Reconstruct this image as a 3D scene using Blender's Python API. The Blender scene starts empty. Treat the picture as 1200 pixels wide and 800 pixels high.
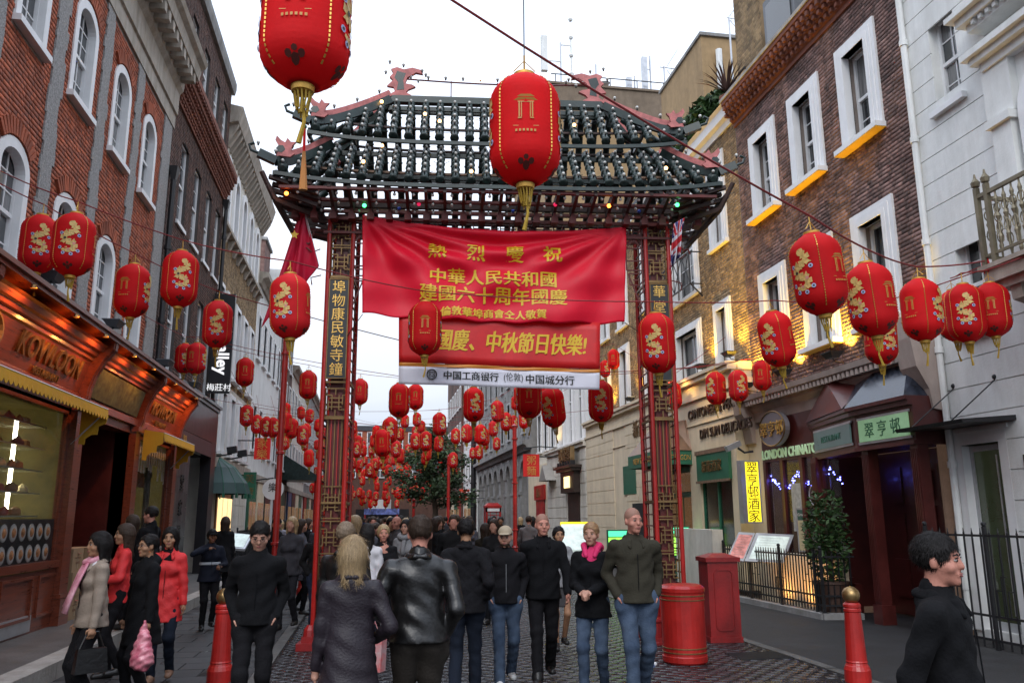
import bpy, bmesh, math, random
import numpy as np
from mathutils import Vector, Matrix
R = math.radians
random.seed(7); rng = np.random.default_rng(7)
scene = bpy.context.scene
C = scene.collection

# ---------------- camera ----------------
FPX, EYE, PITCH, YAW, ROLL = 960.0, 1.72, R(12.05), R(9.72), R(-0.3)
def ray(px, py):
    x = (px-600)/FPX; y = -(py-400)/FPX
    c, s = math.cos(ROLL), math.sin(ROLL); x, y = c*x-s*y, s*x+c*y
    fy = math.cos(PITCH)-y*math.sin(PITCH); fz = math.sin(PITCH)+y*math.cos(PITCH)
    return Vector((x*math.cos(YAW)+fy*math.sin(YAW), -x*math.sin(YAW)+fy*math.cos(YAW), fz))
E0 = Vector((0, 0, EYE))
def atD(px, py, d): return E0 + ray(px, py)*d
def atY(px, py, Y): r = ray(px, py); return E0 + r*(Y/r.y)
def atX(px, py, X): r = ray(px, py); return E0 + r*(X/r.x)
cam = bpy.data.cameras.new('camera'); co = bpy.data.objects.new('camera', cam); C.objects.link(co)
fw = ray(600, 400).normalized(); rt = (ray(700, 400)-ray(600, 400)).normalized(); up = rt.cross(fw)
M = Matrix((rt, up, -fw)).transposed().to_4x4(); M.translation = E0
co.matrix_world = M; cam.sensor_width = 36; cam.lens = FPX/1200*36; cam.clip_start = .05; cam.clip_end = 900
scene.camera = co

# ---------------- sky, sun, exposure ----------------
w = bpy.data.worlds.new('World'); scene.world = w; w.use_nodes = True
nt = w.node_tree; nt.nodes.clear()
def wn(t, **k):
    n = nt.nodes.new(t)
    for a, b in k.items(): setattr(n, a, b)
    return n
SUN_EL, SUN_ROT = R(38), R(200)
sky = wn('ShaderNodeTexSky', sky_type='NISHITA', sun_disc=False, sun_elevation=SUN_EL, sun_rotation=SUN_ROT)
tc = wn('ShaderNodeTexCoord'); mp = wn('ShaderNodeMapping'); mp.inputs['Scale'].default_value = (1, 1, 2.6)
no = wn('ShaderNodeTexNoise'); no.inputs['Scale'].default_value = 1.7; no.inputs['Detail'].default_value = 6; no.inputs['Roughness'].default_value = .5
cr = wn('ShaderNodeValToRGB'); cr.color_ramp.elements[0].position = .36; cr.color_ramp.elements[0].color = (5.9, 6.9, 8.6, 1)
cr.color_ramp.elements[1].position = .62; cr.color_ramp.elements[1].color = (8.3, 8.8, 9.8, 1)
mx = wn('ShaderNodeMix', data_type='RGBA'); mx.inputs['Factor'].default_value = .93
bg = wn('ShaderNodeBackground'); bg.inputs['Strength'].default_value = .085; ow = wn('ShaderNodeOutputWorld')
L = nt.links.new
L(tc.outputs['Generated'], mp.inputs['Vector']); L(mp.outputs[0], no.inputs['Vector']); L(no.outputs['Fac'], cr.inputs[0])
# overcast law: the cloud deck brightens smoothly from the horizon to the zenith as (1 + 2 sin(elevation)) / 3
sx_ = wn('ShaderNodeSeparateXYZ'); ab = wn('ShaderNodeMath', operation='MAXIMUM'); ab.inputs[1].default_value = 0; ma = wn('ShaderNodeMath', operation='MULTIPLY_ADD'); ma.inputs[1].default_value = 1.5; ma.inputs[2].default_value = .52
sc_ = wn('ShaderNodeVectorMath', operation='SCALE')
L(tc.outputs['Generated'], sx_.inputs[0]); L(sx_.outputs['Z'], ab.inputs[0]); L(ab.outputs[0], ma.inputs[0])
L(sky.outputs[0], mx.inputs['A']); L(cr.outputs[0], mx.inputs['B']); L(mx.outputs['Result'], sc_.inputs[0]); L(ma.outputs[0], sc_.inputs['Scale']); L(sc_.outputs[0], bg.inputs['Color']); L(bg.outputs[0], ow.inputs[0])
sl = bpy.data.lights.new('sun', 'SUN'); sl.energy = .6; sl.angle = R(25); sl.color = (1, .97, .93)
so = bpy.data.objects.new('sun', sl); C.objects.link(so); so.rotation_euler = (R(90)-SUN_EL, 0, R(180)-SUN_ROT)
vs = scene.view_settings; scene.display_settings.display_device = 'sRGB'
vs.view_transform = 'Standard'; vs.look = 'None'; vs.exposure = 0.86; vs.gamma = 1; vs.use_curve_mapping = False
cy = scene.cycles
try:
    cy.use_denoising = True; cy.max_bounces = 6; cy.diffuse_bounces = 3; cy.glossy_bounces = 3; cy.transmission_bounces = 4
    cy.transparent_max_bounces = 8; cy.sample_clamp_indirect = 6; cy.caustics_reflective = False; cy.caustics_refractive = False
except Exception: pass

# ---------------- materials ----------------
MATS = {}
def mat(name, col, rough=.6, metal=0., var=.12, bump=0., bscale=30., nscale=3., emit=None, es=0., alpha=None, spec=.5,
        isl=0., coat=0., trans=0., col2=None, dirt=0., coord='pos', stretch=(1, 1, 1), obr=None):
    """procedural principled: base colour with noise variation, optional per-island / per-object variation, dirt and bump"""
    if name in MATS: return MATS[name]
    m = bpy.data.materials.new(name); MATS[name] = m; m.use_nodes = True
    t = m.node_tree; N = t.nodes; lk = t.links.new; N.clear()
    out = N.new('ShaderNodeOutputMaterial'); p = N.new('ShaderNodeBsdfPrincipled'); lk(p.outputs[0], out.inputs[0])
    if coord == 'pos': g = N.new('ShaderNodeNewGeometry'); vec = g.outputs['Position']
    else: g = N.new('ShaderNodeTexCoord'); vec = g.outputs['Object']
    ms = N.new('ShaderNodeMapping'); ms.inputs['Scale'].default_value = stretch; lk(vec, ms.inputs['Vector']); vec = ms.outputs[0]
    n1 = N.new('ShaderNodeTexNoise'); n1.inputs['Scale'].default_value = nscale; n1.inputs['Detail'].default_value = 5; n1.inputs['Roughness'].default_value = .65
    lk(vec, n1.inputs['Vector'])
    r = N.new('ShaderNodeValToRGB'); e = r.color_ramp.elements
    c2 = col2 or tuple(min(1, c*(1+var)) for c in col)
    e[0].position = .33; e[0].color = tuple(c*(1-var) for c in col)+(1,); e[1].position = .68; e[1].color = tuple(c2)+(1,)
    lk(n1.outputs['Fac'], r.inputs[0]); cur = r.outputs[0]
    if isl or obr:
        gi = N.new('ShaderNodeNewGeometry'); oi = N.new('ShaderNodeObjectInfo')
        ad = N.new('ShaderNodeMath'); ad.operation = 'ADD'; lk(gi.outputs['Random Per Island'], ad.inputs[0]); lk(oi.outputs['Random'], ad.inputs[1])
        fr = N.new('ShaderNodeMath'); fr.operation = 'FRACT'; lk(ad.outputs[0], fr.inputs[0])
        src = fr.outputs[0] if isl else oi.outputs['Random']
        if obr:
            rr = N.new('ShaderNodeValToRGB'); rr.color_ramp.interpolation = 'CONSTANT'; el = rr.color_ramp.elements
            while len(el) < len(obr): el.new(.5)
            for i, cc in enumerate(obr): el[i].position = i/len(obr); el[i].color = tuple(cc)+(1,)
            lk(src, rr.inputs[0]); mm = N.new('ShaderNodeMix'); mm.data_type = 'RGBA'; mm.blend_type = 'MULTIPLY'; mm.inputs['Factor'].default_value = 1
            lk(cur, mm.inputs['A']); lk(rr.outputs[0], mm.inputs['B']); cur = mm.outputs['Result']
        else:
            mr = N.new('ShaderNodeMapRange'); mr.inputs['To Min'].default_value = 1-isl; mr.inputs['To Max'].default_value = 1+isl; lk(src, mr.inputs[0])
            mm = N.new('ShaderNodeVectorMath'); mm.operation = 'SCALE'; lk(cur, mm.inputs[0]); lk(mr.outputs[0], mm.inputs['Scale']); cur = mm.outputs[0]
    if dirt:
        n3 = N.new('ShaderNodeTexNoise'); n3.inputs['Scale'].default_value = .9; n3.inputs['Detail'].default_value = 8; n3.inputs['Roughness'].default_value = .7
        m3 = N.new('ShaderNodeMapping'); m3.inputs['Scale'].default_value = (2.5, 2.5, .5); lk(vec, m3.inputs['Vector']); lk(m3.outputs[0], n3.inputs['Vector'])
        r3 = N.new('ShaderNodeValToRGB'); r3.color_ramp.elements[0].position = .35; r3.color_ramp.elements[0].color = (1-dirt, 1-dirt*1.05, 1-dirt*1.15, 1)
        r3.color_ramp.elements[1].position = .6; r3.color_ramp.elements[1].color = (1, 1, 1, 1)
        lk(n3.outputs['Fac'], r3.inputs[0]); mm = N.new('ShaderNodeMix'); mm.data_type = 'RGBA'; mm.blend_type = 'MULTIPLY'; mm.inputs['Factor'].default_value = 1
        lk(cur, mm.inputs['A']); lk(r3.outputs[0], mm.inputs['B']); cur = mm.outputs['Result']
    lk(cur, p.inputs['Base Color'])
    rm = N.new('ShaderNodeMapRange'); rm.inputs['To Min'].default_value = max(0, rough-.09); rm.inputs['To Max'].default_value = min(1, rough+.09)
    lk(n1.outputs['Fac'], rm.inputs[0]); lk(rm.outputs[0], p.inputs['Roughness'])
    p.inputs['Metallic'].default_value = metal; p.inputs['Specular IOR Level'].default_value = spec
    if coat: p.inputs['Coat Weight'].default_value = coat; p.inputs['Coat Roughness'].default_value = .12
    if trans: p.inputs['Transmission Weight'].default_value = trans
    if alpha is not None: p.inputs['Alpha'].default_value = alpha
    if emit: p.inputs['Emission Color'].default_value = tuple(emit)+(1,); p.inputs['Emission Strength'].default_value = es
    if bump:
        n2 = N.new('ShaderNodeTexNoise'); n2.inputs['Scale'].default_value = bscale; n2.inputs['Detail'].default_value = 4
        lk(vec, n2.inputs['Vector']); b = N.new('ShaderNodeBump'); b.inputs['Strength'].default_value = bump; b.inputs['Distance'].default_value = .02
        lk(n2.outputs['Fac'], b.inputs['Height']); lk(b.outputs[0], p.inputs['Normal'])
    return m

m_stucco = mat('white_stucco', (.80, .81, .79), .75, var=.05, bump=.15, dirt=.16)
m_cream = mat('cream_stucco', (.76, .64, .46), .7, var=.06, bump=.1, dirt=.14)
m_cream2 = mat('pale_stucco', (.70, .66, .58), .75, var=.08, bump=.15, dirt=.25)
m_white = mat('white_paint', (.82, .82, .82), .5, var=.05, dirt=.08, bump=.06)
m_greyp = mat('grey_paint_timber', (.42, .43, .44), .55, var=.08, dirt=.2)
m_redbrick = mat('orange_red_brick', (.36, .09, .04), .85, var=.22, bump=.5, bscale=60, isl=.32, dirt=.15)
m_brownbrick = mat('plum_brown_brick', (.155, .078, .066), .85, var=.3, col2=(.28, .17, .145), nscale=2.2, bump=.4, bscale=60, isl=.5, dirt=.25)
m_darkbrick = mat('dark_brown_brick', (.10, .05, .036), .88, var=.22, bump=.5, bscale=60, isl=.4, dirt=.2)
m_yelbrick = mat('yellow_stock_brick', (.33, .225, .12), .88, var=.25, bump=.5, bscale=60, isl=.38, dirt=.28)
m_mortar = mat('grey_mortar', (.22, .18, .155), .95, var=.15, bump=.4, bscale=40)
m_mortar_d = mat('dark_mortar', (.08, .07, .065), .95, var=.15, bump=.4, bscale=40)
m_render = mat('pebbledash_render', (.30, .29, .28), .95, var=.35, bump=.9, bscale=45, nscale=28)
m_stone = mat('grey_limestone', (.29, .285, .28), .9, var=.15, bump=.5, dirt=.35, nscale=4)
m_kerb = mat('pale_kerbstone', (.36, .34, .31), .8, var=.15, bump=.4, dirt=.3)
m_cornice = mat('sandstone_cornice', (.44, .39, .33), .8, var=.1, bump=.3, dirt=.4)
m_terr = mat('terracotta_moulding', (.19, .065, .04), .85, var=.2, bump=.3, isl=.2)
m_slate = mat('roof_slate', (.05, .052, .06), .6, var=.3, bump=.3, isl=.25)
m_glass = mat('window_glass', (.02, .024, .028), .06, var=.2, spec=1., bump=.02, bscale=3)
m_glassc = mat('curtained_glass', (.16, .16, .16), .12, var=.4, spec=1., nscale=4, stretch=(1, 8, .4))
m_dark = mat('dark_interior', (.012, .011, .01), .9)
m_blackp = mat('black_paint', (.014, .014, .016), .4, var=.2, coat=.2)
m_iron = mat('black_iron', (.018, .018, .02), .45, metal=.2, var=.3, bump=.2)
m_pipe = mat('cast_iron_pipe', (.02, .019, .02), .5, var=.3, bump=.2)
m_maroon = mat('mahogany_wood', (.17, .035, .014), .3, var=.35, coat=.35, nscale=5, stretch=(3, .4, 6), bump=.08, bscale=25)
m_dmaroon = mat('dark_maroon_paint', (.075, .014, .012), .35, var=.25, coat=.25, bump=.08)
m_gold = mat('gold_leaf', (.75, .46, .12), .38, metal=.7, var=.18)
m_dgold = mat('tarnished_gold', (.22, .135, .055), .45, metal=.6, var=.3)
m_yellow = mat('yellow_awning_canvas', (.55, .31, .012), .7, var=.08, bump=.15)
m_red = mat('red_paint', (.46, .016, .012), .4, var=.2, bump=.06, dirt=.35, coat=.2)
m_fadedred = mat('faded_red_paint', (.52, .17, .16), .65, var=.3, nscale=9)
m_red2 = mat('worn_red_paint', (.30, .012, .012), .42, var=.25, dirt=.45, coat=.15, bump=.12)
m_green = mat('verdigris_green_tile', (.020, .038, .035), .4, var=.4, coat=.12, nscale=8, dirt=.3)
m_green2 = mat('green_paint', (.02, .13, .075), .45, var=.15)
m_brass = mat('aged_brass', (.32, .21, .09), .35, metal=.85, var=.25)
m_silver = mat('brushed_metal', (.5, .51, .53), .35, metal=.7, var=.12)
m_yellit = mat('lit_yellow_sign', (.75, .62, .02), .5, emit=(1, .78, .02), es=.75)
m_black = mat('black_lettering', (.012, .012, .012), .5)
m_ash = mat('weathered_wood', (.2, .12, .075), .7, var=.3, stretch=(1, 6, 1), bump=.3)
m_lead = mat('lead_flashing', (.12, .125, .135), .5, var=.2, metal=.2)
m_leaf = mat('leaf_green', (.035, .075, .02), .6, var=.4, isl=.45, spec=.35)
m_bark = mat('bark', (.07, .05, .035), .9, var=.3, bump=.6)

# ---------------- mesh helpers ----------------
class MB:
    def __init__(s): s.v = []; s.f = []; s.m = []
    def add(s, vs, fs, m=0):
        o = len(s.v); s.v += [tuple(v) for v in vs]; s.f += [tuple(i+o for i in f) for f in fs]; s.m += [m]*len(fs); return s
    def box(s, x0, x1, y0, y1, z0, z1, m=0):
        if x0 > x1: x0, x1 = x1, x0
        if y0 > y1: y0, y1 = y1, y0
        if z0 > z1: z0, z1 = z1, z0
        return s.add([(x0, y0, z0), (x1, y0, z0), (x1, y1, z0), (x0, y1, z0), (x0, y0, z1), (x1, y0, z1), (x1, y1, z1), (x0, y1, z1)],
                     [(0, 3, 2, 1), (4, 5, 6, 7), (0, 1, 5, 4), (1, 2, 6, 5), (2, 3, 7, 6), (3, 0, 4, 7)], m)
    def bar(s, a, b, w, h=None, m=0, upv=(0, 0, 1)):
        a = Vector(a); b = Vector(b); d = (b-a).normalized(); h = h or w; u = Vector(upv)
        if abs(d.dot(u)) > .98: u = Vector((0, 1, 0)) if abs(d.y) < .9 else Vector((1, 0, 0))
        sx = d.cross(u).normalized()*w/2; sy = sx.cross(d).normalized()*h/2
        vs = [p+q for p in (a, b) for q in (-sx-sy, sx-sy, sx+sy, -sx+sy)]
        return s.add(vs, [(0, 3, 2, 1), (4, 5, 6, 7), (0, 1, 5, 4), (1, 2, 6, 5), (2, 3, 7, 6), (3, 0, 4, 7)], m)
    def tube(s, pts, r, n=6, m=0, cap=True, sq=1.):
        P = [Vector(p) for p in pts]; rs = r if isinstance(r, (list, tuple)) else [r]*len(P); o = []
        pu = None
        for i, p in enumerate(P):
            d = (P[min(i+1, len(P)-1)]-P[max(i-1, 0)])
            if d.length < 1e-9: d = Vector((0, 0, 1))
            d.normalize()
            if pu is None: pu = Vector((0, 0, 1)) if abs(d.z) < .9 else Vector((0, 1, 0))
            x = d.cross(pu).normalized(); y = x.cross(d).normalized(); pu = y
            for k in range(n):
                t = 2*math.pi*k/n; o.append(p+x*math.cos(t)*rs[i]+y*math.sin(t)*rs[i]*sq)
        f = [(i*n+k, i*n+(k+1) % n, (i+1)*n+(k+1) % n, (i+1)*n+k) for i in range(len(P)-1) for k in range(n)]
        if cap: f += [tuple(range(n))[::-1], tuple(range((len(P)-1)*n, len(P)*n))]
        return s.add(o, f, m)
    def lathe(s, prof, n=16, c=(0, 0, 0), m=0, sx=1, sy=1):
        o = [(c[0]+r*sx*math.cos(2*math.pi*k/n), c[1]+r*sy*math.sin(2*math.pi*k/n), c[2]+z) for r, z in prof for k in range(n)]
        q = len(prof)
        f = [(i*n+k, i*n+(k+1) % n, (i+1)*n+(k+1) % n, (i+1)*n+k) for i in range(q-1) for k in range(n)]
        f += [tuple(range(n))[::-1], tuple(range((q-1)*n, q*n))]
        return s.add(o, f, m)
    def ball(s, c, r, n=8, k=5, m=0, rx=1, ry=1, rz=1):
        pr = [(max(1e-4, math.sin(math.pi*i/k))*r, -math.cos(math.pi*i/k)*r*rz) for i in range(k+1)]
        return s.lathe(pr, n, c, m, rx, ry)
    def prism(s, poly, d0, d1, axis='x', m=0):
        """poly in the plane across axis: x->(y,z), y->(x,z), z->(x,y)"""
        def P(u, v, d): return (d, u, v) if axis == 'x' else ((u, d, v) if axis == 'y' else (u, v, d))
        n = len(poly); vs = [P(u, v, d0) for u, v in poly]+[P(u, v, d1) for u, v in poly]
        return s.add(vs, [tuple(range(n))[::-1], tuple(range(n, 2*n))]+[(i, (i+1) % n, n+(i+1) % n, n+i) for i in range(n)], m)
    def mesh(s, name, mats, smooth=False):
        me = bpy.data.meshes.new(name); me.from_pydata(s.v, [], s.f)
        for mt in (mats if isinstance(mats, (list, tuple)) else [mats]): me.materials.append(mt)
        me.polygons.foreach_set('material_index', s.m)
        if smooth: me.polygons.foreach_set('use_smooth', [True]*len(s.f))
        bm = bmesh.new(); bm.from_mesh(me); bmesh.ops.recalc_face_normals(bm, faces=bm.faces); bm.to_mesh(me); bm.free()
        return me
def link(name, me, parent=None, world=True, loc=None):
    o = bpy.data.objects.new(name, me); C.objects.link(o)
    if parent is not None:
        o.parent = parent
        if world and parent.parent is None and parent.type == 'EMPTY': o.location = -parent.location
    if loc is not None: o.location = loc
    return o
def part(name, mb, mats, parent=None, world=True, smooth=False, loc=None):
    return link(name, mb.mesh(name, mats, smooth) if isinstance(mb, MB) else mb, parent, world, loc)
def part_split(name, mb, mats, parent, nv=8, nf=6):
    """every nv vertices of the collector are one piece: each becomes a part of its own"""
    out = []
    for i in range(len(mb.v)//nv):
        q = MB(); q.v = mb.v[i*nv:(i+1)*nv]; q.f = [tuple(j-i*nv for j in f) for f in mb.f[i*nf:(i+1)*nf]]; q.m = mb.m[i*nf:(i+1)*nf]; out.append(part(name, q, mats, parent))
    return out
def tag(o, label, cat, group=None, kind=None):
    if label: o['label'] = label
    if cat: o['category'] = cat
    if group: o['group'] = group
    if kind: o['kind'] = kind
    return o
def thing(name, label, cat, loc=(0, 0, 0), rz=0, group=None):
    o = bpy.data.objects.new(name, None); C.objects.link(o); o.location = loc; o.rotation_euler.z = rz; o.empty_display_size = .1
    return tag(o, label, cat, group)
def kids(o): return [c for c in C.objects if c.parent == o]
KID = {}
def copy_tree(o, parent=None, depth=0):
    if depth == 0: KID.clear(); [KID.setdefault(c.parent, []).append(c) for c in C.objects if c.parent]
    c = o.copy(); C.objects.link(c); c.parent = parent
    for ch in KID.get(o, []): copy_tree(ch, c, depth+1)
    return c
def npmesh(name, V, Q, mats, smooth=False, mi=None):
    me = bpy.data.meshes.new(name); me.vertices.add(len(V)); me.vertices.foreach_set('co', np.ascontiguousarray(V, dtype=np.float32).ravel())
    Q = np.ascontiguousarray(Q, dtype=np.int32); k = Q.shape[1]
    me.loops.add(Q.size); me.loops.foreach_set('vertex_index', Q.ravel()); me.polygons.add(len(Q))
    me.polygons.foreach_set('loop_start', np.arange(0, Q.size, k, dtype=np.int32))
    for mt in (mats if isinstance(mats, (list, tuple)) else [mats]): me.materials.append(mt)
    if mi is not None: me.polygons.foreach_set('material_index', np.ascontiguousarray(mi, dtype=np.int32))
    if smooth: me.polygons.foreach_set('use_smooth', np.ones(len(Q), dtype=bool))
    me.update(calc_edges=True); return me
def boxes_np(name, B, mats, bevel=0):
    """B: (n,6) x0 x1 y0 y1 z0 z1 -> one mesh"""
    B = np.asarray(B, float); n = len(B)
    ix = [(0, 2, 4), (1, 2, 4), (1, 3, 4), (0, 3, 4), (0, 2, 5), (1, 2, 5), (1, 3, 5), (0, 3, 5)]
    V = np.stack([B[:, list(i)] for i in ix], 1).reshape(-1, 3)
    F = np.array([(0, 3, 2, 1), (4, 5, 6, 7), (0, 1, 5, 4), (1, 2, 6, 5), (2, 3, 7, 6), (3, 0, 4, 7)])
    Q = (F[None]+np.arange(n)[:, None, None]*8).reshape(-1, 4)
    return npmesh(name, V, Q, mats)
# lettering: text curve -> mesh, centred, in the local XY plane (x right, y up, z out)
TXT = {}
def text_mesh(s, size=1., ext=.0, bold=0., shear=0., sx=1.):
    key = (s, size, ext, bold, shear, sx)
    if key in TXT: return TXT[key]
    cu = bpy.data.curves.new('t', 'FONT'); cu.body = s; cu.size = size; cu.extrude = ext; cu.offset = bold; cu.align_x = 'CENTER'; cu.align_y = 'CENTER'; cu.shear = shear
    cu.resolution_u = 3
    o = bpy.data.objects.new('t', cu); C.objects.link(o); dg = bpy.context.evaluated_depsgraph_get(); dg.update()
    me = bpy.data.meshes.new_from_object(o.evaluated_get(dg)); bpy.data.objects.remove(o)
    me.name = 'lettering'
    n = len(me.vertices); a = np.empty(n*3, dtype=np.float32); me.vertices.foreach_get('co', a); a = a.reshape(-1, 3)
    if n:
        c = (a.max(0)+a.min(0))/2; a[:, :2] -= c[:2]; a[:, 0] *= sx; me.vertices.foreach_set('co', a.ravel())
    TXT[key] = me; return me
def lettering(s, size, origin, xdir, ydir, m, parent, ext=.004, name='lettering', **k):
    if any(ord(c_) > 0x2e80 for c_ in s): k.pop('bold', None)
    me = text_mesh(s, size, ext, **k).copy(); xd = Vector(xdir).normalized(); yd = Vector(ydir).normalized(); zd = xd.cross(yd)
    me.materials.clear(); me.materials.append(m)
    T = Matrix((xd, yd, zd)).transposed().to_4x4(); T.translation = Vector(origin); me.transform(T)
    return link(name, me, parent)
# ---------------- facade helpers: side s=+1 right row (faces -x), s=-1 left row (faces +x); depth d>0 goes into the building
def fbx(mb, X, s, d0, d1, y0, y1, z0, z1, m=0): mb.box(X+s*d0, X+s*d1, y0, y1, z0, z1, m)
def wall(parent, X, s, y0, y1, z0, z1, ops, m, depth=.22, thick=7.5, name='wall', back=True):
    ys = sorted({y0, y1} | {v for o in ops for v in o[:2] if y0 < v < y1}); zs = sorted({z0, z1} | {v for o in ops for v in o[2:4] if z0 < v < z1})
    mb = MB()
    for a, b in zip(ys, ys[1:]):
        for c, d in zip(zs, zs[1:]):
            ym, zm = (a+b)/2, (c+d)/2
            if any(o[0] < ym < o[1] and o[2] < zm < o[3] for o in ops): continue
            mb.add([(X, a, c), (X, b, c), (X, b, d), (X, a, d)], [(0, 1, 2, 3)])
    for o in ops:
        a, b, c, d = max(o[0], y0), min(o[1], y1), max(o[2], z0), min(o[3], z1); Xb = X+s*depth
        mb.add([(X, a, c), (X, b, c), (X, b, d), (X, a, d), (Xb, a, c), (Xb, b, c), (Xb, b, d), (Xb, a, d)],
               [(0, 1, 5, 4), (1, 2, 6, 5), (2, 3, 7, 6), (3, 0, 4, 7)])
    w_ = part(name, mb, m, parent)
    if back:
        b = MB(); Xb = X+s*depth
        for a, bb in zip(ys, ys[1:]):
            for c, d in zip(zs, zs[1:]):
                b.add([(Xb+s*.05, a, c), (Xb+s*.05, bb, c), (Xb+s*.05, bb, d), (Xb+s*.05, a, d)], [(0, 1, 2, 3)])
        fbx(b, X, s, .3, thick, y0+.01, y1-.01, z0+.0, z1-.01)
        b.add([(X, y0, z0), (X+s*.3, y0, z0), (X+s*.3, y0, z1), (X, y0, z1)], [(0, 1, 2, 3)])
        b.add([(X, y1, z0), (X+s*.3, y1, z0), (X+s*.3, y1, z1), (X, y1, z1)], [(0, 1, 2, 3)])
        b.add([(X, y0, z1), (X+s*.3, y0, z1), (X+s*.3, y1, z1), (X, y1, z1)], [(0, 1, 2, 3)])
        part('rear_block', b, m, parent)
    return w_
def bricks(parent, X, s, y0, y1, z0, z1, ops, m, skip=(), proud=.006):
    """Flemish bond in real relief; ops = openings (ya,yb,za,zb,arch_rise)"""
    H, J = .065, .010; out = []; row = 0; z = z0
    def span(o, zc):
        ya, yb, za, zb = o[:4]; rise = o[4] if len(o) > 4 else 0
        if zc < za or zc > zb: return None
        if rise and zc > zb-rise:
            hw = (yb-ya)/2; t = (zc-(zb-rise))/rise; k = hw*math.sqrt(max(0, 1-t*t)); c = (ya+yb)/2; return c-k, c+k
        return ya, yb
    while z+H < z1:
        blk = sorted(filter(None, [span(o, z+H/2) for o in ops]+[span(o, z+H/2) for o in skip]))
        segs = []; cur = y0
        for a, b in blk:
            if a > cur: segs.append((cur, a))
            cur = max(cur, b)
        if cur < y1: segs.append((cur, y1))
        y = y0-(.06 if row % 2 else .225)-.0; k = row
        while y < y1:
            ln = .215 if k % 2 == 0 else .1025; a, b = y, y+ln
            for sa, sb in segs:
                p, q = max(a, sa), min(b, sb)
                if q-p > .03: out.append((p, q, z))
            y += ln+J; k += 1
        z += H+J; row += 1
    O = np.array(out); n = len(O); d = proud+rng.uniform(-.0025, .003, n); t = rng.uniform(-.0015, .0015, n)
    B = np.stack([np.full(n, X), X-s*d, O[:, 0], O[:, 1], O[:, 2]+t, O[:, 2]+H+t], 1)
    if s > 0: B[:, [0, 1]] = B[:, [1, 0]]
    o = part('brickwork', boxes_np('brickwork', B, m), None, parent); o['kind'] = 'stuff'; return o
PANE = {}
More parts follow.
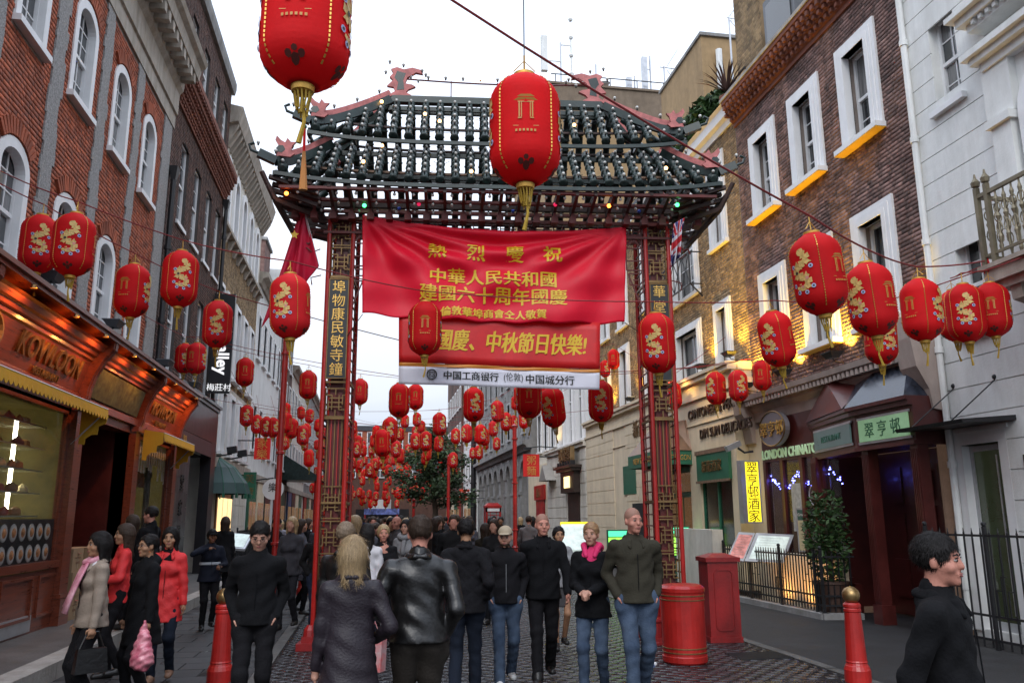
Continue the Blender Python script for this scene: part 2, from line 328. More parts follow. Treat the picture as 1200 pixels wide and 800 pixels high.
def sash(parent, X, s, ya, yb, za, zb, nx=2, ny=(2, 2), arch=0., surround=.12, proud=.03, inset=.14, sill=True, frame=None, glass=None, blind=0., soffit=None, sill_m=None, sill_out=.12, hood=0, name='window'):
    """timber sash window filling the opening: window > pane, sash_bars, sill, surround"""
    frame = frame or m_white; gl = glass or m_glass
    fr = MB(); ft = .055; zt = zb-arch
    fbx(fr, X, s, inset-.03, inset+.05, ya, ya+ft, za, zb); fbx(fr, X, s, inset-.03, inset+.05, yb-ft, yb, za, zb)
    fbx(fr, X, s, inset-.03, inset+.05, ya+ft, yb-ft, za, za+ft*1.3); fbx(fr, X, s, inset-.03, inset+.05, ya+ft, yb-ft, zb-ft, zb)
    zm = (za+zb)/2; fbx(fr, X, s, inset-.02, inset+.04, ya+ft, yb-ft, zm-.03, zm+.03)
    W = part(name, fr, frame, parent)
    if arch:   # arched head: spandrel filling above the curve
        sp = MB(); c = (ya+yb)/2; hw = (yb-ya)/2; N = 14
        arcp = [(c+hw*.88*math.cos(math.pi*k/N), zb-arch+arch*.85*math.sin(math.pi*k/N)) for k in range(N+1)]
        outp = [(c+(hw+surround)*math.cos(math.pi*k/N), zb-arch+(arch+surround)*math.sin(math.pi*k/N)) for k in range(N+1)]
        for k in range(N):
            a, b, c2, d = arcp[k], arcp[k+1], outp[k+1], outp[k]
            for x0, x1 in ((-proud, inset),):
                xs = (X+s*x0, X+s*x1); V = [(x, p[0], p[1]) for x in xs for p in (a, b, c2, d)]
                sp.add(V, [(0, 1, 2, 3), (4, 7, 6, 5), (0, 4, 5, 1), (3, 2, 6, 7)])
        for y0_, y1_ in ((ya-surround, ya+hw*.12), (yb-hw*.12, yb+surround)): fbx(sp, X, s, -proud, inset, y0_, y1_, za, zb-arch)
        link('surround', sp.mesh('surround', frame), W)
    elif surround:
        sp = MB(); g = surround
        for q, (e, pd) in enumerate(((g, proud), (g*.62, proud+.02), (g*.28, proud+.035)) if surround > .15 else ((g, proud),)):
            fbx(sp, X, s, -pd, .1-q*.02, ya-e, ya+.012*q, za, zb+e); fbx(sp, X, s, -pd, .1-q*.02, yb-.012*q, yb+e, za, zb+e); fbx(sp, X, s, -pd, .1-q*.02, ya+.012*q+.002, yb-.012*q-.002, zb-.01, zb+e-.004)
        if hood: fbx(sp, X, s, -proud-.07, 0, ya-g-.03, yb+g+.03, zb+g, zb+g+hood)
        link('surround', sp.mesh('surround', frame), W)
    bars = MB(); iy0, iy1 = ya+ft, yb-ft
    for hz0, hz1, n in ((zm+.03, zb-ft, ny[0]), (za+ft*1.3, zm-.03, ny[1])):
        off = 0 if hz0 > zm else .02
        for i in range(1, nx): y = iy0+(iy1-iy0)*i/nx; fbx(bars, X, s, inset-.005+off, inset+.02+off, y-.011, y+.011, hz0, hz1)
        for j in range(1, n): z = hz0+(hz1-hz0)*j/n; fbx(bars, X, s, inset-.004+off, inset+.021+off, iy0, iy1, z-.011, z+.011)
        pw, ph = (iy1-iy0)/nx, (hz1-hz0)/n; key = (round(pw, 3), round(ph, 3), s)
        if key not in PANE:
            p = MB(); p.box(0, .006, -pw/2+.008, pw/2-.008, -ph/2+.008, ph/2-.008); PANE[key] = p.mesh('pane', m_glass)
        for i in range(nx):
            for j in range(n):
                bl = random.random() < blind
                me = PANE[key]
                if bl:
                    k2 = key+('b',)
                    if k2 not in PANE: PANE[k2] = me.copy(); PANE[k2].materials[0] = m_glassc
                    me = PANE[k2]
                o = link('pane', me, W); o.location = (X+s*(inset+.012+off)-(.003), iy0+pw*(i+.5), hz0+ph*(j+.5)); o.rotation_euler = (0, random.uniform(-.012, .012), random.uniform(-.012, .012))
    if nx > 1 or max(ny) > 1: link('sash_bars', bars.mesh('sash_bars', frame), W)
    if sill:
        sb = MB(); e = surround if surround else .06
        fbx(sb, X, s, -sill_out, inset, ya-e-.03, yb+e+.03, za-.10, za-.004)
        mm = [sill_m or frame]
        if soffit: fbx(sb, X, s, -sill_out+.005, 0, ya-e-.025, yb+e+.025, za-.115, za-.1005, 1); mm.append(soffit)
        link('sill', sb.mesh('sill', mm), W)
    return W
def cornice(parent, X, s, y0, y1, prof, m, name='cornice', ends=True):
    """prof: list of (depth_out, z) polygon swept along y"""
    mb = MB(); P = [(X-s*d, z) for d, z in prof]; n = len(P)
    V = [(x, y0, z) for x, z in P]+[(x, y1, z) for x, z in P]
    mb.add(V, [(i, (i+1) % n, n+(i+1) % n, n+i) for i in range(n)]+[tuple(range(n))[::-1], tuple(range(n, 2*n))])
    return part(name, mb, m, parent)
def downpipe(parent, X, s, y, z0, z1, r=.055, m=None, hopper=True):
    mb = MB(); x = X-s*(r+.05); mb.tube([(x, y, z0), (x, y, z1)], r, 8)
    z = z0+.6
    while z < z1: mb.lathe([(r, -.05), (r*1.35, -.05), (r*1.35, .05), (r, .05)], 8, (x, y, z)); z += 1.75
    if hopper: mb.add([(x-.1, y-.14, z1+.3), (x+.1, y-.14, z1+.3), (x+.1, y+.14, z1+.3), (x-.1, y+.14, z1+.3), (x-.05, y-.06, z1-.02), (x+.05, y-.06, z1-.02), (x+.05, y+.06, z1-.02), (x-.05, y+.06, z1-.02)],
                      [(0, 1, 2, 3), (7, 6, 5, 4), (0, 4, 5, 1), (1, 5, 6, 2), (2, 6, 7, 3), (3, 7, 4, 0)])
    return part('drainpipe', mb, m or m_pipe, parent)
def Lt(x, y, z): return (x, y, z)
def yletters(s_, size, X, s, y, z, m, parent, out=.02, **k):
    """lettering on a facade facing the street; reads left to right for somebody in the street"""
    return lettering(s_, size, (X-s*out, y, z), (0, -1, 0) if s > 0 else (0, 1, 0), (0, 0, 1), m, parent, **k)
def spot(name, loc, target, col, e, size=R(80), blend=.6, r=.04):
    l = bpy.data.lights.new(name, 'SPOT'); l.energy = e; l.color = col; l.spot_size = size; l.spot_blend = blend; l.shadow_soft_size = r
    o = bpy.data.objects.new(name, l); C.objects.link(o); o.location = loc
    d = Vector(target)-Vector(loc); o.rotation_euler = d.to_track_quat('-Z', 'Y').to_euler(); return o
def flood(loc, s, label, upw=True, e=60, col=(1, .55, .12), lit=True):
    """floodlight on a short bracket: thing > housing, lens, bracket"""
    t = thing('floodlight', label, 'floodlight', loc, 0, 'floodlights along the shop cornices')
    h = MB(); q = s
    h.add([(-.13, -.17, .0), (.13, -.17, .0), (.13, .17, .0), (-.13, .17, .0), (-.07, -.11, -.1), (.07, -.11, -.1), (.07, .11, -.1), (-.07, .11, -.1)],
          [(7, 6, 5, 4), (0, 4, 5, 1), (1, 5, 6, 2), (2, 6, 7, 3), (3, 7, 4, 0)])
    h.box(-.14, .14, -.18, .18, -.004, .012); part('housing', h, m_lead if not lit else m_iron, t, world=False)
    g = MB(); g.box(-.115, .115, -.15, .15, .013, .018)
    part('lens', g, mat('lamp_lens_lit', (.9, .8, .6), .3, emit=(1, .72, .3), es=3) if lit else m_glass, t, world=False)
    b = MB(); b.tube([(0, 0, -.1), (q*.05, 0, -.16), (q*.36, 0, -.2)], .012, 5); part('bracket', b, m_iron, t, world=False)
    return t

# ---------------- ground ----------------
def setting(name, mb, m, world=False):
    o = part(name, mb, m); o['kind'] = 'structure'; return o
m_tarmac = mat('worn_asphalt', (.02, .019, .02), .62, var=.25, bump=.5, bscale=90, nscale=.7, dirt=.45)
m_sett = mat('wet_granite_sett', (.019, .017, .019), .26, var=.35, bump=.25, bscale=50, isl=.35, nscale=1.1, spec=.6)
m_flag = mat('paving_flag', (.033, .031, .032), .6, var=.2, bump=.3, bscale=60, isl=.2, nscale=1.5, dirt=.25)
m_settr = mat('reddish_wet_paver', (.05, .028, .025), .34, var=.3, bump=.25, bscale=50, isl=.35, spec=.6)
m_joint = mat('dark_sand_joint', (.025, .022, .02), .8, var=.2)
g = MB(); g.add([(-400, -60, -.03), (400, -60, -.03), (400, 600, -.03), (-400, 600, -.03)], [(0, 1, 2, 3)]); setting('ground', g, m_tarmac)
g = MB(); g.add([(-1.1, -6, -.012), (5.2, -6, -.012), (5.2, 92, -.012), (-1.1, 92, -.012)], [(0, 1, 2, 3)]); road = setting('road', g, m_joint)
g = MB(); g.add([(-3.35, -6, -.010), (-1.1, -6, -.010), (-1.1, 92, -.010), (-3.35, 92, -.010)], [(0, 1, 2, 3)]); lpath = setting('left_pavement', g, m_joint)
g = MB(); g.add([(5.2, -6, -.0), (8.9, -6, -.0), (8.9, 92, -.0), (5.2, 92, -.0)], [(0, 1, 2, 3)]); rpath = setting('right_pavement', g, m_tarmac)
g = MB(); g.box(-5.4, -3.62, -6, 92, -.03, .17); step = setting('shopfront_step', g, mat('step_paving', (.09, .085, .08), .65, var=.2, bump=.3, dirt=.3))
def seen(x, y, z=0):
    v = Vector((x, y, z))-E0; return abs(v.dot(rt)/v.dot(fw)) < .66 and v.dot(fw) > 0
# kerb stones
B = []; y = -4.
me = MB(); me.box(-.14, .14, -.455, .455, -.02, .185); kme = me.mesh('kerb_stone', m_kerb)
while y < 60: o = link('kerb_stone', kme, step, False); o.location = (-3.48+random.uniform(-.004, .004), y, random.uniform(-.003, .003)); y += .92
me = MB(); me.box(-.07, .07, -.45, .45, -.02, .004); kme2 = me.mesh('edging_stone', mat('worn_edging_stone', (.11, .105, .10), .7, var=.3, bump=.4, dirt=.4))
y = -4.
while y < 50:
    for px, par in ((-1.17, lpath), (5.27, rpath)): o = link('edging_stone', kme2, par, False); o.location = (px, y, random.uniform(0, .004))
    y += .91
# road setts laid in courses across the street
def pave(parent, name, x0, x1, y0, y1, lx, ly, mats, jit, single_name, gap=.007, top=.0):
    cells = []; y = y0; r = 0
    while y < y1:
        x = x0-(lx*.5 if r % 2 else 0)
        while x < x1:
            a, b = max(x+gap/2, x0), min(x+lx-gap/2, x1)
            if b-a > .04 and seen((a+b)/2, y): cells.append((a, b, y+gap/2, y+ly-gap/2, x, r))
            x += lx
        y += ly; r += 1
    full = [c for c in cells if abs((c[1]-c[0])-(lx-gap)) < 1e-6]; near = sorted(full, key=lambda c: c[2])[:300]; ns = set((c[4], c[5]) for c in near)
    mb = MB(); w_, h_ = (lx-gap)/2, (ly-gap)/2; e = min(.006, gap)
    mb.add([(-w_, -h_, -.02), (w_, -h_, -.02), (w_, h_, -.02), (-w_, h_, -.02), (-w_+e, -h_+e, 0), (w_-e, -h_+e, 0), (w_-e, h_-e, 0), (-w_+e, h_-e, 0)],
           [(4, 5, 6, 7), (0, 1, 5, 4), (1, 2, 6, 5), (2, 3, 7, 6), (3, 0, 4, 7)])
    me = mb.mesh(single_name, mats)
    for c in near:
        o = link(single_name, me, parent, False); o.location = ((c[0]+c[1])/2, (c[2]+c[3])/2, top+random.uniform(-jit, jit)); o.rotation_euler = (random.uniform(-jit, jit)*2, random.uniform(-jit, jit)*2, random.uniform(-.006, .006))
    rest = [c for c in cells if (c[4], c[5]) not in ns]
    if rest:
        n = len(rest); A = np.array([c[:4] for c in rest]); zt = top+rng.uniform(-jit, jit, n)
        V = np.zeros((n, 8, 3)); 
        for k, (i, j) in enumerate(((0, 2), (1, 2), (1, 3), (0, 3))):
            sx = e if i == 0 else -e; sy = e if j == 2 else -e
            V[:, k, 0] = A[:, i]; V[:, k, 1] = A[:, j]; V[:, k, 2] = -.02
            V[:, 4+k, 0] = A[:, i]+sx; V[:, 4+k, 1] = A[:, j]+sy; V[:, 4+k, 2] = zt+rng.uniform(-jit, jit, n)*.5
        F = np.array([(4, 5, 6, 7), (0, 1, 5, 4), (1, 2, 6, 5), (2, 3, 7, 6), (3, 0, 4, 7)])
        o = part(name, npmesh(name, V.reshape(-1, 3), (F[None]+np.arange(n)[:, None, None]*8).reshape(-1, 4), mats), None, parent, world=False); o['kind'] = 'stuff'
pave(road, 'road_setts', -1.095, 5.19, 7.6, 40, .215, .108, m_sett, .0025, 'sett')
pave(lpath, 'paving_flags', -3.34, -1.25, 7.0, 46, .60, .45, m_flag, .002, 'paving_flag', .008)
pave(rpath, 'wet_pavers', 2.9, 5.195, 6.0, 7.55, .215, .108, m_settr, .0025, 'paver', top=.002)
# =================== LEFT ROW ===================
XL = -4.95
# --- L1 red brick terrace over the mahogany bakery front
b1 = thing('brick_building', 'orange red brick building with arched white windows and pebbledash strips above the bakery', 'building', (XL, 12, 0))
CY = [5.3, 7.35, 9.4, 11.42, 13.45, 15.5, 17.5]
ops = [(c-.43, c+.43, 8.40, 10.15, .34) for c in CY]+[(c-.43, c+.43, 4.95, 6.72, .34) for c in CY]
wall(b1, XL, -1, 4, 19.2, 4.3, 13.2, [o[:4] for o in ops], m_mortar)
strips = [(c+1.03-.2, c+1.03+.2, 4.3, 10.9) for c in CY[:-1]]+[(18.5, 19.2, 4.3, 10.9)]
bricks(b1, XL, -1, 4.0, 19.2, 4.5, 10.86, [(o[0]-.1, o[1]+.1, o[2]-.12, o[3]+.1, o[4]+.1) for o in ops], m_redbrick, skip=strips)
for st in strips:   # ragged pebbledash strips
    z = 4.5; mb = MB()
    while z < 10.85:
        h = random.choice((.15, .225, .3)); a = random.uniform(-.03, .07); b_ = random.uniform(-.03, .07); fbx(mb, XL, -1, -.03, 0, st[0]-a, min(st[1]+b_, 19.19), z, min(z+h, 10.86)); z += h
    part('pebbledash_strip', mb, m_render, b1)
for o in ops: sash(b1, XL, -1, *o[:4], nx=3, ny=(3, 2), arch=.34, surround=.1, proud=.03, inset=.11, blind=.12)
for i, c in enumerate(CY):   # gauged brick arches over the windows
    for zt in (10.15, 6.72):
        mb = MB()
        for k in range(-6, 7):
            t = math.pi/2+k*.135; mb.bar((XL+.02, c+.56*math.cos(t), zt-.34+.46*math.sin(t)), (XL+.02, c+.80*math.cos(t), zt-.34+.70*math.sin(t)), .06, .06, upv=(1, 0, 0))
        part('gauged_arch', mb, m_redbrick, b1)
cornice(b1, XL, -1, 3.9, 19.3, [(0, 10.86), (.05, 10.86), (.05, 11.2), (.10, 11.22), (.10, 11.75), (.18, 11.85), (.2, 12.1), (.52, 12.16), (.56, 12.42), (.66, 12.5), (.70, 12.62), (0, 12.72)], m_cornice)
mb = MB(); y = 4.1
while y < 19.2: fbx(mb, XL, -1, -.5, -.19, y, y+.17, 11.93, 12.15); y += .36
part_split('cornice_block', mb, m_cornice, b1)
downpipe(b1, XL, -1, 19.35, .3, 9.6, .065)
mb = MB(); fbx(mb, XL, -1, .0, 7, 4, 19.2, 12.72, 13.25); part('parapet', mb, m_darkbrick, b1)
# bakery shopfront ------------------------------------------------
XS = -4.62
lit_warm = mat('shop_interior_lit', (.12, .095, .03), .8, emit=(.9, .72, .18), es=.03, var=.6, nscale=2.5)
fcol = mat('fluorescent_tube', (.9, .9, .8), .4, emit=(1, .95, .68), es=9)
mb = MB()
for y0, y1 in ((4, 13.85), (17.35, 20.55)):     # solid carcass over and under the windows
    fbx(mb, XS, -1, 0, .3, y0, y1, .17, 1.0); fbx(mb, XS, -1, .02, .3, y0, y1, 3.35, 3.75)
fbx(mb, XS, -1, .02, .3, 13.85, 17.35, 3.35, 3.75)
part('stall_riser', mb, m_maroon, b1)
for y in (5.6, 9.6, 13.88, 17.2, 20.5):
    mb = MB(); fbx(mb, XS, -1, -.08, .3, y-.17, y+.17, .17, 3.5); fbx(mb, XS, -1, -.12, 0, y-.2, y+.2, .17, .55); fbx(mb, XS, -1, -.13, 0, y-.21, y+.21, 3.38, 3.48); fbx(mb, XS, -1, -.11, 0, y-.19, y+.19, .56, .62)
    part('pilaster', mb, m_maroon, b1)
for y in (5.6, 9.6, 13.92, 17.27, 20.52):        # curved console brackets of the fascia
    mb = MB(); pr = [(0, 3.48), (.10, 3.48), (.14, 3.6), (.16, 3.75), (.22, 3.95), (.34, 4.2), (.48, 4.38), (.50, 4.62), (0, 4.62)]
    mb.prism([(XS+d, z) for d, z in pr], y-.11, y+.11, 'y'); o = part('console', mb, m_maroon, b1)
    mb = MB(); mb.prism([(XS+d+.012, z) for d, z in pr[1:-1]]+[(XS+.3, 4.6), (XS+.1, 3.9)], y-.05, y+.05, 'y'); link('console_rib', mb.mesh('console_rib', m_maroon), o)
mb = MB()
for y0, y1 in ((4, 5.49), (5.71, 9.49), (9.71, 13.81), (14.03, 17.16), (17.38, 20.41)):
    pr = [(0, 3.5), (.06, 3.5), (.06, 3.62), (.02, 3.66), (.16, 4.16), (.2, 4.18), (.2, 4.24), (.25, 4.25), (.27, 4.31), (.33, 4.32), (.36, 4.39), (.42, 4.41), (0, 4.55)]
    mb.prism([(XS+d, z) for d, z in pr], y0, y1, 'y')
part('fascia', mb, m_maroon, b1)
mb = MB(); fbx(mb, XS, -1, -.56, .33, 3.9, 20.66, 4.56, 4.62); fbx(mb, XS, -1, -.52, .33, 3.9, 20.66, 4.5, 4.56); part('fascia_capping', mb, m_maroon, b1)
mb = MB(); fbx(mb, XS, -1, -.54, .33, 3.95, 20.6, 4.625, 4.635); part('lead_flashing', mb, m_lead, b1)
# carved letters on the sloping fascia
m_fasc = mat('worn_gilt_carving', (.16, .085, .035), .5, metal=.3, var=.5, nscale=12)
sl_ = Vector((.14, 0, .5)).normalized()
for y, s_, sz, dz in ((12.35, 'KOWLOON', .43, 0), (18.9, 'KOWLOON', .38, 0)):
    lettering(s_, sz, (XS+.115+.012, y, 3.97), (0, 1, 0), sl_, m_fasc, b1, ext=.016, bold=.004)
    lettering('RESTAURANT', .15, (XS+.045+.02, y, 3.71), (0, 1, 0), sl_, m_dgold, b1, ext=.012)
lettering('KOWLOON', .52, (XS+.135, 7.6, 3.96), (0, 1, 0), sl_, m_dgold, b1, ext=.022, bold=.012)
mb = MB(); mb.tube([(XS+.16+.05*math.sin(0), 10.35+.22*math.cos(t), 3.95+.2*math.sin(t)) for t in np.linspace(0, 2*math.pi, 17)], .03, 5); mb.ball((XS+.13, 10.35, 3.95), .1, 8, 4); part('emblem', mb, m_dgold, b1)
mb = MB(); mb.prism([(XS+.055, 3.66), (XS+.19, 4.14), (XS+.20, 4.14), (XS+.07, 3.66)], 14.2, 17.0, 'y')
part('painted_panel', mb, mat('green_gold_painting', (.075, .06, .025), .6, var=.6, nscale=9, col2=(.11, .13, .06)), b1)
mb = MB()
for k in range(5): mb.box(XS+.135, XS+.145, 14.5+k*.5, 14.56+k*.5, 3.7, 4.1)
# warm picture lights under the capping
for y in (6.2, 8.2, 10.4, 11.9, 13.2, 14.8, 16.1, 17.9, 19.0, 20.0):
    t = thing('fascia_downlight', 'small brass downlight under the bakery fascia capping', 'lamp', (XS+.53, y, 4.5), 0, 'downlights under the bakery fascia')
    mb = MB(); mb.lathe([(.02, 0), (.035, -.01), (.04, -.05)], 8); part('shade', mb, m_brass, t, world=False)
    spot('downlight_lamp', (XS+.60, y, 4.43), (XS+.16, y, 4.05), (1, .36, .07), 26, R(150), .9, .03)
# big window bays: glass, shelves of cakes, tubes
def shop_bay(y0, y1, zb_, zt, shelves, parent=b1, plates=True):
    mb = MB(); fbx(mb, XS, -1, .02, .10, y0, y0+.09, zb_, zt); fbx(mb, XS, -1, .02, .10, y1-.09, y1, zb_, zt); fbx(mb, XS, -1, .02, .10, y0, y1, zt-.1, zt-.001)
    fbx(mb, XS, -1, -.05, .12, y0, y1, zb_-.002, zb_+.1); W = part('shop_window', mb, m_maroon, parent)
    gl = mat('shop_glass', (.03, .03, .03), .1, var=.02, alpha=.2, spec=.8)
    g_ = MB(); fbx(g_, XS, -1, .05, .056, y0+.09, y1-.09, zb_+.1, zt-.1); link('shop_pane', g_.mesh('shop_pane', gl), W)
    mb = MB(); fbx(mb, XS, -1, 1.35, 1.4, y0, y1, .2, zt+.1); fbx(mb, XS, -1, .12, 1.35, y0, y0+.03, .2, zt+.1); fbx(mb, XS, -1, .12, 1.35, y1-.03, y1, .2, zt+.1); fbx(mb, XS, -1, .12, 1.35, y0+.03, y1-.03, zt-.02, zt+.1)
    link('display_recess', mb.mesh('display_recess', lit_warm), W)
    if shelves:
        mb = MB()
        for k in range(5): fbx(mb, XS, -1, .3, .85, y0+.1, y1-.1, 1.75+k*.33, 1.77+k*.33)
        link('glass_shelf', mb.mesh('glass_shelf', mat('shelf_glass', (.4, .42, .35), .1, var=.1)), W)
        mb = MB()
        for k in range(5):
            y = y0+.25
            while y < y1-.25:
                c_ = random.randrange(3); r_ = random.uniform(.06, .1)
                mb.lathe([(r_*.8, 0), (r_, .02), (r_*.9, random.uniform(.05, .11)), (.01, .13)], 8, (XS-.5-random.uniform(-.08, .08), y, 1.775+k*.33), c_); y += random.uniform(.2, .32)
        o = link('cakes', mb.mesh('cakes', [mat('baked_crust', (.35, .16, .05), .6), mat('cream_icing', (.6, .5, .3), .5), mat('red_jelly', (.4, .05, .03), .3)]), W); o['kind'] = 'stuff'
        for yy in (y1-.42, y0+.8):
            mb = MB(); mb.tube([(XS-.62, yy, 1.8), (XS-.62, yy, 3.1)], .03, 8); link('light_tube', mb.mesh('light_tube', fcol), W)
    if plates:
        mb = MB(); fbx(mb, XS, -1, .06, .075, y0+.1, y1-.1, zb_+.1, 1.72); link('menu_band', mb.mesh('menu_band', m_blackp), W)
        pm = MB(); pm.lathe([(.12, 0), (.115, .006), (.08, .01), (.07, .011)], 16, m=0); pm.lathe([(.068, .0112), (.03, .03)], 10, m=1)
        pme = pm.mesh('plate_picture', [mat('plate_white', (.3, .3, .29), .4), mat('food_brown', (.3, .13, .05), .6, var=.5, nscale=20)])
        for r_ in range(2):
            y = y0+.3
            while y < y1-.25:
                o = link('plate_picture', pme, W); o.location = (XS-.058, y, zb_+.23+r_*.29); o.rotation_euler = (0, R(90), 0); y += .3
    return W
shop_bay(5.77, 9.43, 1.02, 3.4, True); shop_bay(9.77, 13.71, 1.02, 3.4, True)
shop_bay(17.37, 20.33, 1.02, 3.4, False, plates=False)
mb = MB()
for k in range(8):    # roast poultry and paper strips hanging in the far bay
    y = 17.7+k*.33; mb.tube([(XS-.45, y, 3.1), (XS-.45, y, 2.75)], .01, 4, 1); mb.ball((XS-.45, y, 2.55), .11, 8, 6, 0, .9, .7, 1.5); mb.tube([(XS-.42, y, 2.75), (XS-.38, y+.03, 2.6)], .02, 5)
part('hanging_roasts', mb, [mat('roast_duck', (.28, .11, .05), .35, var=.3), m_silver], b1)['kind'] = 'stuff'
mb = MB()
for k in range(14):
    y = 17.6+k*.2; fbx(mb, XS, -1, .09, .094, y, y+.13, 2.9-random.uniform(0, .5), 3.28)
part('paper_strips', mb, m_white, b1)['kind'] = 'stuff'
for k, y in enumerate((17.9, 18.8)): pass
# recessed doorway bay between 14.1 and 17.1
mb = MB(); fbx(mb, XS, -1, 1.5, 1.6, 14.05, 17.03, .17, 3.4); fbx(mb, XS, -1, .05, 1.5, 14.0, 14.06, .17, 3.4); fbx(mb, XS, -1, .05, 1.5, 17.03, 17.1, .17, 3.4); fbx(mb, XS, -1, .05, 1.6, 14.0, 17.1, 3.4, 3.5)
part('doorway_recess', mb, m_dmaroon, b1)
mb = MB(); fbx(mb, XS, -1, .7, .76, 14.15, 14.3, .2, 3.3); fbx(mb, XS, -1, .7, .76, 15.75, 15.9, .2, 3.3); fbx(mb, XS, -1, .7, .76, 14.3, 15.75, 3.1, 3.3); fbx(mb, XS, -1, .7, .76, 14.3, 15.75, 2.3, 2.4); fbx(mb, XS, -1, .7, .76, 14.3, 15.75, .2, 1.25)
d_ = part('door', mb, m_maroon, b1)
g_ = MB(); fbx(g_, XS, -1, .72, .735, 14.3, 15.75, 1.25, 2.3); fbx(g_, XS, -1, .72, .735, 14.3, 15.75, 2.4, 3.1)
link('door_glass', g_.mesh('door_glass', mat('dim_yellow_glass', (.07, .055, .02), .1, emit=(1, .7, .25), es=.025, var=.5, spec=1.)), d_)
lettering('CASH ONLY', .09, (XS-.69, 14.85, 1.5), (0, 1, 0), (0, 0, 1), m_white, d_, ext=.002)
g_ = MB(); fbx(g_, XS, -1, .695, .70, 14.5, 15.2, 1.75, 1.9); fbx(g_, XS, -1, .695, .70, 14.5, 14.9, 1.4, 1.6); fbx(g_, XS, -1, .695, .70, 15.1, 15.4, 1.42, 1.62, 1); link('notice', g_.mesh('notice', [m_greyp, mat('orange_print', (.5, .15, .04))]), d_)
pn = MB()
y = 4.3
while y < 13.4:
    for a, b_, c_, d__ in ((y, y+.04, .4, .9), (y+1.0, y+1.04, .4, .9), (y, y+1.04, .36, .4), (y, y+1.04, .9, .94)): fbx(pn, XS, -1, -.03, 0, a, b_, c_, d__)
    y += 1.25
part('panel_moulding', pn, m_maroon, b1)
mb = MB(); fbx(mb, XS, -1, -.02, 0, 11.9, 12.9, .2, .42); part('vent_grille', mb, m_silver, b1)
# scalloped yellow canopies (Dutch blinds)
def canopy(y0, y1, label, zt=3.46, zb_=3.30, out=.5):
    t = thing('shop_awning', label, 'awning', (XS, (y0+y1)/2, zb_)); mb = MB()
    mb.add([(XS+.12, y0, zt), (XS+.12, y1, zt), (XS+out, y1, zb_+.1), (XS+out, y0, zb_+.1)], [(0, 1, 2, 3)]); mb.add([(XS+.12, y0, zt-.012), (XS+.12, y1, zt-.012), (XS+out, y1, zb_+.088), (XS+out, y0, zb_+.088)], [(3, 2, 1, 0)])
    part('canvas', mb, m_yellow, t)
    mb = MB(); N = int((y1-y0)/.13); V = []; y = y0
    for k in range(N*4+1):
        y = y0+(y1-y0)*k/(N*4); dz = .055*abs(math.sin(math.pi*k/4)); V.append((y, dz))
    for (a, da), (b_, db) in zip(V, V[1:]): mb.add([(XS+out, a, zb_+.1), (XS+out, b_, zb_+.1), (XS+out+.01, b_, zb_-.02-db), (XS+out+.01, a, zb_-.02-da), (XS+out+.008, a, zb_+.1), (XS+out+.008, b_, zb_+.1), (XS+out+.018, b_, zb_-.02-db), (XS+out+.018, a, zb_-.02-da)], [(0, 1, 2, 3), (7, 6, 5, 4), (3, 2, 6, 7)])
    part('valance', mb, m_yellow, t)
    for yy in (y0, y1):
        mb = MB(); P = [(XS+.12, zt), (XS+out, zb_+.1), (XS+out, zb_-.1)]; n = 12
        for k in range(n+1): u = k/n; P.append((XS+out*(1-u)*.95+.12*u+.03*math.sin(k*2.1), zb_-.14-.34*u+.04*math.sin(u*14)))
        P.append((XS+.12, zb_-.5)); mb.prism(P, yy-.006, yy+.006, 'y'); part('side_flap', mb, m_yellow, t)
    mb = MB(); mb.tube([(XS+out, y0, zb_+.1), (XS+out, y1, zb_+.1)], .012, 6)
    for yy in (y0+.03, y1-.03): mb.tube([(XS+.02, yy, zb_-.45), (XS+out, yy, zb_+.09)], .012, 6)
    part('frame_rail', mb, m_silver, t)
canopy(9.8, 13.75, 'scalloped yellow canvas awning nearest the camera over the lit cake window')
canopy(17.42, 20.35, 'scalloped yellow canvas awning over the far bay beside the black shopfront')
for y, lb in ((11.2, 'grey box floodlight nearest the camera on the bakery fascia, below the arched windows'), (13.9, 'grey box floodlight over the middle pilaster of the bakery fascia'), (17.4, 'grey box floodlight over the painted green panel of the bakery fascia'), (20.3, 'grey box floodlight at the far end of the bakery fascia')):
    flood((XS+.42, y, 4.86), -1, lb, lit=False)
mb = MB(); mb.tube([(XS+.3, y, 4.66+.02*math.sin(y*3)) for y in np.arange(4, 20.5, .5)], .018, 5); part('cable', mb, m_iron, b1)
# stacked cartons in the doorway
cm = MB(); cm.box(-.2, .2, -.27, .27, 0, .36); cm.box(.2, .203, -.03, .03, .05, .31, 1); cm.box(.2, .204, -.14, .14, .21, .225, 2); cm.box(.2, .204, -.1, .1, .12, .16, 2); cm.lathe([(.001, 0), (.05, 0), (.05, .003)], 10, (.2, 0, .28), 3)
cme = cm.mesh('cardboard_carton', [mat('cardboard', (.30, .2, .11), .85, var=.1), mat('carton_tape', (.35, .26, .16), .5), mat('carton_print', (.2, .1, .05), .8), mat('carton_red', (.35, .05, .04), .8)])
names = ['bottom carton of the left stack in the bakery doorway', 'middle carton of the left stack in the bakery doorway', 'top carton of the left stack in the bakery doorway', 'bottom carton of the right stack beside the bakery doorway pillar', 'middle carton of the right stack beside the bakery doorway pillar', 'topmost carton of the right stack, facing the pavement']
for k, (y, z) in enumerate(((14.55, 0), (14.55, 1), (14.55, 2), (15.2, 0), (15.2, 1), (15.2, 2))):
    o = link('cardboard_carton', cme); o.location = (XS-.15+random.uniform(-.02, .02), y, .172+z*.362); o.rotation_euler.z = random.uniform(-.05, .05); tag(o, 'cardboard box, '+names[k], 'box', 'cartons stacked in the bakery doorway')
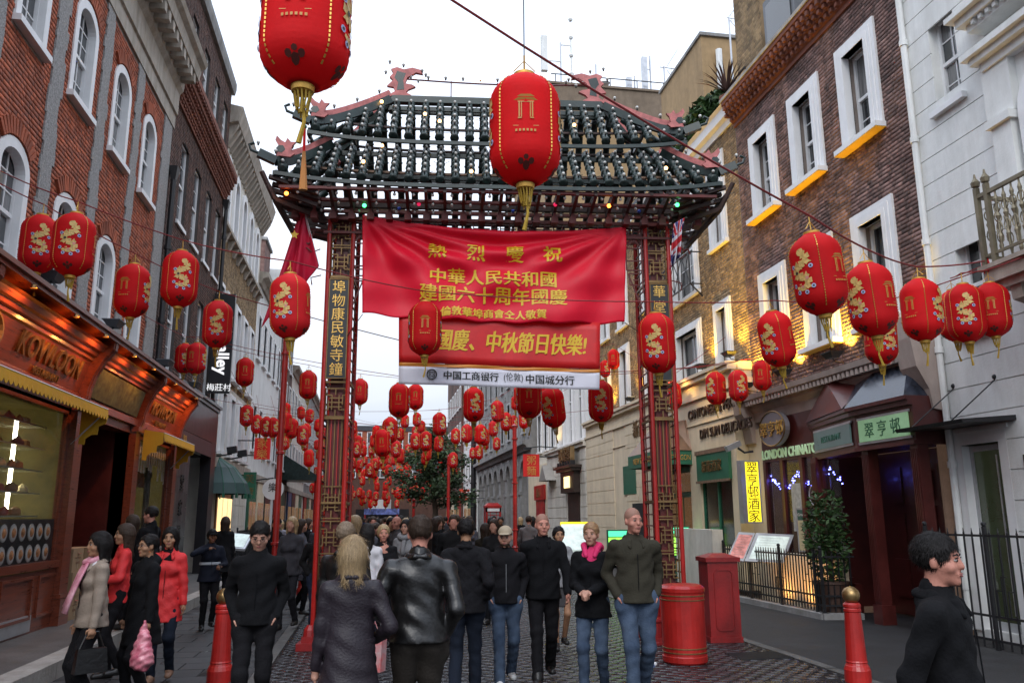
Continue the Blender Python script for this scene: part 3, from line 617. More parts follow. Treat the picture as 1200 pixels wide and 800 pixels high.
# --- L2 dark brick building and black shopfront
b2 = thing('brick_building', 'tall dark brown brick building with a projecting brick cornice over the black shopfront', 'building', (XL, 22, 0))
CY2 = [20.75, 22.35, 23.95, 25.4]
ops2 = [(c-.4, c+.4, 8.95, 11.1, .12) for c in CY2]+[(c-.4, c+.4, 5.2, 7.75, .12) for c in CY2]+[(c-.38, c+.38, 13.35, 14.75, .1) for c in CY2]
wall(b2, XL, -1, 19.2, 26.2, 4.6, 15.9, [o[:4] for o in ops2], m_mortar_d)
bricks(b2, XL, -1, 19.22, 26.18, 4.75, 15.5, [o for o in ops2], m_darkbrick)
for o in ops2: sash(b2, XL, -1, *o[:4], nx=2, ny=(2, 2), arch=0, surround=0, inset=.1, sill=True, sill_out=.06, blind=.2)
cornice(b2, XL, -1, 19.25, 26.15, [(0, 11.7), (.06, 11.7), (.06, 11.85), (.12, 11.87), (.12, 12.02), (.2, 12.05), (.2, 12.2), (.3, 12.23), (.3, 12.42), (.38, 12.45), (.38, 12.6), (0, 12.7)], m_terr, 'brick_cornice')
for z in (11.85, 12.02, 12.2, 12.42):
    mb = MB(); y = 19.3
    while y < 26.1: fbx(mb, XL, -1, -.1-(z-11.85)*.48, -.0, y, y+.1, z-.07, z); y += .2
    part('dentils', mb, m_terr, b2)['kind'] = 'stuff'
cornice(b2, XL, -1, 19.2, 26.25, [(0, 15.5), (.1, 15.5), (.14, 15.7), (.14, 15.9), (0, 15.95)], m_stone, 'coping')
downpipe(b2, XL, -1, 26.05, 4.6, 11.4, .06)
mb = MB(); XB = -4.66
fbx(mb, XB, -1, 0, .3, 20.68, 26.2, 3.9, 4.95); fbx(mb, XB, -1, 0, .3, 20.68, 21.1, .1, 3.9); fbx(mb, XB, -1, 0, .3, 25.5, 26.2, .1, 3.9); fbx(mb, XB, -1, .02, .25, 21.1, 22.6, .15, 3.45)
fbx(mb, XB, -1, -.1, .0, 20.68, 26.25, 4.95, 5.03); fbx(mb, XB, -1, -.05, .0, 20.68, 26.22, 4.85, 4.95)
part('black_shopfront', mb, mat('satin_charcoal', (.022, .02, .023), .35, var=.2, coat=.2), b2)
mb = MB(); fbx(mb, XB, -1, -.012, .02, 21.12, 25.48, 3.47, 3.88); part('maroon_fascia', mb, mat('maroon_grey', (.075, .03, .032), .45), b2)
lettering('餐廳', .2, (XB+.02, 21.8, 3.68), (0, 1, 0), (0, 0, 1), m_gold, b2)
mb = MB(); fbx(mb, XB, -1, 1.4, 1.5, 21.1, 25.5, .1, 3.5); fbx(mb, XB, -1, .25, 1.5, 22.6, 22.66, .1, 3.5); fbx(mb, XB, -1, .25, 1.5, 21.1, 25.5, 3.45, 3.5); part('dark_doorway', mb, m_dark, b2)
for k in range(3): lettering('堂家樂'[k], .42, (XB+.01, 21.85, 2.6-k*.62), (0, 1, 0), (0, 0, 1), m_black, b2, ext=.02)
mb = MB()
for k in range(5):
    for j in range(9): fbx(mb, XB, -1, -.006, .02, 21.12+k*.3, 21.12+k*.3+.29, .2+j*.36, .2+j*.36+.35)
part_split('slate_tile', mb, mat('grey_slate_tile', (.05, .048, .05), .4, isl=.3), b2)
# hanging black sign
m_signw = mat('lit_white_letters', (.8, .8, .8), .5, emit=(1, 1, 1), es=.45)
t = thing('hanging_sign', 'black vertical hanging sign with white lettering beside the dark brick building', 'sign', (XL+.7, 26.0, 6.5))
Yb = 25.6; pA = atY(248, 400, Yb); pB = atY(269, 461, Yb); mb = MB(); mb.box(pA.x, pB.x, Yb-.06, Yb+.06, pB.z, pA.z+1.5); part('panel', mb, m_blackp, t)
xm = (pA.x+pB.x)/2; zt = pA.z+1.5
o = lettering('alley', .50, (xm, Yb-.066, (atY(258, 400, Yb).z+atY(258, 441, Yb).z)/2-.05), (0, 0, -1), (1, 0, 0), m_signw, t, bold=.012)
lettering('梅莊村', .24, (xm, Yb-.066, atY(258, 454, Yb).z), (1, 0, 0), (0, 0, 1), m_signw, t, bold=.006)
mb = MB(); mb.tube([(XL, Yb, zt-.2), (pA.x, Yb, zt-.2)], .03); mb.tube([(XL, Yb, pB.z+.3), (pA.x, Yb, pB.z+.3)], .03); part('bracket', mb, m_iron, t)
# --- L3 pale building with corbelled cornice
X3 = -5.1
b3 = thing('stone_building', 'pale building with tall arched windows under a corbelled cornice, ochre brick band below', 'building', (X3, 30, 0))
c3 = [27.3, 29.1, 30.9, 32.7, 34.5]
o3 = [(c-.42, c+.42, 11.3, 13.6, .4) for c in c3]+[(c-.42, c+.42, 6.6, 9.2) for c in c3]+[(c-.42, c+.42, 3.9, 5.9) for c in c3]
wall(b3, X3, -1, 26.2, 36, 0, 15.1, [o[:4] for o in o3], m_cream2)
bricks(b3, X3, -1, 26.3, 35.9, 9.35, 11.0, [], m_yelbrick); bricks(b3, X3, -1, 26.3, 35.9, 6.3, 9.3, [(a-.2, b_+.2, c-.1, d+.2) for a, b_, c, d, *_ in o3[5:10]], m_yelbrick)
for o in o3: sash(b3, X3, -1, *o[:4], nx=2, ny=(2, 2), arch=(o[4] if len(o) > 4 else 0), surround=.18, proud=.08, inset=.1, sill_out=.2)
cornice(b3, X3, -1, 26.2, 36, [(0, 14.2), (.08, 14.2), (.1, 14.5), (.42, 14.6), (.5, 14.9), (.55, 15.1), (0, 15.2)], m_cornice)
mb = MB(); y = 26.4
while y < 35.9: mb.prism([(X3, 13.95), (X3+.08, 13.95), (X3+.36, 14.45), (X3+.4, 14.58), (X3, 14.58)], y, y+.16, 'y'); y += .45
part_split('corbel', mb, m_cornice, b3, 10, 7)
mb = MB(); y = 26.4
while y < 35.9: mb.prism([(X3, 10.75), (X3+.06, 10.75), (X3+.22, 11.08), (X3, 11.1)], y, y+.2, 'y'); y += .9
part_split('bracket', mb, m_cornice, b3, 8, 6); mb = MB(); fbx(mb, X3, -1, -.24, 0, 26.2, 36, 11.1, 11.22); part('string_course', mb, m_cornice, b3); mb = MB(); fbx(mb, X3, -1, -.14, 0, 26.2, 36, 3.35, 3.7); part('string_course', mb, m_cornice, b3)
mb = MB(); z = .2
while z < 3.2:
    for a, b_ in ((26.25, 27.6), (27.62, 29.0), (32.6, 34.2), (34.25, 35.9)): fbx(mb, X3, -1, -.03, 0, a, b_-.02, z, z+.38)
    z += .4
part_split('rusticated_block', mb, m_cream2, b3)
mb = MB(); fbx(mb, X3, -1, -.05, .3, 29.2, 32.4, .2, 3.2); part('shopfront', mb, mat('orange_brown_timber', (.32, .12, .035), .45, var=.25), b3)
for k in range(3):
    mb = MB(); fbx(mb, X3, -1, -.07, 0, 29.4+k*1.0, 30.2+k*1.0, .9, 2.4); part('lit_window', mb, mat('warm_lit_window', (.6, .45, .25), .3, emit=(1, .68, .32), es=.8, var=.5, nscale=2.5), b3)
# --- far left row: more houses
def plain(name, label, X, s, y0, y1, top, m, nwin, rows, wm=None, cm_=None, shop=None, win=(.9, 1.9), depth=8, glass=None):
    b = thing(name, label, 'building', (X, (y0+y1)/2, 0)); st_ = (y1-y0)/nwin; ops = []
    for r_ in rows:
        for k in range(nwin): c = y0+st_*(k+.5); ops.append((c-win[0]/2, c+win[0]/2, r_, r_+win[1]))
    wall(b, X, s, y0, y1, 0, top, ops, m, thick=depth)
    for o in ops: sash(b, X, s, *o, nx=2, ny=(2, 2), surround=.12, proud=.05, inset=.1)
    cornice(b, X, s, y0, y1, [(0, top-.5), (.1, top-.5), (.18, top-.3), (.4, top-.2), (.42, top), (0, top+.05)], cm_ or m_cornice)
    mb = MB(); fbx(mb, X, s, -.15, .0, y0, y1, 3.3, 3.6); part('string_course', mb, cm_ or m_cornice, b)
    if shop:
        k = 0; y = y0+.3
        while y+2.2 < y1:
            mb = MB(); fbx(mb, X, s, -.1, 0, y, y+2.3, .15, 3.3); f = part('shopfront', mb, shop[k % len(shop)], b)
            g2 = MB(); fbx(g2, X, s, -.12, -.1, y+.2, y+1.0, .7, 2.4); fbx(g2, X, s, -.12, -.1, y+1.2, y+2.1, .7, 2.4); link('shop_glazing', g2.mesh('shop_glazing', glass or mat('warm_lit_window2', (.2, .15, .1), .15, emit=(1, .55, .25), es=.07, var=.9, nscale=1.5)), f)
            k += 1; y += 2.7
    return b
sg = [mat('shop_red', (.35, .03, .025), .5), mat('shop_green', (.03, .12, .07), .5), m_cream, m_blackp, mat('shop_blue', (.05, .09, .2), .5)]
plain('white_house', 'plain white rendered house just past the corbelled building on the left', -5.1, -1, 36, 46, 12.3, m_stucco, 5, (4.6, 8.6), shop=sg[1:])
plain('brown_house', 'narrow dark brown house with a stepped top on the far left row', -5.1, -1, 46, 53, 13.4, m_darkbrick, 3, (4.4, 7.6, 10.4), shop=sg)
plain('pale_house', 'pale yellowish house farthest along the left row', -5.1, -1, 53, 66, 11.2, m_cream2, 6, (4.4, 7.8), shop=sg[::-1])
plain('grey_house', 'grey house at the far end of the left row near the street crossing', -5.1, -1, 66, 84, 12, m_stone, 7, (4.4, 7.8), shop=sg)
pa = thing('roof_stair_block', 'small brown brick stair tower with white box above the left roofs', 'building', (-6.2, 44, 12.3))
mb = MB(); mb.box(-8.5, -5.9, 43.2, 45.5, 12.3, 16.2); part('brick_block', mb, m_brownbrick, pa); mb = MB(); mb.box(-8.6, -5.8, 43.1, 45.6, 16.2, 16.35); part('coping', mb, m_stone, pa)
mb = MB(); mb.box(-6.1, -5.2, 46.5, 48.0, 13.45, 15.6); part('white_box', mb, m_stucco, pa)
# --- building closing the street
b5 = thing('end_building', 'red brick building with slate mansard and white windows closing the far end of the street', 'building', (2, 92, 0))
Yf = 92.
mb = MB()
def zf(py): return atY(450, py, Yf).z
mb.box(-12, 20, Yf, Yf+10, 0, zf(553)); part('lower_wall', mb, m_darkbrick, b5)
mb = MB(); z0_, z1_, z2_ = zf(553), zf(505), zf(505)
mb.add([(-12, Yf, z0_), (20, Yf, z0_), (20, Yf+3, zf(535)), (-12, Yf+3, zf(535))], [(0, 1, 2, 3)]); part('slate_roof', mb, m_slate, b5)
mb = MB(); mb.box(-12, 20, Yf+3, Yf+11, zf(560), atY(450, 505, Yf+3).z); part('upper_wall', mb, mat('orange_brick_far', (.33, .10, .05), .85, var=.2, nscale=.4), b5)
mb = MB(); mb.box(-12, 20, Yf+2.9, Yf+11.1, atY(450, 505, Yf+3).z, atY(450, 499, Yf+3).z); part('parapet', mb, m_slate, b5)
for k in range(9):
    for py, hh, yy in ((555, .9, Yf), (527, 1.5, Yf+3), (513, 1.3, Yf+3)):
        x = -5.2+k*1.55+(.5 if py != 555 else 0); z = atY(450, py, yy).z
        mb = MB(); mb.box(x-.5, x+.5, yy-.12, yy+.02, z-hh/2, z+hh/2); o = part('window', mb, m_white, b5)
        g2 = MB(); g2.box(x-.4, x-.04, yy-.14, yy-.12, z-hh/2+.1, z+hh/2-.1); g2.box(x+.04, x+.4, yy-.14, yy-.12, z-hh/2+.1, z+hh/2-.1); link('pane', g2.mesh('pane', m_glassc if random.random() < .4 else m_glass), o)
# =================== RIGHT ROW ===================
XR = 8.7
amber = (1, .58, .05)
m_soff = mat('floodlit_sill_tint', (.62, .38, .06), .6)  # amber glow of the floodlights below, painted into the sill undersides
# --- R1 white stucco building
r1 = thing('stucco_building', 'white channelled stucco building with ornate balcony at the right edge', 'building', (XR, 7, 0))
o1 = [(10.05, 10.62, 7.95, 9.5), (10.05, 10.62, 4.35, 5.8), (10.22, 11.0, .12, 2.72), (7.2, 8.8, 5.0, 7.7), (4.2, 5.8, 5.0, 7.7)]
wall(r1, XR, 1, 1, 11.2, 0, 13.5, o1, m_stucco)
mb = MB(); z = .25; row = 0
while z < 13:
    h = .415; segs = [(1.0, 11.19)]
    cuts = sorted([(o[0], o[1]) for o in o1 if o[2]-.02 < z+h/2 < o[3]+.02]+([(6.6, 9.5)] if 4.6 < z < 8.6 else []))
    cur = 1.0; out = []
    for a, b_ in cuts:
        if a > cur: out.append((cur, a))
        cur = max(cur, b_)
    out.append((cur, 11.19))
    for a, b_ in out: fbx(mb, XR, 1, -.028, .0, a, b_, z, z+h-.016)
    z += h
part_split('stucco_course', mb, m_stucco, r1)
for o in o1[:2]: sash(r1, XR, 1, *o, nx=2, ny=(2, 2), surround=0, inset=.16, blind=.15)
for o in o1[3:]: sash(r1, XR, 1, *o, nx=3, ny=(2, 3), arch=.6, surround=.2, proud=.12, inset=.14)
mb = MB()     # pilaster, arch and heavy cornices round the first floor window
fbx(mb, XR, 1, -.16, 0, 9.1, 9.45, 5.0, 7.05); fbx(mb, XR, 1, -.22, 0, 9.05, 9.5, 7.05, 7.17); fbx(mb, XR, 1, -.12, 0, 9.05, 9.55, 7.18, 8.1)
fbx(mb, XR, 1, -.26, 0, 6.6, 9.6, 8.1, 8.2); fbx(mb, XR, 1, -.34, 0, 6.6, 9.68, 8.2, 8.3); fbx(mb, XR, 1, -.16, 0, 6.6, 9.5, 7.97, 8.1)
fbx(mb, XR, 1, -.4, 0, 1, 9.6, 8.7, 8.82); fbx(mb, XR, 1, -.3, 0, 1, 9.5, 8.58, 8.7); fbx(mb, XR, 1, -.5, 0, 1, 9.7, 8.82, 8.9)
part('moulded_surround', mb, m_stucco, r1)
mb = MB(); y = 2.
while y < 9.4: fbx(mb, XR, 1, -.36, -.30, y, y+.06, 8.62, 8.69); y += .14
part('dentils', mb, m_stucco, r1)['kind'] = 'stuff'
mb = MB(); x = XR-.75; mb.box(x, XR, 2.2, 9.25, 4.69, 4.87); mb.box(x-.05, XR, 2.15, 9.3, 4.87, 4.93); mb.box(x+.08, XR, 2.3, 9.17, 4.59, 4.69); part('balcony_slab', mb, m_cornice, r1)
for y in (8.9, 7.4, 5.9, 4.4):
    mb = MB(); mb.prism([(XR, 4.59), (XR-.62, 4.59), (XR-.6, 4.42), (XR-.35, 4.35), (XR-.28, 4.12), (XR-.12, 3.97), (XR, 3.97)], y-.09, y+.09, 'y'); part('balcony_bracket', mb, m_cornice, r1)
m_bal = mat('antique_gilt_iron', (.20, .17, .11), .5, metal=.4, var=.3)
mb = MB(); mb.bar((x, 3, 5.89), (x, 9.2, 5.89), .05, .05); mb.bar((x, 3, 5.05), (x, 9.2, 5.05), .035, .035); mb.bar((x, 9.2, 5.89), (XR, 9.2, 5.89), .05, .05); mb.bar((x, 9.2, 5.05), (XR, 9.2, 5.05), .035, .035)
for y in (9.2, 9.02): mb.box(x-.03, x+.03, y-.03, y+.03, 4.93, 6.02); mb.lathe([(.01, 0), (.05, .02), (.06, .08), (.02, .14), (.01, .2)], 8, (x, y, 6.02)); 
part('balcony_rail', mb, m_bal, r1)
bm_ = MB()
for q in range(8):
    zz = np.linspace(0, .84, 9); pass
bal = MB(); bal.lathe([(.012, 0), (.016, .1), (.03, .18), (.016, .24), (.014, .4), (.035, .46), (.014, .52), (.016, .62), (.028, .7), (.012, .76), (.012, .84)], 7)
bal.tube([(0, .05*math.sin(t), .3+.08*math.cos(t)) for t in np.linspace(0, 6.28, 10)], .011, 4); bal.tube([(0, .055*math.sin(t), .58+.07*math.cos(t)) for t in np.linspace(0, 6.28, 10)], .011, 4)
bme = bal.mesh('baluster', m_bal); y = 8.88
while y > 2.6: o = link('baluster', bme, r1); o.location = Vector((x, y, 5.05))-r1.location; y -= .135
for k in range(4): o = link('baluster', bme, r1); o.location = Vector((x+.13+k*.15, 9.2, 5.05))-r1.location; o.rotation_euler.z = R(90)
downpipe(r1, XR, 1, 11.13, .1, 12.5, .05, m_stucco, hopper=False)
# door with glass
mb = MB(); fbx(mb, XR, 1, -.03, .1, 10.08, 10.24, .1, 2.9); fbx(mb, XR, 1, -.03, .1, 10.98, 11.14, .1, 2.9); fbx(mb, XR, 1, -.03, .1, 10.24, 10.98, 2.72, 2.9); fbx(mb, XR, 1, -.05, .0, 10.02, 11.18, 2.9, 2.96); part('door_surround', mb, m_white, r1)
mb = MB(); fbx(mb, XR, 1, .1, .15, 10.24, 10.3, .12, 2.7); fbx(mb, XR, 1, .1, .15, 10.92, 10.98, .12, 2.7); fbx(mb, XR, 1, .1, .15, 10.3, 10.92, 2.62, 2.7); fbx(mb, XR, 1, .1, .15, 10.3, 10.92, .12, .24); dd = part('door', mb, m_greyp, r1)
g_ = MB(); fbx(g_, XR, 1, .12, .13, 10.3, 10.92, .24, 2.62); link('door_glass', g_.mesh('door_glass', mat('dim_green_glass', (.035, .05, .035), .08, var=.6, nscale=.8, spec=1., emit=(.7, .8, .35), es=.008)), dd)
mb = MB(); mb.tube([(XR+.07, 10.42, .35), (XR+.07, 10.42, 2.55)], .014, 6); link('door_handle', mb.mesh('door_handle', m_silver), dd)
t = thing('entrance_canopy', 'thin dark canopy slung on two rods over the glazed door of the white building', 'canopy', (XR, 10.5, 2.93))
mb = MB(); mb.add([(XR-.0, 9.85, 2.98), (XR, 11.3, 2.98), (XR-.85, 11.3, 2.93), (XR-.85, 9.85, 2.93), (XR, 9.85, 3.05), (XR, 11.3, 3.05), (XR-.87, 11.3, 2.98), (XR-.87, 9.85, 2.98)], [(3, 2, 1, 0), (4, 5, 6, 7), (0, 1, 5, 4), (1, 2, 6, 5), (2, 3, 7, 6), (3, 0, 4, 7)]); part('canopy_plate', mb, m_iron, t)
for y in (10.15, 11.0): mb = MB(); mb.tube([(XR-.8, y, 2.98), (XR, y, 3.6)], .01, 5); mb.ball((XR-.02, y, 3.62), .04, 8, 5); part('rod', mb, m_iron, t)
for k, y in enumerate((9.6, 9.6)):
    z = (2.35, 1.95)[k]; o = MB(); fbx(o, XR, 1, -.05, -.02, 9.45, 9.8, z-.15, z+.15, 0); fbx(o, XR, 1, -.055, -.05, 9.48, 9.77, z-.12, z+.12, 1)
    tag(part('wall_notice', o, [m_iron, mat('poster_print', (.4, .2, .15), .6, var=.6, nscale=12)]), ('upper', 'lower')[k]+' small framed notice on the white wall beside the glazed door', 'notice')
# --- R2 plum brick building with London Chinatown restaurant
r2 = thing('brick_building', 'plum brown brick building with white framed windows above the dark red restaurant front', 'building', (XR, 14.4, 0))
c2 = [12.57, 14.47, 16.33]
o2 = [(c-.37, c+.37, 8.45, 10.25) for c in c2]+[(c-.37, c+.37, 5.0, 6.85) for c in c2]
wall(r2, XR, 1, 11.2, 17.65, 3.6, 11.95, o2, m_mortar)
bricks(r2, XR, 1, 11.22, 17.63, 4.3, 11.2, [(a-.22, b_+.22, c, d+.22) for a, b_, c, d in o2], m_brownbrick)
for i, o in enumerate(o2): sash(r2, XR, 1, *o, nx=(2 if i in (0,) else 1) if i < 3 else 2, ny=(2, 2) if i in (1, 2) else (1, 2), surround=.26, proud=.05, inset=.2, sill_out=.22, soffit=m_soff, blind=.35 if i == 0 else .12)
cornice(r2, XR, 1, 11.2, 17.65, [(0, 11.15), (.05, 11.15), (.05, 11.25), (.1, 11.27), (.1, 11.37), (.17, 11.4), (.17, 11.5), (.26, 11.53), (.26, 11.66), (.34, 11.7), (.34, 11.8), (0, 11.85)], m_terr, 'brick_cornice')
mb = MB(); y = 11.25
while y < 17.6: fbx(mb, XR, 1, -.16, -.04, y, y+.09, 11.28, 11.36); fbx(mb, XR, 1, -.25, -.1, y+.09, y+.18, 11.42, 11.5); fbx(mb, XR, 1, -.33, -.2, y, y+.09, 11.56, 11.66); y += .19
part('dentils', mb, m_terr, r2)['kind'] = 'stuff'
mb = MB(); fbx(mb, XR, 1, -.37, .2, 11.2, 17.7, 11.8, 11.88); part('coping', mb, m_cornice, r2)
mb = MB(); mb.add([(XR+.1, 11.2, 11.88), (XR+.1, 17.6, 11.88), (XR+1.9, 17.6, 14.2), (XR+1.9, 11.2, 14.2), (XR+7, 11.2, 14.3), (XR+7, 17.6, 14.3)], [(0, 1, 2, 3), (3, 2, 5, 4)]); part('slate_roof', mb, m_slate, r2)
for y0, y1 in ((12.2, 13.4), (15.0, 16.4)):
    mb = MB(); fbx(mb, XR, 1, .3, 2.2, y0, y1, 12.3, 13.8); d_ = part('dormer', mb, m_lead, r2)
    g_ = MB(); fbx(g_, XR, 1, .27, .3, y0+.15, y1-.15, 12.5, 13.6); link('pane', g_.mesh('pane', m_glass), d_)
mb = MB(); fbx(mb, XR, 1, .5, 2.4, 16.9, 18.3, 11.8, 15.6); fbx(mb, XR, 1, .42, 2.48, 16.82, 18.38, 15.6, 15.8); ch = part('chimney', mb, m_yelbrick, r2)
mb = MB(); [mb.lathe([(.14, 0), (.11, .5), (.14, .55)], 8, (XR+.8+k*.45, 17.6, 15.8)) for k in range(4)]; link('chimney_pot', mb.mesh('chimney_pot', m_terr), ch)
bricks(r2, XR+.5, 1, 16.9, 18.3, 12.3, 15.55, [], m_yelbrick)
# amber floods grazing the wall
k = 0
fl = [(12.05, 'wide black floodlight lit amber nearest the white downpipe'), (13.55, 'wide black floodlight lit amber between the first and second restaurant windows'), (15.4, 'wide black floodlight lit amber between the second and third restaurant windows'), (17.1, 'wide black floodlight lit amber at the far end of the restaurant cornice')]
for y, lb in fl:
    flood((XR-.42, y, 4.62), 1, lb); spot('flood_lamp', (XR-.17, y, 4.72), (XR+.02, y, 5.9), amber, 210, R(125), .9, .04)
for y in (12.57, 14.47, 16.33): spot('sill_lamp', (XR-.34, y, 7.25), (XR-.13, y, 8.4), amber, 9, R(72), .9, .05)
# ground floor: cornice, fascia, bay
XF = 8.5
m_pinkst = mat('pinkish_cream_paint', (.42, .34, .3), .65, var=.08, dirt=.2, bump=.1)
cornice(r2, XF, 1, 11.35, 17.6, [(-.5, 3.75), (0, 3.75), (.02, 3.95), (.1, 4.05), (.12, 4.15), (.28, 4.22), (.3, 4.32), (-.5, 4.4)], m_pinkst, 'shop_cornice')
mb = MB(); y = 11.5
while y < 17.4: fbx(mb, XF, 1, -.26, -.1, y, y+.07, 4.1, 4.2); y += .14
part('dentils', mb, m_pinkst, r2)['kind'] = 'stuff'
for y in (17.45, 11.35):
    mb = MB(); mb.prism([(XF+.5, 3.2), (XF-.08, 3.3), (XF-.12, 3.6), (XF-.3, 3.95), (XF-.36, 4.4), (XF-.36, 4.75), (XF+.5, 4.85)], y-.2, y+.2, 'y')
    part('console', mb, m_pinkst, r2)
mb = MB(); fbx(mb, XF, 1, 0, .5, 17.02, 17.65, .1, 3.6); part('cream_pier', mb, m_cream, r2)
mb = MB(); fbx(mb, XF, 1, 0, .5, 11.35, 17.0, 2.85, 3.75); part('fascia', mb, m_dmaroon, r2)
_y0, _y1 = atX(893, 537, XF-.03).y, atX(953, 527, XF-.03).y; _wd = (_y0-_y1)*16.4/13; _me = text_mesh('LONDON CHINATOWN', .27, .012, .006); _w0 = max(v.co.x for v in _me.vertices)*2
yletters('LONDON CHINATOWN', .27, XF, 1, _y0-_wd/2, 3.0, mat('pale_green_letters', (.45, .6, .38), .5, emit=(.6, .9, .5), es=.12), r2, out=.02, ext=.012, bold=.006, sx=_wd/_w0)
t = thing('oval_sign', 'oval metal sign with three gold characters over the restaurant fascia', 'sign', (XF-.12, 16.1, 3.5))
mb = MB(); mb.prism([(16.1+.55*math.cos(a), 3.5+.36*math.sin(a)) for a in np.linspace(0, 2*math.pi, 29)[:-1]], XF-.08, XF-.2); part('plaque', mb, mat('mauve_metal', (.27, .25, .27), .4, metal=.5), t)
mb = MB(); mb.tube([(XF-.2, 16.1+.55*math.cos(a), 3.5+.36*math.sin(a)) for a in np.linspace(0, 2*math.pi, 29)], .018, 5, cap=False); part('rim', mb, m_dgold, t)
yletters('翠亨邨', .34, XF-.2, 1, 16.1, 3.5, m_gold, t, out=.02, ext=.012, bold=.012)
# canted bay with hipped roof over the entrance
XO = 8.1
def bayring(z0_, z1_, off, m, name):
    mb = MB(); P = [(XF+.3, 14.9+off), (XF, 14.9+off), (XO-off, 12.75+off*.6), (XO-off, 11.2), (XF+.3, 11.2)]; mb.prism(P, z0_, z1_, 'z'); return part(name, mb, m, r2)
bayring(2.82, 3.36, .0, m_dmaroon, 'bay_fascia'); bayring(3.36, 3.44, .08, m_dmaroon, 'bay_moulding'); bayring(3.44, 3.5, .13, m_dmaroon, 'bay_moulding'); bayring(2.76, 2.82, .04, m_dmaroon, 'bay_moulding')
mb = MB(); P = [(XR, 15.05, 3.5), (XF, 15.05, 3.5), (XO-.12, 12.85, 3.5), (XO-.12, 11.22, 3.5), (XR, 11.22, 3.5), (XR, 13.1, 4.2), (XF-.02, 12.5, 4.2), (XF-.02, 11.7, 4.2), (XR, 11.6, 4.2)]
mb.add(P, [(0, 1, 5), (1, 2, 6, 5), (2, 3, 7, 6), (3, 4, 8, 7)]); part('hipped_roof', mb, mat('glossy_slate_roof', (.03, .035, .05), .18, var=.5, nscale=6), r2)
mb = MB(); mb.add([(XF-.04, 15.02, 3.505), (XO-.13, 12.9, 3.505), ((XF+XO)/2+.02, 13.9, 4.15), (XF+.2, 13.1, 4.12)], [(0, 1, 2), (1, 3, 2), (0, 2, 3)]); part('gable', mb, m_dmaroon, r2)
def lit_panel(p0, p1, z0_, z1_, label, m, txt, sz, tm):
    a = Vector((p0[0], p0[1], 0)); b_ = Vector((p1[0], p1[1], 0)); d_ = (b_-a).normalized(); n_ = Vector((-d_.y, d_.x, 0))
    if n_.x > 0: n_ = -n_
    t = thing('fascia_light_box', label, 'sign', (a.x, a.y, z0_)); mb = MB(); q = [a+d_*.0, b_, b_+n_*.03, a+n_*.03]
    mb.prism([(v.x, v.y) for v in q], z0_, z1_, 'z'); part('panel', mb, m, t)
    q = [a-d_*.04, b_+d_*.04, b_+d_*.04+n_*.02, a-d_*.04+n_*.02]; mb = MB()
    for zz in ((z0_-.04, z0_), (z1_, z1_+.04)): mb.prism([(v.x, v.y) for v in q], *zz, 'z')
    part('frame', mb, m_silver, t); c = (a+b_)/2+n_*.034; lettering(txt, sz, (c.x, c.y, (z0_+z1_)/2), d_, (0, 0, 1), tm, t, ext=.004)
lit_panel((8.44, 14.65), (8.11, 12.9), 2.92, 3.26, 'greenish glass panel reading RESTAURANT on the angled side of the bay', mat('frosted_green_glass', (.16, .26, .24), .3), 'RESTAURANT', .16, m_green2)
lit_panel((8.085, 12.6), (8.085, 11.3), 2.9, 3.26, 'pale green lit panel with three characters over the restaurant entrance', mat('lit_green_panel', (.2, .32, .21), .4, emit=(.5, .9, .45), es=.11, nscale=1.5, var=.3), '翠 亨 邨', .27, mat('dark_green_letters', (.02, .1, .05)))
# window wall
mb = MB()
for y in (16.95, 16.2, 15.4, 14.65): fbx(mb, XF, 1, .0, .12, y-.06, y+.06, .5, 2.85)
fbx(mb, XF, 1, -.02, .16, 14.1, 17.0, .45, .62); fbx(mb, XF, 1, 0, .3, 14.1, 17.0, .0, .5)
part('window_frame', mb, m_dmaroon, r2)
m_rg = mat('restaurant_glass', (.03, .03, .03), .1, alpha=.3, spec=.7, var=.02)
for a, b_ in ((16.26, 16.89), (15.46, 16.14), (14.71, 15.34), (14.1, 14.59)):
    mb = MB(); fbx(mb, XF, 1, .05, .058, a, b_, .62, 2.85); part('window_pane', mb, m_rg, r2)
mb = MB(); fbx(mb, XF, 1, 1.6, 1.7, 11.3, 17.0, 0, 3.2); fbx(mb, XF, 1, .2, 1.6, 17.0, 17.04, 0, 3.2); fbx(mb, XF, 1, .0, 1.6, 11.25, 11.3, 0, 3.2); fbx(mb, XF, 1, .13, 1.6, 11.3, 17.0, 2.83, 2.86); fbx(mb, XF, 1, .13, 1.6, 14.15, 17.0, .0, .05)
part('restaurant_interior', mb, mat('dim_interior', (.09, .06, .045), .8, var=.7, nscale=1.4, emit=(1, .6, .4), es=.03), r2)
m_blue = mat('blue_fairy_lights', (.2, .2, 1), .5, emit=(.12, .14, 1), es=14); mb = MB()
for k in range(90):
    y = random.uniform(14.1, 16.9); yy = y; mb.ball((XF+.1, y, 2.62-.28*abs(math.sin(y*2.6))-random.uniform(0, .12)), .014, 5, 3)
part('fairy_lights', mb, m_blue, r2)['kind'] = 'stuff'
mb = MB(); fbx(mb, XF, 1, .03, .045, 15.5, 15.9, 1.4, 2.35); part('window_poster', mb, mat('poster_white', (.45, .45, .43), .6, var=.3, nscale=14), r2)
mb = MB(); mb.tube([(XF+.03, 15.0+.2*math.cos(a), 2.1+.2*math.sin(a)) for a in np.linspace(0, 6.283, 20)], .012, 4, cap=False); mb.tube([(XF+.03, 15.0+.1*math.cos(a), 2.1+.1*math.sin(a)) for a in np.linspace(0, 4.5, 12)], .012, 4); part('window_roundel', mb, m_greyp, r2)
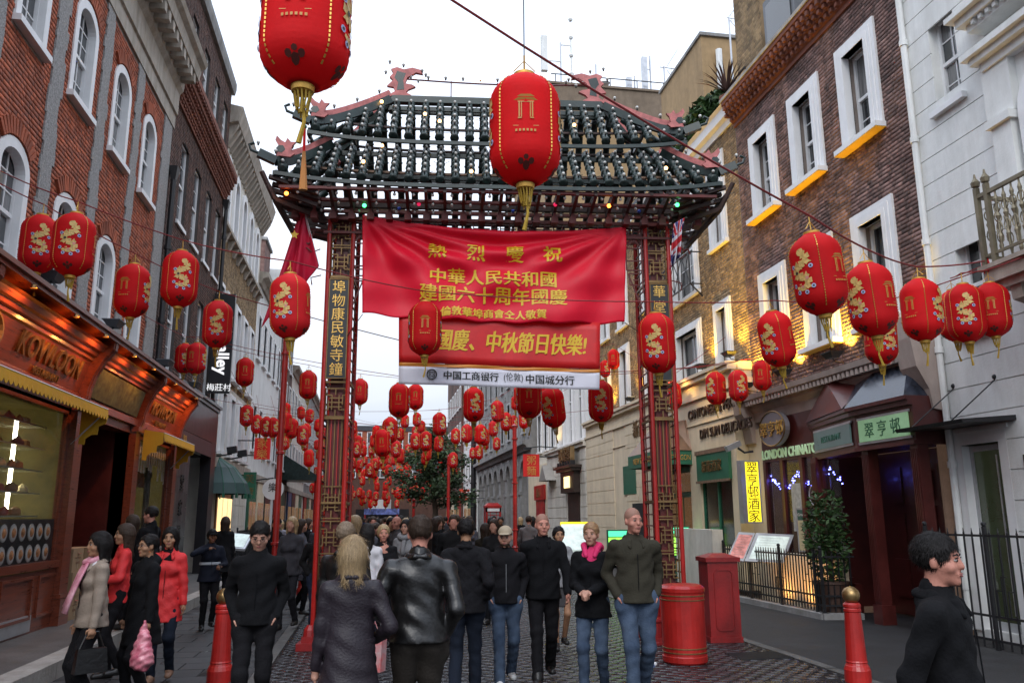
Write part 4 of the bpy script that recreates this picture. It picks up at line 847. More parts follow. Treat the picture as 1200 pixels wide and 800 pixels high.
for x_, y_ in ((XO+.12, 12.6), (XF, 14.75), (XO+.12, 11.32)):
    mb = MB()
    mb.box(x_-.09, x_+.09, y_-.09, y_+.09, .0, 2.8); mb.box(x_-.12, x_+.12, y_-.12, y_+.12, 0, .3)
    for j in range(4): mb.box(x_-.105, x_-.085, y_-.07+j*.042, y_-.05+j*.042, .35, 2.7)
    part('entrance_column', mb, m_dmaroon, r2)
mb = MB(); fbx(mb, XF, 1, .9, .95, 11.3, 14.7, .0, 2.82); fbx(mb, XF, 1, .2, .9, 14.66, 14.7, 0, 2.82); [fbx(mb, XF, 1, .87, .9, 12.4+j*.55, 12.8+j*.55, .3+k*.8, .95+k*.8) for j in range(3) for k in range(3)]; part('timber_lobby', mb, m_dmaroon, r2)
mb = MB(); fbx(mb, XF, 1, .3, .36, 11.4, 12.2, .1, 2.5); d_ = part('door', mb, m_dmaroon, r2)
mb = MB(); [fbx(mb, XF, 1, .27, .3, 11.5+j*.35, 11.75+j*.35, .3+k*.55, .75+k*.55) for j in range(2) for k in range(4)]; link('door_panel', mb.mesh('door_panel', m_dmaroon), d_)
# warm lit low wall behind the railings
mb = MB(); mb.box(8.2, 8.35, 13.75, 16.9, 0.0, .98); part('low_wall', mb, m_cream, r2)
for y in (13.9, 14.8, 15.7):
    spot('wall_wash_lamp', (7.85, y, .12), (8.2, y, .6), (1, .5, .15), 12, R(140), .9)
t = thing('lit_sign', 'narrow vertical yellow illuminated sign with five black characters', 'sign', (7.75, 16.9, 2.3))
ya = 16.75; P0 = atY(871, 541, ya); P1 = atY(891, 611, ya); mb = MB(); mb.box(P0.x, P1.x, ya-.06, ya+.1, P1.z, P0.z); part('light_box', mb, m_yellit, t)
mb = MB(); mb.box(P0.x-.1, P0.x, ya-.07, ya+.12, P1.z-.03, P0.z+.03); mb.box(P0.x, P1.x, ya-.07, ya+.12, P0.z, P0.z+.03); mb.box(P0.x, P1.x, ya-.07, ya+.12, P1.z-.03, P1.z); mb.box(P1.x, P1.x+.03, ya-.07, ya+.12, P1.z-.03, P0.z+.03); part('casing', mb, m_silver, t)
hh = (P0.z-P1.z)/5
for k, ch_ in enumerate('翠亨邨酒家'): lettering(ch_, .27, ((P0.x+P1.x)/2, ya-.066, P0.z-hh*(k+.5)), (1, 0, 0), (0, 0, 1), m_black, t, bold=.004)
t = thing('security_camera', 'grey wall security camera on a bracket above the yellow sign', 'camera', (7.9, 17.1, 3.3)); q = atY(862, 522, 17.0)
mb = MB(); mb.bar(q+Vector((-.22, 0, -.08)), q+Vector((.1, 0, .06)), .13, .12); part('housing', mb, m_silver, t); mb = MB(); mb.tube([q+Vector((.05, 0, -.05)), q+Vector((.2, 0, -.15)), q+Vector((.4, 0, -.12))], .025, 6); part('bracket', mb, m_iron, t)
# --- R3 yellow stock brick building with cream restaurant front
r3 = thing('brick_building', 'yellow stock brick building with white windows above the cream restaurant front', 'building', (XR, 24, 0))
o3r = [(18.62, 19.28, 8.55, 10.75), (20.55, 22.2, 7.75, 10.6), (18.72, 19.32, 5.15, 6.85), (20.6, 22.15, 5.0, 6.75), (24.2, 25.0, 8.3, 10.6), (26.9, 27.7, 8.3, 10.6), (29.2, 30, 8.3, 10.6), (24.2, 25.0, 4.95, 7.1), (26.9, 27.7, 4.95, 7.4), (29.2, 30, 4.95, 7.1)]
wall(r3, XR, 1, 17.65, 31, 0, 11.6, o3r, m_mortar)
bricks(r3, XR, 1, 17.66, 30.98, 4.6, 11.35, [(a-.2, b_+.2, c, d+.2) for a, b_, c, d in o3r], m_yelbrick)
for i, o in enumerate(o3r): sash(r3, XR, 1, *o, nx=2 if i != 3 else 2, ny=(3, 3) if i in (0, 1) else (1, 2), surround=.22, proud=.05, inset=.16, blind=.2)
cornice(r3, XR, 1, 17.66, 31, [(0, 11.35), (.06, 11.35), (.1, 11.5), (.2, 11.55), (.22, 11.78), (.3, 11.84), (0, 11.95)], m_white, 'parapet_coping')
mb = MB(); fbx(mb, XR, 1, .12, 4, 17.7, 31, 11.95, 12.5); part('flat_roof_edge', mb, m_slate, r3)
mb = MB(); mb.add([(XR+.3, 17.66, 11.9), (XR+.3, 31, 11.9), (XR+2.4, 31, 14.6), (XR+2.4, 17.66, 14.6), (XR+7, 17.66, 14.6), (XR+7, 31, 14.6)], [(0, 1, 2, 3), (3, 2, 5, 4)]); part('slate_roof', mb, m_slate, r3)
mb = MB(); mb.tube([(XR+.4, 17.7, 12.9), (XR+.4, 27, 12.9)], .02, 5)
for k in range(10): mb.tube([(XR+.4, 17.7+k, 11.9), (XR+.4, 17.7+k, 12.9)], .018, 5)
part('roof_railing', mb, m_iron, r3)
def leafclump(name, label, c, rad, n, m, cat='plant', size=.09, spiky=False, parent=None):
    mb = MB()
    for k in range(n):
        d_ = Vector((random.gauss(0, 1), random.gauss(0, 1), random.gauss(0, 1))).normalized()*random.random()**.4; p = Vector(c)+Vector((d_.x*rad[0], d_.y*rad[1], d_.z*rad[2]))
        a = Vector((random.gauss(0, 1), random.gauss(0, 1), random.gauss(0, .6))).normalized(); b_ = a.cross(Vector((random.gauss(0, 1), random.gauss(0, 1), random.gauss(0, 1)))).normalized(); s_ = size*random.uniform(.6, 1.4)
        mb.add([p-a*s_, p+b_*s_*.42, p+a*s_, p-b_*s_*.42], [(0, 1, 2, 3)])
    o = part(name, mb, m, parent)
    if parent is None: tag(o, label, cat)
    return o
leafclump('roof_plant', 'green shrub overhanging the parapet of the yellow brick building behind the gate roof', (XR+.1, 19.9, 12.35), (.45, 1.7, .6), 1900, m_leaf, size=.13)
leafclump('roof_plant', 'trailing green shrub farther along the yellow brick parapet', (XR+.05, 22.6, 12.2), (.4, 1.2, .6), 1100, m_leaf, size=.13)
t = thing('spiky_plant', 'reddish spiky cordyline plant in the roof garden by the chimney', 'plant', (XR+.2, 18.3, 12))
mb = MB()
for k in range(60):
    a = random.uniform(0, 6.28); e = random.uniform(.25, 1.4); d_ = Vector((math.cos(a)*math.cos(e), math.sin(a)*math.cos(e), math.sin(e))); p = Vector((XR+.15, 18.3, 12.5)); sd = Vector((-math.sin(a), math.cos(a), 0))*.025
    mb.add([p-sd, p+sd, p+d_*.55+sd*.8, p+d_*.95+Vector((0, 0, -.12)), p+d_*.55-sd*.8], [(0, 1, 2, 3, 4)])
part('leaves', mb, mat('cordyline_leaf', (.10, .05, .04), .6, var=.4), t); mb = MB(); mb.lathe([(.16, 0), (.22, .4), (.2, .42)], 10, (XR+.15, 18.3, 11.95)); part('pot', mb, m_terr, t)
t = thing('balconette', 'black wrought iron balconette across the double window beside the gate pillar', 'balcony', (XR, 21.4, 7.8))
mb = MB(); x = XR-.35; mb.bar((x, 20.2, 8.75), (x, 22.55, 8.75), .035); mb.bar((x, 20.2, 7.85), (x, 22.55, 7.85), .035)
for yy in (20.2, 22.55): mb.bar((x, yy, 8.75), (XR, yy, 8.75), .03); mb.bar((x, yy, 7.85), (XR, yy, 7.85), .03); mb.bar((XR, yy, 7.5), (x, yy, 7.85), .03); mb.bar((x, yy, 7.85), (x, yy, 8.82), .035)
part('rails', mb, m_iron, t); mb = MB()
for k in range(4):
    y0_ = 20.2+k*.5875; mb.bar((x, y0_, 7.85), (x, y0_+.5875, 8.75), .018); mb.bar((x, y0_+.5875, 7.85), (x, y0_, 8.75), .018); mb.bar((x, y0_+.5875, 7.85), (x, y0_+.5875, 8.75), .02); mb.bar((x, y0_+.2, 7.85), (x, y0_+.2, 8.75), .014)
part('lattice', mb, m_iron, t)
# cream shopfront
XF = 8.2
mb = MB(); fbx(mb, XF, 1, 0, .5, 17.66, 31, 3.3, 5.05); fbx(mb, XF, 1, 0, .5, 17.66, 18.0, .1, 3.3); fbx(mb, XF, 1, 0, .5, 19.85, 20.5, .1, 3.3); fbx(mb, XF, 1, 0, .5, 22.6, 31, .1, 3.3); fbx(mb, XF, 1, 0, .4, 18.0, 19.85, .1, 1.0)
part('cream_front', mb, m_cream, r3)
mb = MB(); fbx(mb, XF, 1, -.06, .0, 17.66, 31, 4.62, 4.7); fbx(mb, XF, 1, -.12, .5, 17.62, 31, 5.05, 5.16); fbx(mb, XF, 1, -.03, .0, 17.66, 31, 3.98, 4.0); fbx(mb, XF, 1, -.17, .5, 17.62, 31, 5.16, 5.24)
part('cream_moulding', mb, m_cream, r3)
mb = MB(); z = .5
while z < 4.4:
    for a, b_ in ((22.7, 24.7), (24.73, 25.9), (27.3, 30.9)): fbx(mb, XF, 1, -.025, 0, a, b_, z, z+.40)
    z += .42
part_split('rusticated_block', mb, m_cream, r3)
m_let = mat('dark_bronze_letters', (.06, .035, .02), .4, metal=.4)
yletters('CANTONESE & PEKING', .34, XF, 1, 18.75, 4.28, m_let, r3, ext=.02, sx=.92); yletters('DIM SUM DELICACIES', .34, XF, 1, 18.2, 3.72, m_let, r3, ext=.02, sx=.9)
spot('sign_lamp', (XF-.5, 18.6, 5.15), (XF, 18.6, 4.2), (1, .62, .2), 26, R(130), .9); spot('sign_lamp', (XF-.5, 20.2, 5.25), (XF, 20.2, 4.3), (1, .62, .2), 18, R(130), .9)
for y, lb in ((17.95, 'cream floodlight at the near end of the cream shop parapet'), (19.6, 'white cased floodlight lit amber below the first yellow brick window'), (23.3, 'floodlight lit amber low on the yellow brick wall behind the gate pillar'), (25.6, 'floodlight lit amber on the cream parapet left of the gate pillar'), (28.6, 'farthest amber floodlight on the cream parapet')):
    flood((XR-.4, y, 5.5), 1, lb); spot('flood_lamp', (XR-.35, y, 5.56), (XR+.05, y, 7.4), amber, 75, R(115), .9)
mb = MB(); fbx(mb, XF, 1, -.08, 0, 17.95, 19.85, 2.55, 3.28, 0); fbx(mb, XF, 1, -.1, -.08, 17.9, 19.9, 3.2, 3.3, 1); fbx(mb, XF, 1, -.1, -.08, 17.9, 19.9, 2.5, 2.56, 1); f_ = part('green_fascia', mb, [m_green2, m_ash], r3)
yletters('新龍酒家', .3, XF-.08, 1, 18.9, 2.9, m_dgold, f_, ext=.01)
for a, b_ in ((18.06, 18.9), (18.96, 19.8)):
    mb = MB(); fbx(mb, XF, 1, .1, .11, a, b_, 1.0, 2.5); part('window_pane', mb, m_rg, r3)
mb = MB(); fbx(mb, XF, 1, .06, .14, 18.0, 18.06, 1, 2.52); fbx(mb, XF, 1, .06, .14, 18.9, 18.96, 1, 2.52); fbx(mb, XF, 1, .06, .14, 19.8, 19.86, 1, 2.52); part_split('green_frame', mb, m_green2, r3)
mb = MB(); fbx(mb, XF, 1, .52, .56, 17.7, 23, 0, 3.3); part('shop_interior', mb, mat('warm_dim_room', (.12, .08, .05), .8, var=.6, nscale=2, emit=(1, .6, .3), es=.03), r3)
for k in range(14): pass
t = thing('door_canopy', 'brown pitched copper door canopy reading NEW DRAGON behind the right gate pillar', 'canopy', (XF, 21.5, 3.2))
mb = MB(); mb.prism([(20.35, 3.4), (22.9, 3.4), (22.1, 4.2), (20.6, 4.2)], XF-.05, XF+.02, 'x', 0)
mb.add([(XF-.9, 20.3, 3.38), (XF-.9, 22.95, 3.38), (XF-.35, 22.4, 4.15), (XF-.35, 20.8, 4.15), (XF, 22.6, 4.2), (XF, 20.6, 4.2), (XF, 20.3, 3.38), (XF, 22.95, 3.38)], [(0, 1, 2, 3), (3, 2, 4, 5), (6, 0, 3, 5), (1, 7, 4, 2)], 0); part('canopy_roof', mb, mat('copper_brown_roof', (.22, .13, .08), .45, metal=.3, var=.2), t)
mb = MB(); mb.box(XF-.88, XF, 20.33, 20.38, 3.02, 3.38); mb.box(XF-.88, XF, 22.87, 22.92, 3.02, 3.38); mb.box(XF-.9, XF-.86, 20.33, 22.92, 3.02, 3.38); part('valance_board', mb, m_green2, t)
lettering('NEW DRAGON', .2, (XF-.46, 20.325, 3.2), (1, 0, 0), (0, 0, 1), m_gold, t, ext=.004, sx=.62); lettering('NEW DRAGON', .24, (XF-.906, 21.6, 3.2), (0, -1, 0), (0, 0, 1), m_gold, t, ext=.004)
mb = MB(); mb.tube([(XF-.02, 23.0, 3.75)]*1+[(XF-.1, 23.0, 3.75)], .3, 20); part('medallion', mb, m_white, t)
mb = MB(); fbx(mb, XF, 1, .2, .26, 20.55, 22.5, .1, 3.0); d_ = part('door', mb, m_green2, r3)
g_ = MB(); fbx(g_, XF, 1, .17, .2, 20.7, 21.45, .9, 2.2); fbx(g_, XF, 1, .17, .2, 21.6, 22.35, .9, 2.2); fbx(g_, XF, 1, .17, .2, 20.7, 22.35, 2.35, 2.85); link('door_glass', g_.mesh('door_glass', mat('amber_dim_glass', (.12, .07, .035), .1, var=.6, nscale=3, emit=(1, .5, .2), es=.04, spec=1.)), d_)
# plaques and shop doors further along
mb = MB(); fbx(mb, XF, 1, -.04, -.028, 24.9, 26.2, 2.4, 3.3); tag(part('wall_plaque', mb, m_green2), 'square green painted sign on the cream wall left of the gate pillar', 'sign')
mb = MB(); fbx(mb, XF, 1, -.05, -.03, 24.2, 25.3, .2, 2.1, 0); part('doorway', mb, m_dark, r3)
t = thing('carved_sign', 'tarnished gold carved characters on the cream band left of the gate pillar', 'sign', (XF, 24.3, 4.3)); yletters('新龍', .62, XF, 1, 24.4, 4.4, m_dgold, t, ext=.04, bold=.02)
# --- R4 narrow brick and white building with club doorway
r4 = thing('striped_building', 'narrow building of brown brick strips between tall white window bays', 'building', (XR, 34, 0))
o4 = [(31.4+k*1.75, 32.5+k*1.75, 4.9, 8.6) for k in range(4)]+[(31.4+k*1.75, 32.5+k*1.75, 9.3, 11.6) for k in range(4)]
wall(r4, XR, 1, 31, 38.2, 0, 12.8, o4, m_mortar); bricks(r4, XR, 1, 31.02, 38.18, 5.0, 12.6, [(a-.3, b_+.3, c-.2, d+.2) for a, b_, c, d in o4], m_brownbrick)
for o in o4: sash(r4, XR, 1, *o, nx=2, ny=(2, 3), surround=.24, proud=.06, inset=.1)
mb = MB(); fbx(mb, XF, 1, 0, .5, 31, 38.2, 0, 4.4); fbx(mb, XF, 1, -.12, .5, 31, 38.2, 4.4, 4.55); fbx(mb, XF, 1, -.2, .5, 31, 38.2, 4.55, 4.62)
z = .3
while z < 4.1: fbx(mb, XF, 1, -.03, 0, 31.05, 31.9, z, z+.42); fbx(mb, XF, 1, -.03, 0, 34.3, 38.1, z, z+.42); z += .45
part('white_front', mb, m_cream2, r4)
mb = MB(); fbx(mb, XF, 1, -.3, 0, 31.9, 34.2, 2.65, 3.5); fbx(mb, XF, 1, -.45, 0, 31.7, 34.4, 3.5, 3.62); fbx(mb, XF, 1, -.55, 0, 31.6, 34.5, 3.62, 3.72); fbx(mb, XF, 1, -.04, 0, 32.1, 34.0, .1, 2.65); part('dark_porch', mb, mat('dark_bronze_porch', (.035, .02, .015), .4), r4)
yletters('福', .0001, XF, 1, 33, 3, m_gold, r4)
mb = MB(); [fbx(mb, XF, 1, -.34, -.3, 32.55+k*.33, 32.75+k*.33, 2.85, 3.3) for k in range(3)]; part('lit_emblem', mb, mat('lit_amber_emblem', (.8, .6, .3), .4, emit=(1, .75, .3), es=1.3), r4)
t = thing('carved_ornament', 'cluster of dark gilded carved characters mounted over the dark porch', 'ornament', (XF, 33, 4)); yletters('興隆閣', .75, XF, 1, 33.1, 4.15, m_dgold, t, ext=.09, bold=.03, out=.3)
mb = MB()
for k in range(6): mb.box(XF-.45, XF-.25, 31.8+k*.45, 31.9+k*.45, 3.72, 3.9)
part('lamp_row', mb, m_iron, t)
spot('wash_lamp', (XR-.4, 37.4, 4.8), (XR, 37.4, 7), amber, 45, R(100), .8)
r4b = plain('cream_house', 'cream house between the striped brick building and the arcaded stone building', XR, 1, 38.2, 43, 12.4, m_cream2, 3, (5.0, 8.6), shop=None)
mb = MB(); fbx(mb, XF, 1, 0, .5, 38.2, 43, 0, 4.2); part('shop_wall', mb, m_cream, r4b); mb = MB(); fbx(mb, XF, 1, -.1, 0, 38.6, 41, 2.5, 3.2); fbx(mb, XF, 1, -.04, 0, 38.8, 40.8, .1, 2.5); part('red_shopfront', mb, m_red, r4b)
yletters('點心', .5, XF-.1, 1, 39.8, 2.85, m_dgold, r4b)
mb = MB(); mb.add([(XF-.5, 36.2, 3.3), (XF-.5, 37.8, 3.3), (XF-.5, 37, 4.0), (XF, 36.2, 3.3), (XF, 37.8, 3.3), (XF, 37, 4.0)], [(0, 1, 2), (0, 2, 5, 3), (1, 4, 5, 2)]); tag(part('porch_hood', mb, mat('grey_stone_hood', (.3, .28, .25), .7)), 'small grey pitched hood over the doorway left of the dark porch', 'canopy')
# red sign with two characters
t = thing('hanging_sign', 'square red hanging sign with two gold characters lit from above', 'sign', (7.2, 36, 3.6)); ya = 36.; P0 = atY(613, 532, ya); P1 = atY(632, 558, ya)
mb = MB(); mb.box(P0.x, P1.x, ya-.05, ya+.05, P1.z, P0.z); part('panel', mb, mat('red_sign_board', (.5, .012, .012), .5, emit=(1, .02, .01), es=.08), t)
for k, ch_ in enumerate('粥麵'): lettering(ch_, .44, ((P0.x+P1.x)/2, ya-.06, P0.z-(P0.z-P1.z)*(.27+.47*k)), (1, 0, 0), (0, 0, 1), m_gold, t)
mb = MB(); mb.tube([(P1.x, ya, P0.z-.1), (XF, ya, P0.z-.1)], .03); mb.tube([(P0.x+.1, ya-.1, P0.z+.25), (P1.x, ya, P0.z+.35), (XF, ya, P0.z+.3)], .025, 5); mb.box(P0.x, P0.x+.35, ya-.18, ya-.02, P0.z+.2, P0.z+.3); part('lamp_bracket', mb, m_iron, t)
# --- R5 arcaded stone building
r5 = thing('arcaded_building', 'long grey stone building with a row of round headed arches at street level', 'building', (XR, 54, 0))
ac = [44.9+k*2.55 for k in range(8)]
oa = [(c-.82, c+.82, .2, 4.75) for c in ac]+[(c-.45, c+.45, 6.3, 8.5) for c in ac]+[(c-.45, c+.45, 9.6, 11.6) for c in ac]
X5 = 8.35
wall(r5, X5, 1, 43, 64.6, 0, 14.2, oa, m_stone, depth=.5)
for i, o in enumerate(oa[8:]): sash(r5, X5, 1, *o, nx=2, ny=(1, 1), surround=.1, proud=.05, inset=.2, frame=m_greyp)
for c in ac:
    mb = MB(); N = 12
    for k in range(N):
        a, b_ = math.pi*k/N, math.pi*(k+1)/N
        for r0, r1_, d0 in ((.82, 1.17, -.1),):
            V = [(X5-q*.1+(0 if q else .5), c+r_*math.cos(t_), 4.75-.82+r_*math.sin(t_)) for q in (1, 0) for r_, t_ in ((r0, a), (r1_, a), (r1_, b_), (r0, b_))]
            mb.add(V, [(0, 1, 2, 3), (4, 7, 6, 5), (0, 3, 7, 4), (1, 5, 6, 2)])
    part('arch_voussoirs', mb, m_stone, r5)
    mb = MB(); fbx(mb, X5, 1, -.07, 0, c+.9, c+1.65, .1, 2.9); fbx(mb, X5, 1, -.12, 0, c+.86, c+1.69, 2.9, 3.08); part('pier', mb, m_stone, r5)
cornice(r5, X5, 1, 43, 64.6, [(0, 5.2), (.15, 5.2), (.3, 5.45), (.45, 5.5), (.45, 5.7), (0, 5.75)], m_stone); cornice(r5, X5, 1, 43, 64.6, [(0, 13.5), (.15, 13.5), (.4, 13.8), (.5, 14.2), (0, 14.3)], m_stone)
mb = MB(); k = 43.5
while k < 64.4:
    for z in (5.9, 8.9, 12.2): fbx(mb, X5, 1, -.05, 0, k, k+.35, z, z+.25)
    k += 2.55
part_split('stone_block', mb, m_stone, r5)
r6 = plain('white_building', 'tall white fronted building beyond the arcade, half hidden by the tree', 8.2, 1, 64.6, 74, 16, m_stucco, 5, (4.8, 8.2, 11.6), shop=sg)
r7 = plain('tall_dark_building', 'tall dark brick building at the far right end of the street', 8.0, 1, 74, 88, 18, m_darkbrick, 6, (4.8, 8.2, 11.6), shop=sg)
downpipe(r6, 8.2, 1, 64.7, .2, 14, .2, m_iron, hopper=False)
# --- modern tan block with antennas above the row
tb = thing('tan_office_block', 'flat topped tan concrete block with aerials rising behind the gate roof', 'building', (14, 46, 0))
Yt = 46.
def tz(px, py): return atY(px, py, Yt)
xa = tz(647, 100).x; xb = xa+22
mb = MB(); zt = tz(720, 103).z; mb.box(xa, xb, Yt, Yt+14, 0, zt-2.1); part('brick_face', mb, mat('tan_brick_face', (.36, .24, .12), .85, var=.12, bump=.3, dirt=.2), tb)
mb = MB(); mb.box(xa-.2, xb, Yt-.2, Yt+14.2, zt-2.1, zt-1.1); mb.box(xa-.1, xb, Yt-.1, Yt+14.1, zt-1.1, zt-.15); mb.box(xa-.2, xb, Yt-.2, Yt+14.2, zt-.15, zt); part('concrete_parapet', mb, mat('brown_concrete', (.20, .15, .105), .85, var=.15, dirt=.25), tb)
mb = MB(); mb.bar((xa, Yt+.3, zt+.8), (xb, Yt+.3, zt+.8), .05)
for k in range(12): mb.bar((xa+.3+k*1.8, Yt+.3, zt), (xa+.3+k*1.8, Yt+.3, zt+.8), .05)
part('roof_railing', mb, m_iron, tb)
def mast(px, py, lab, kind):
    b_ = tz(px, py); t = thing('roof_aerial', lab, 'aerial', (b_.x, Yt+.8, zt)); mb = MB(); top = b_.z; mb.tube([(b_.x, Yt+.8, zt), (b_.x, Yt+.8, top)], .06, 6); part('mast', mb, m_silver, t)
    mb = MB()
    if kind == 'yagi':
        L_ = 4.6; mb.tube([(b_.x-.3, Yt+.8, top-.1), (b_.x+L_, Yt+.8, top-.25)], .035, 5)
        for k in range(12): mb.tube([(b_.x+.5+k*.35, Yt+.8, top-.45-.01*k), (b_.x+.5+k*.35, Yt+.8, top+.12-.01*k)], .022, 4)
        mb.tube([(b_.x+.2, Yt+.8, top), (b_.x+1.0, Yt+.8, top+1.3)], .03, 4); mb.tube([(b_.x+.2, Yt+.8, top-.3), (b_.x+1.3, Yt+.8, top-1.6)], .03, 4)
    elif kind == 'panel':
        mb.box(b_.x-1.3, b_.x-.9, Yt+.6, Yt+.9, zt+1.2, top+.3); mb.bar((b_.x-1.1, Yt+.8, zt+2), (b_.x, Yt+.8, zt+2), .06); mb.bar((b_.x, Yt+.8, zt+3.2), (b_.x+.7, Yt+.8, zt+3.2), .06); mb.tube([(b_.x+.7, Yt+.8, zt+.6), (b_.x+.7, Yt+.8, top+.6)], .05, 5)
        for k in range(4): mb.ball((b_.x+.7, Yt+.8, zt+1.2+k*1.3), .16, 6, 4)
    elif kind == 'dish': mb.lathe([(.02, 0), (.25, .05), (.35, .18), (.33, .18), (.22, .06)], 12, (b_.x+.5, Yt+.6, top-1.6)); mb.bar((b_.x, Yt+.8, top-1.5), (b_.x+.5, Yt+.7, top-1.5), .05)
    else: mb.box(b_.x-.6, b_.x-.25, Yt+.6, Yt+.9, zt+.3, top-.2); mb.bar((b_.x-.4, Yt+.8, top-1), (b_.x, Yt+.8, top-1), .05)
    part('antenna', mb, m_silver if kind != 'panel' else m_stucco, t)
mast(660, 42, 'leftmost aerial cluster with tall white panel above the gate ridge', 'panel'); mast(702, 68, 'short aerial mast carrying a small dish behind the gate ridge', 'dish'); mast(748, 82, 'stubby pair of roof aerials in the middle of the tan block', 'pair')
mast(766, 58, 'pair of thin tall aerials right of the middle of the tan block', 'pair'); mast(783, 70, 'tall television aerial with two yagi arms in front of the tan block', 'yagi')
ya_ = atY(783, 70, 24.0); 
t = thing('stair_tower', 'tan rooftop stair tower with a white pipe above the parapet plants', 'building', (13, 30, 12)); a = atY(824, 92, 30); b_ = atY(850, 45, 30)
mb = MB(); mb.box(a.x, a.x+4.5, 30, 35, 11, b_.z); part('tower_wall', mb, mat('tan_brick_face', (.3, .2, .1)), t); mb = MB(); mb.box(a.x-.08, a.x+4.6, 29.9, 35.1, b_.z, b_.z+.15); part('coping', mb, m_stone, t); mb = MB(); q = atY(841, 60, 29.9); mb.tube([(q.x, 29.8, 12), (q.x, 29.8, q.z)], .14, 8); part('flue', mb, m_stucco, t)
q = atY(854, 20, 28.); t = thing('roof_aerial', 'television aerial with long yagi arm on the roof beside the chimney', 'aerial', (q.x, 28, 12)); mb = MB(); mb.tube([(q.x, 28, 12), (q.x, 28, q.z)], .04, 6); part('mast', mb, m_silver, t)
mb = MB(); mb.tube([(q.x-.1, 28, q.z-.05), (q.x+1.6, 28, q.z-.15)], .02, 4); [mb.tube([(q.x+.1+k*.2, 28, q.z-.22), (q.x+.1+k*.2, 28, q.z+.1)], .014, 4) for k in range(7)]; mb.tube([(q.x, 28, q.z), (q.x+.35, 28, q.z+.5)], .02, 4); mb.tube([(q.x, 28, q.z-.1), (q.x+.4, 28, q.z-.6)], .02, 4); part('antenna', mb, m_silver, t)
# =================== CEREMONIAL GATE ===================
GY, GX, GA = 12.0, 1.84, R(-5.5)
gate = thing('ceremonial_gate', 'red and green Chinese ceremonial gate with two tiered open tile roof spanning the street', 'gate', (GX, GY, 0), GA)
def gp(name, mb, m, par=None, smooth=False): return part(name, mb, m, par or gate, world=False, smooth=smooth)
m_dkred = mat('dark_red_timber', (.13, .015, .012), .5, var=.3, dirt=.2)
m_soffw = mat('dark_soffit_timber', (.045, .022, .018), .6, var=.4)
m_bulb = mat('clear_glass_bulb', (.55, .54, .5), .12, var=.2, spec=1.)
m_bulbon = mat('lit_warm_bulb', (1, .7, .35), .3, emit=(1, .5, .16), es=5)
PX = 2.41
# pillars
def pillar(cx):
    for sx in (-.175, .175):
        for sy in (-.38, .3):
            mb = MB(); mb.tube([(cx+sx, sy, .1), (cx+sx, sy, 6.15)], .033, 8); gp('post', mb, m_red)
    mb = MB(); mb.box(cx-.09, cx+.09, -.26, .2, .1, 6.2); gp('core', mb, m_dkred)
    for k in range(5):
        mb = MB(); x = cx-.10+k*.05; mb.box(x-.008, x+.008, -.285, -.26, 1.95, 3.1)
        mb.box(x-.01, x+.01, -.285, -.26, .15, .7); gp('gilt_strip', mb, m_dgold if k % 2 == 0 else m_red)
    for sy, fl in ((-.31, 1),):
        for z0, n in ((.75, 3), (3.14, 1), (5.2, 2)):
            hh = .95/2 if n != 1 else .44
            for j in range(n):
                za = z0+j*(hh if n > 1 else 0)-(.02 if n == 1 else 0); zb_ = za+hh-.02; mb = MB(); W_ = .14; t_ = .016; zm = (za+zb_)/2
                def hb(a, b_, z): mb.box(cx+a, cx+b_, sy-.012, sy+.012, z-t_/2, z+t_/2)
                def vb(x, a, b_): mb.box(cx+x-t_/2, cx+x+t_/2, sy-.015, sy+.009, a, b_)
                hb(-W_, W_, za+.01); hb(-W_, W_, zb_-.01); vb(-W_, za, zb_); vb(W_, za, zb_)
                q = hh*.24; vb(-.05, zm-q, zm+q); vb(.05, zm-q, zm+q); hb(-.09, .09, zm-q*.6); hb(-.09, .09, zm+q*.6); hb(-.11, .11, zm); vb(-.1, zm-q, zm+q*.3); vb(.1, zm-q*.3, zm+q)
                hb(-W_, -.1, zm-q); hb(.1, W_, zm+q); hb(-W_, -.05, zm+q); hb(.05, W_, zm-q); vb(0, zm+q, zb_); vb(0, za, zm-q)
                gp('lattice_panel', mb, m_dgold)
    for z in (1.92, 3.1, 3.62, 5.18, .72):
        mb = MB(); mb.box(cx-.19, cx+.19, -.36, -.33, z-.015, z+.015); mb.box(cx-.19, cx-.16, -.36, .3, z-.016, z+.016); mb.box(cx+.16, cx+.19, -.36, .3, z-.016, z+.016); gp('cross_rail', mb, m_dgold)
    # side lattice seen edge on
    for sx in (-.175, .175):
        mb = MB(); z = .3
        while z < 6.0: mb.box(cx+sx-.008, cx+sx+.008, -.35, .27, z-.009, z+.009); z += .16
        mb.box(cx+sx-.009, cx+sx+.007, -.2, -.18, .3, 6); mb.box(cx+sx-.009, cx+sx+.007, .08, .1, .3, 6); gp('side_lattice', mb, m_dkred)
    mb = MB(); mb.prism([(cx-.36, -.54), (cx+.36, -.54), (cx+.36, .46), (cx-.36, .46)], 0, .09, 'z'); mb.prism([(cx-.3, -.48), (cx+.3, -.48), (cx+.3, .4), (cx-.3, .4)], .09, .17, 'z'); mb.lathe([(.1, 0), (.09, .08), (.05, .14)], 10, (cx-.2, -.38, .17)); mb.lathe([(.1, 0), (.09, .08), (.05, .14)], 10, (cx+.2, -.38, .17)); gp('plinth', mb, m_red2)
pillar(-PX+.06); pillar(PX)
mb = MB(); mb.lathe([(.13, 0), (.13, .03), (.11, .05), (.11, .28), (.13, .3), (.13, .33), (.085, .36), (.075, .9), (.08, .95), (.06, .98)], 14, (PX-.28, -.42, .0)); gp('fat_base_post', mb, m_red2)
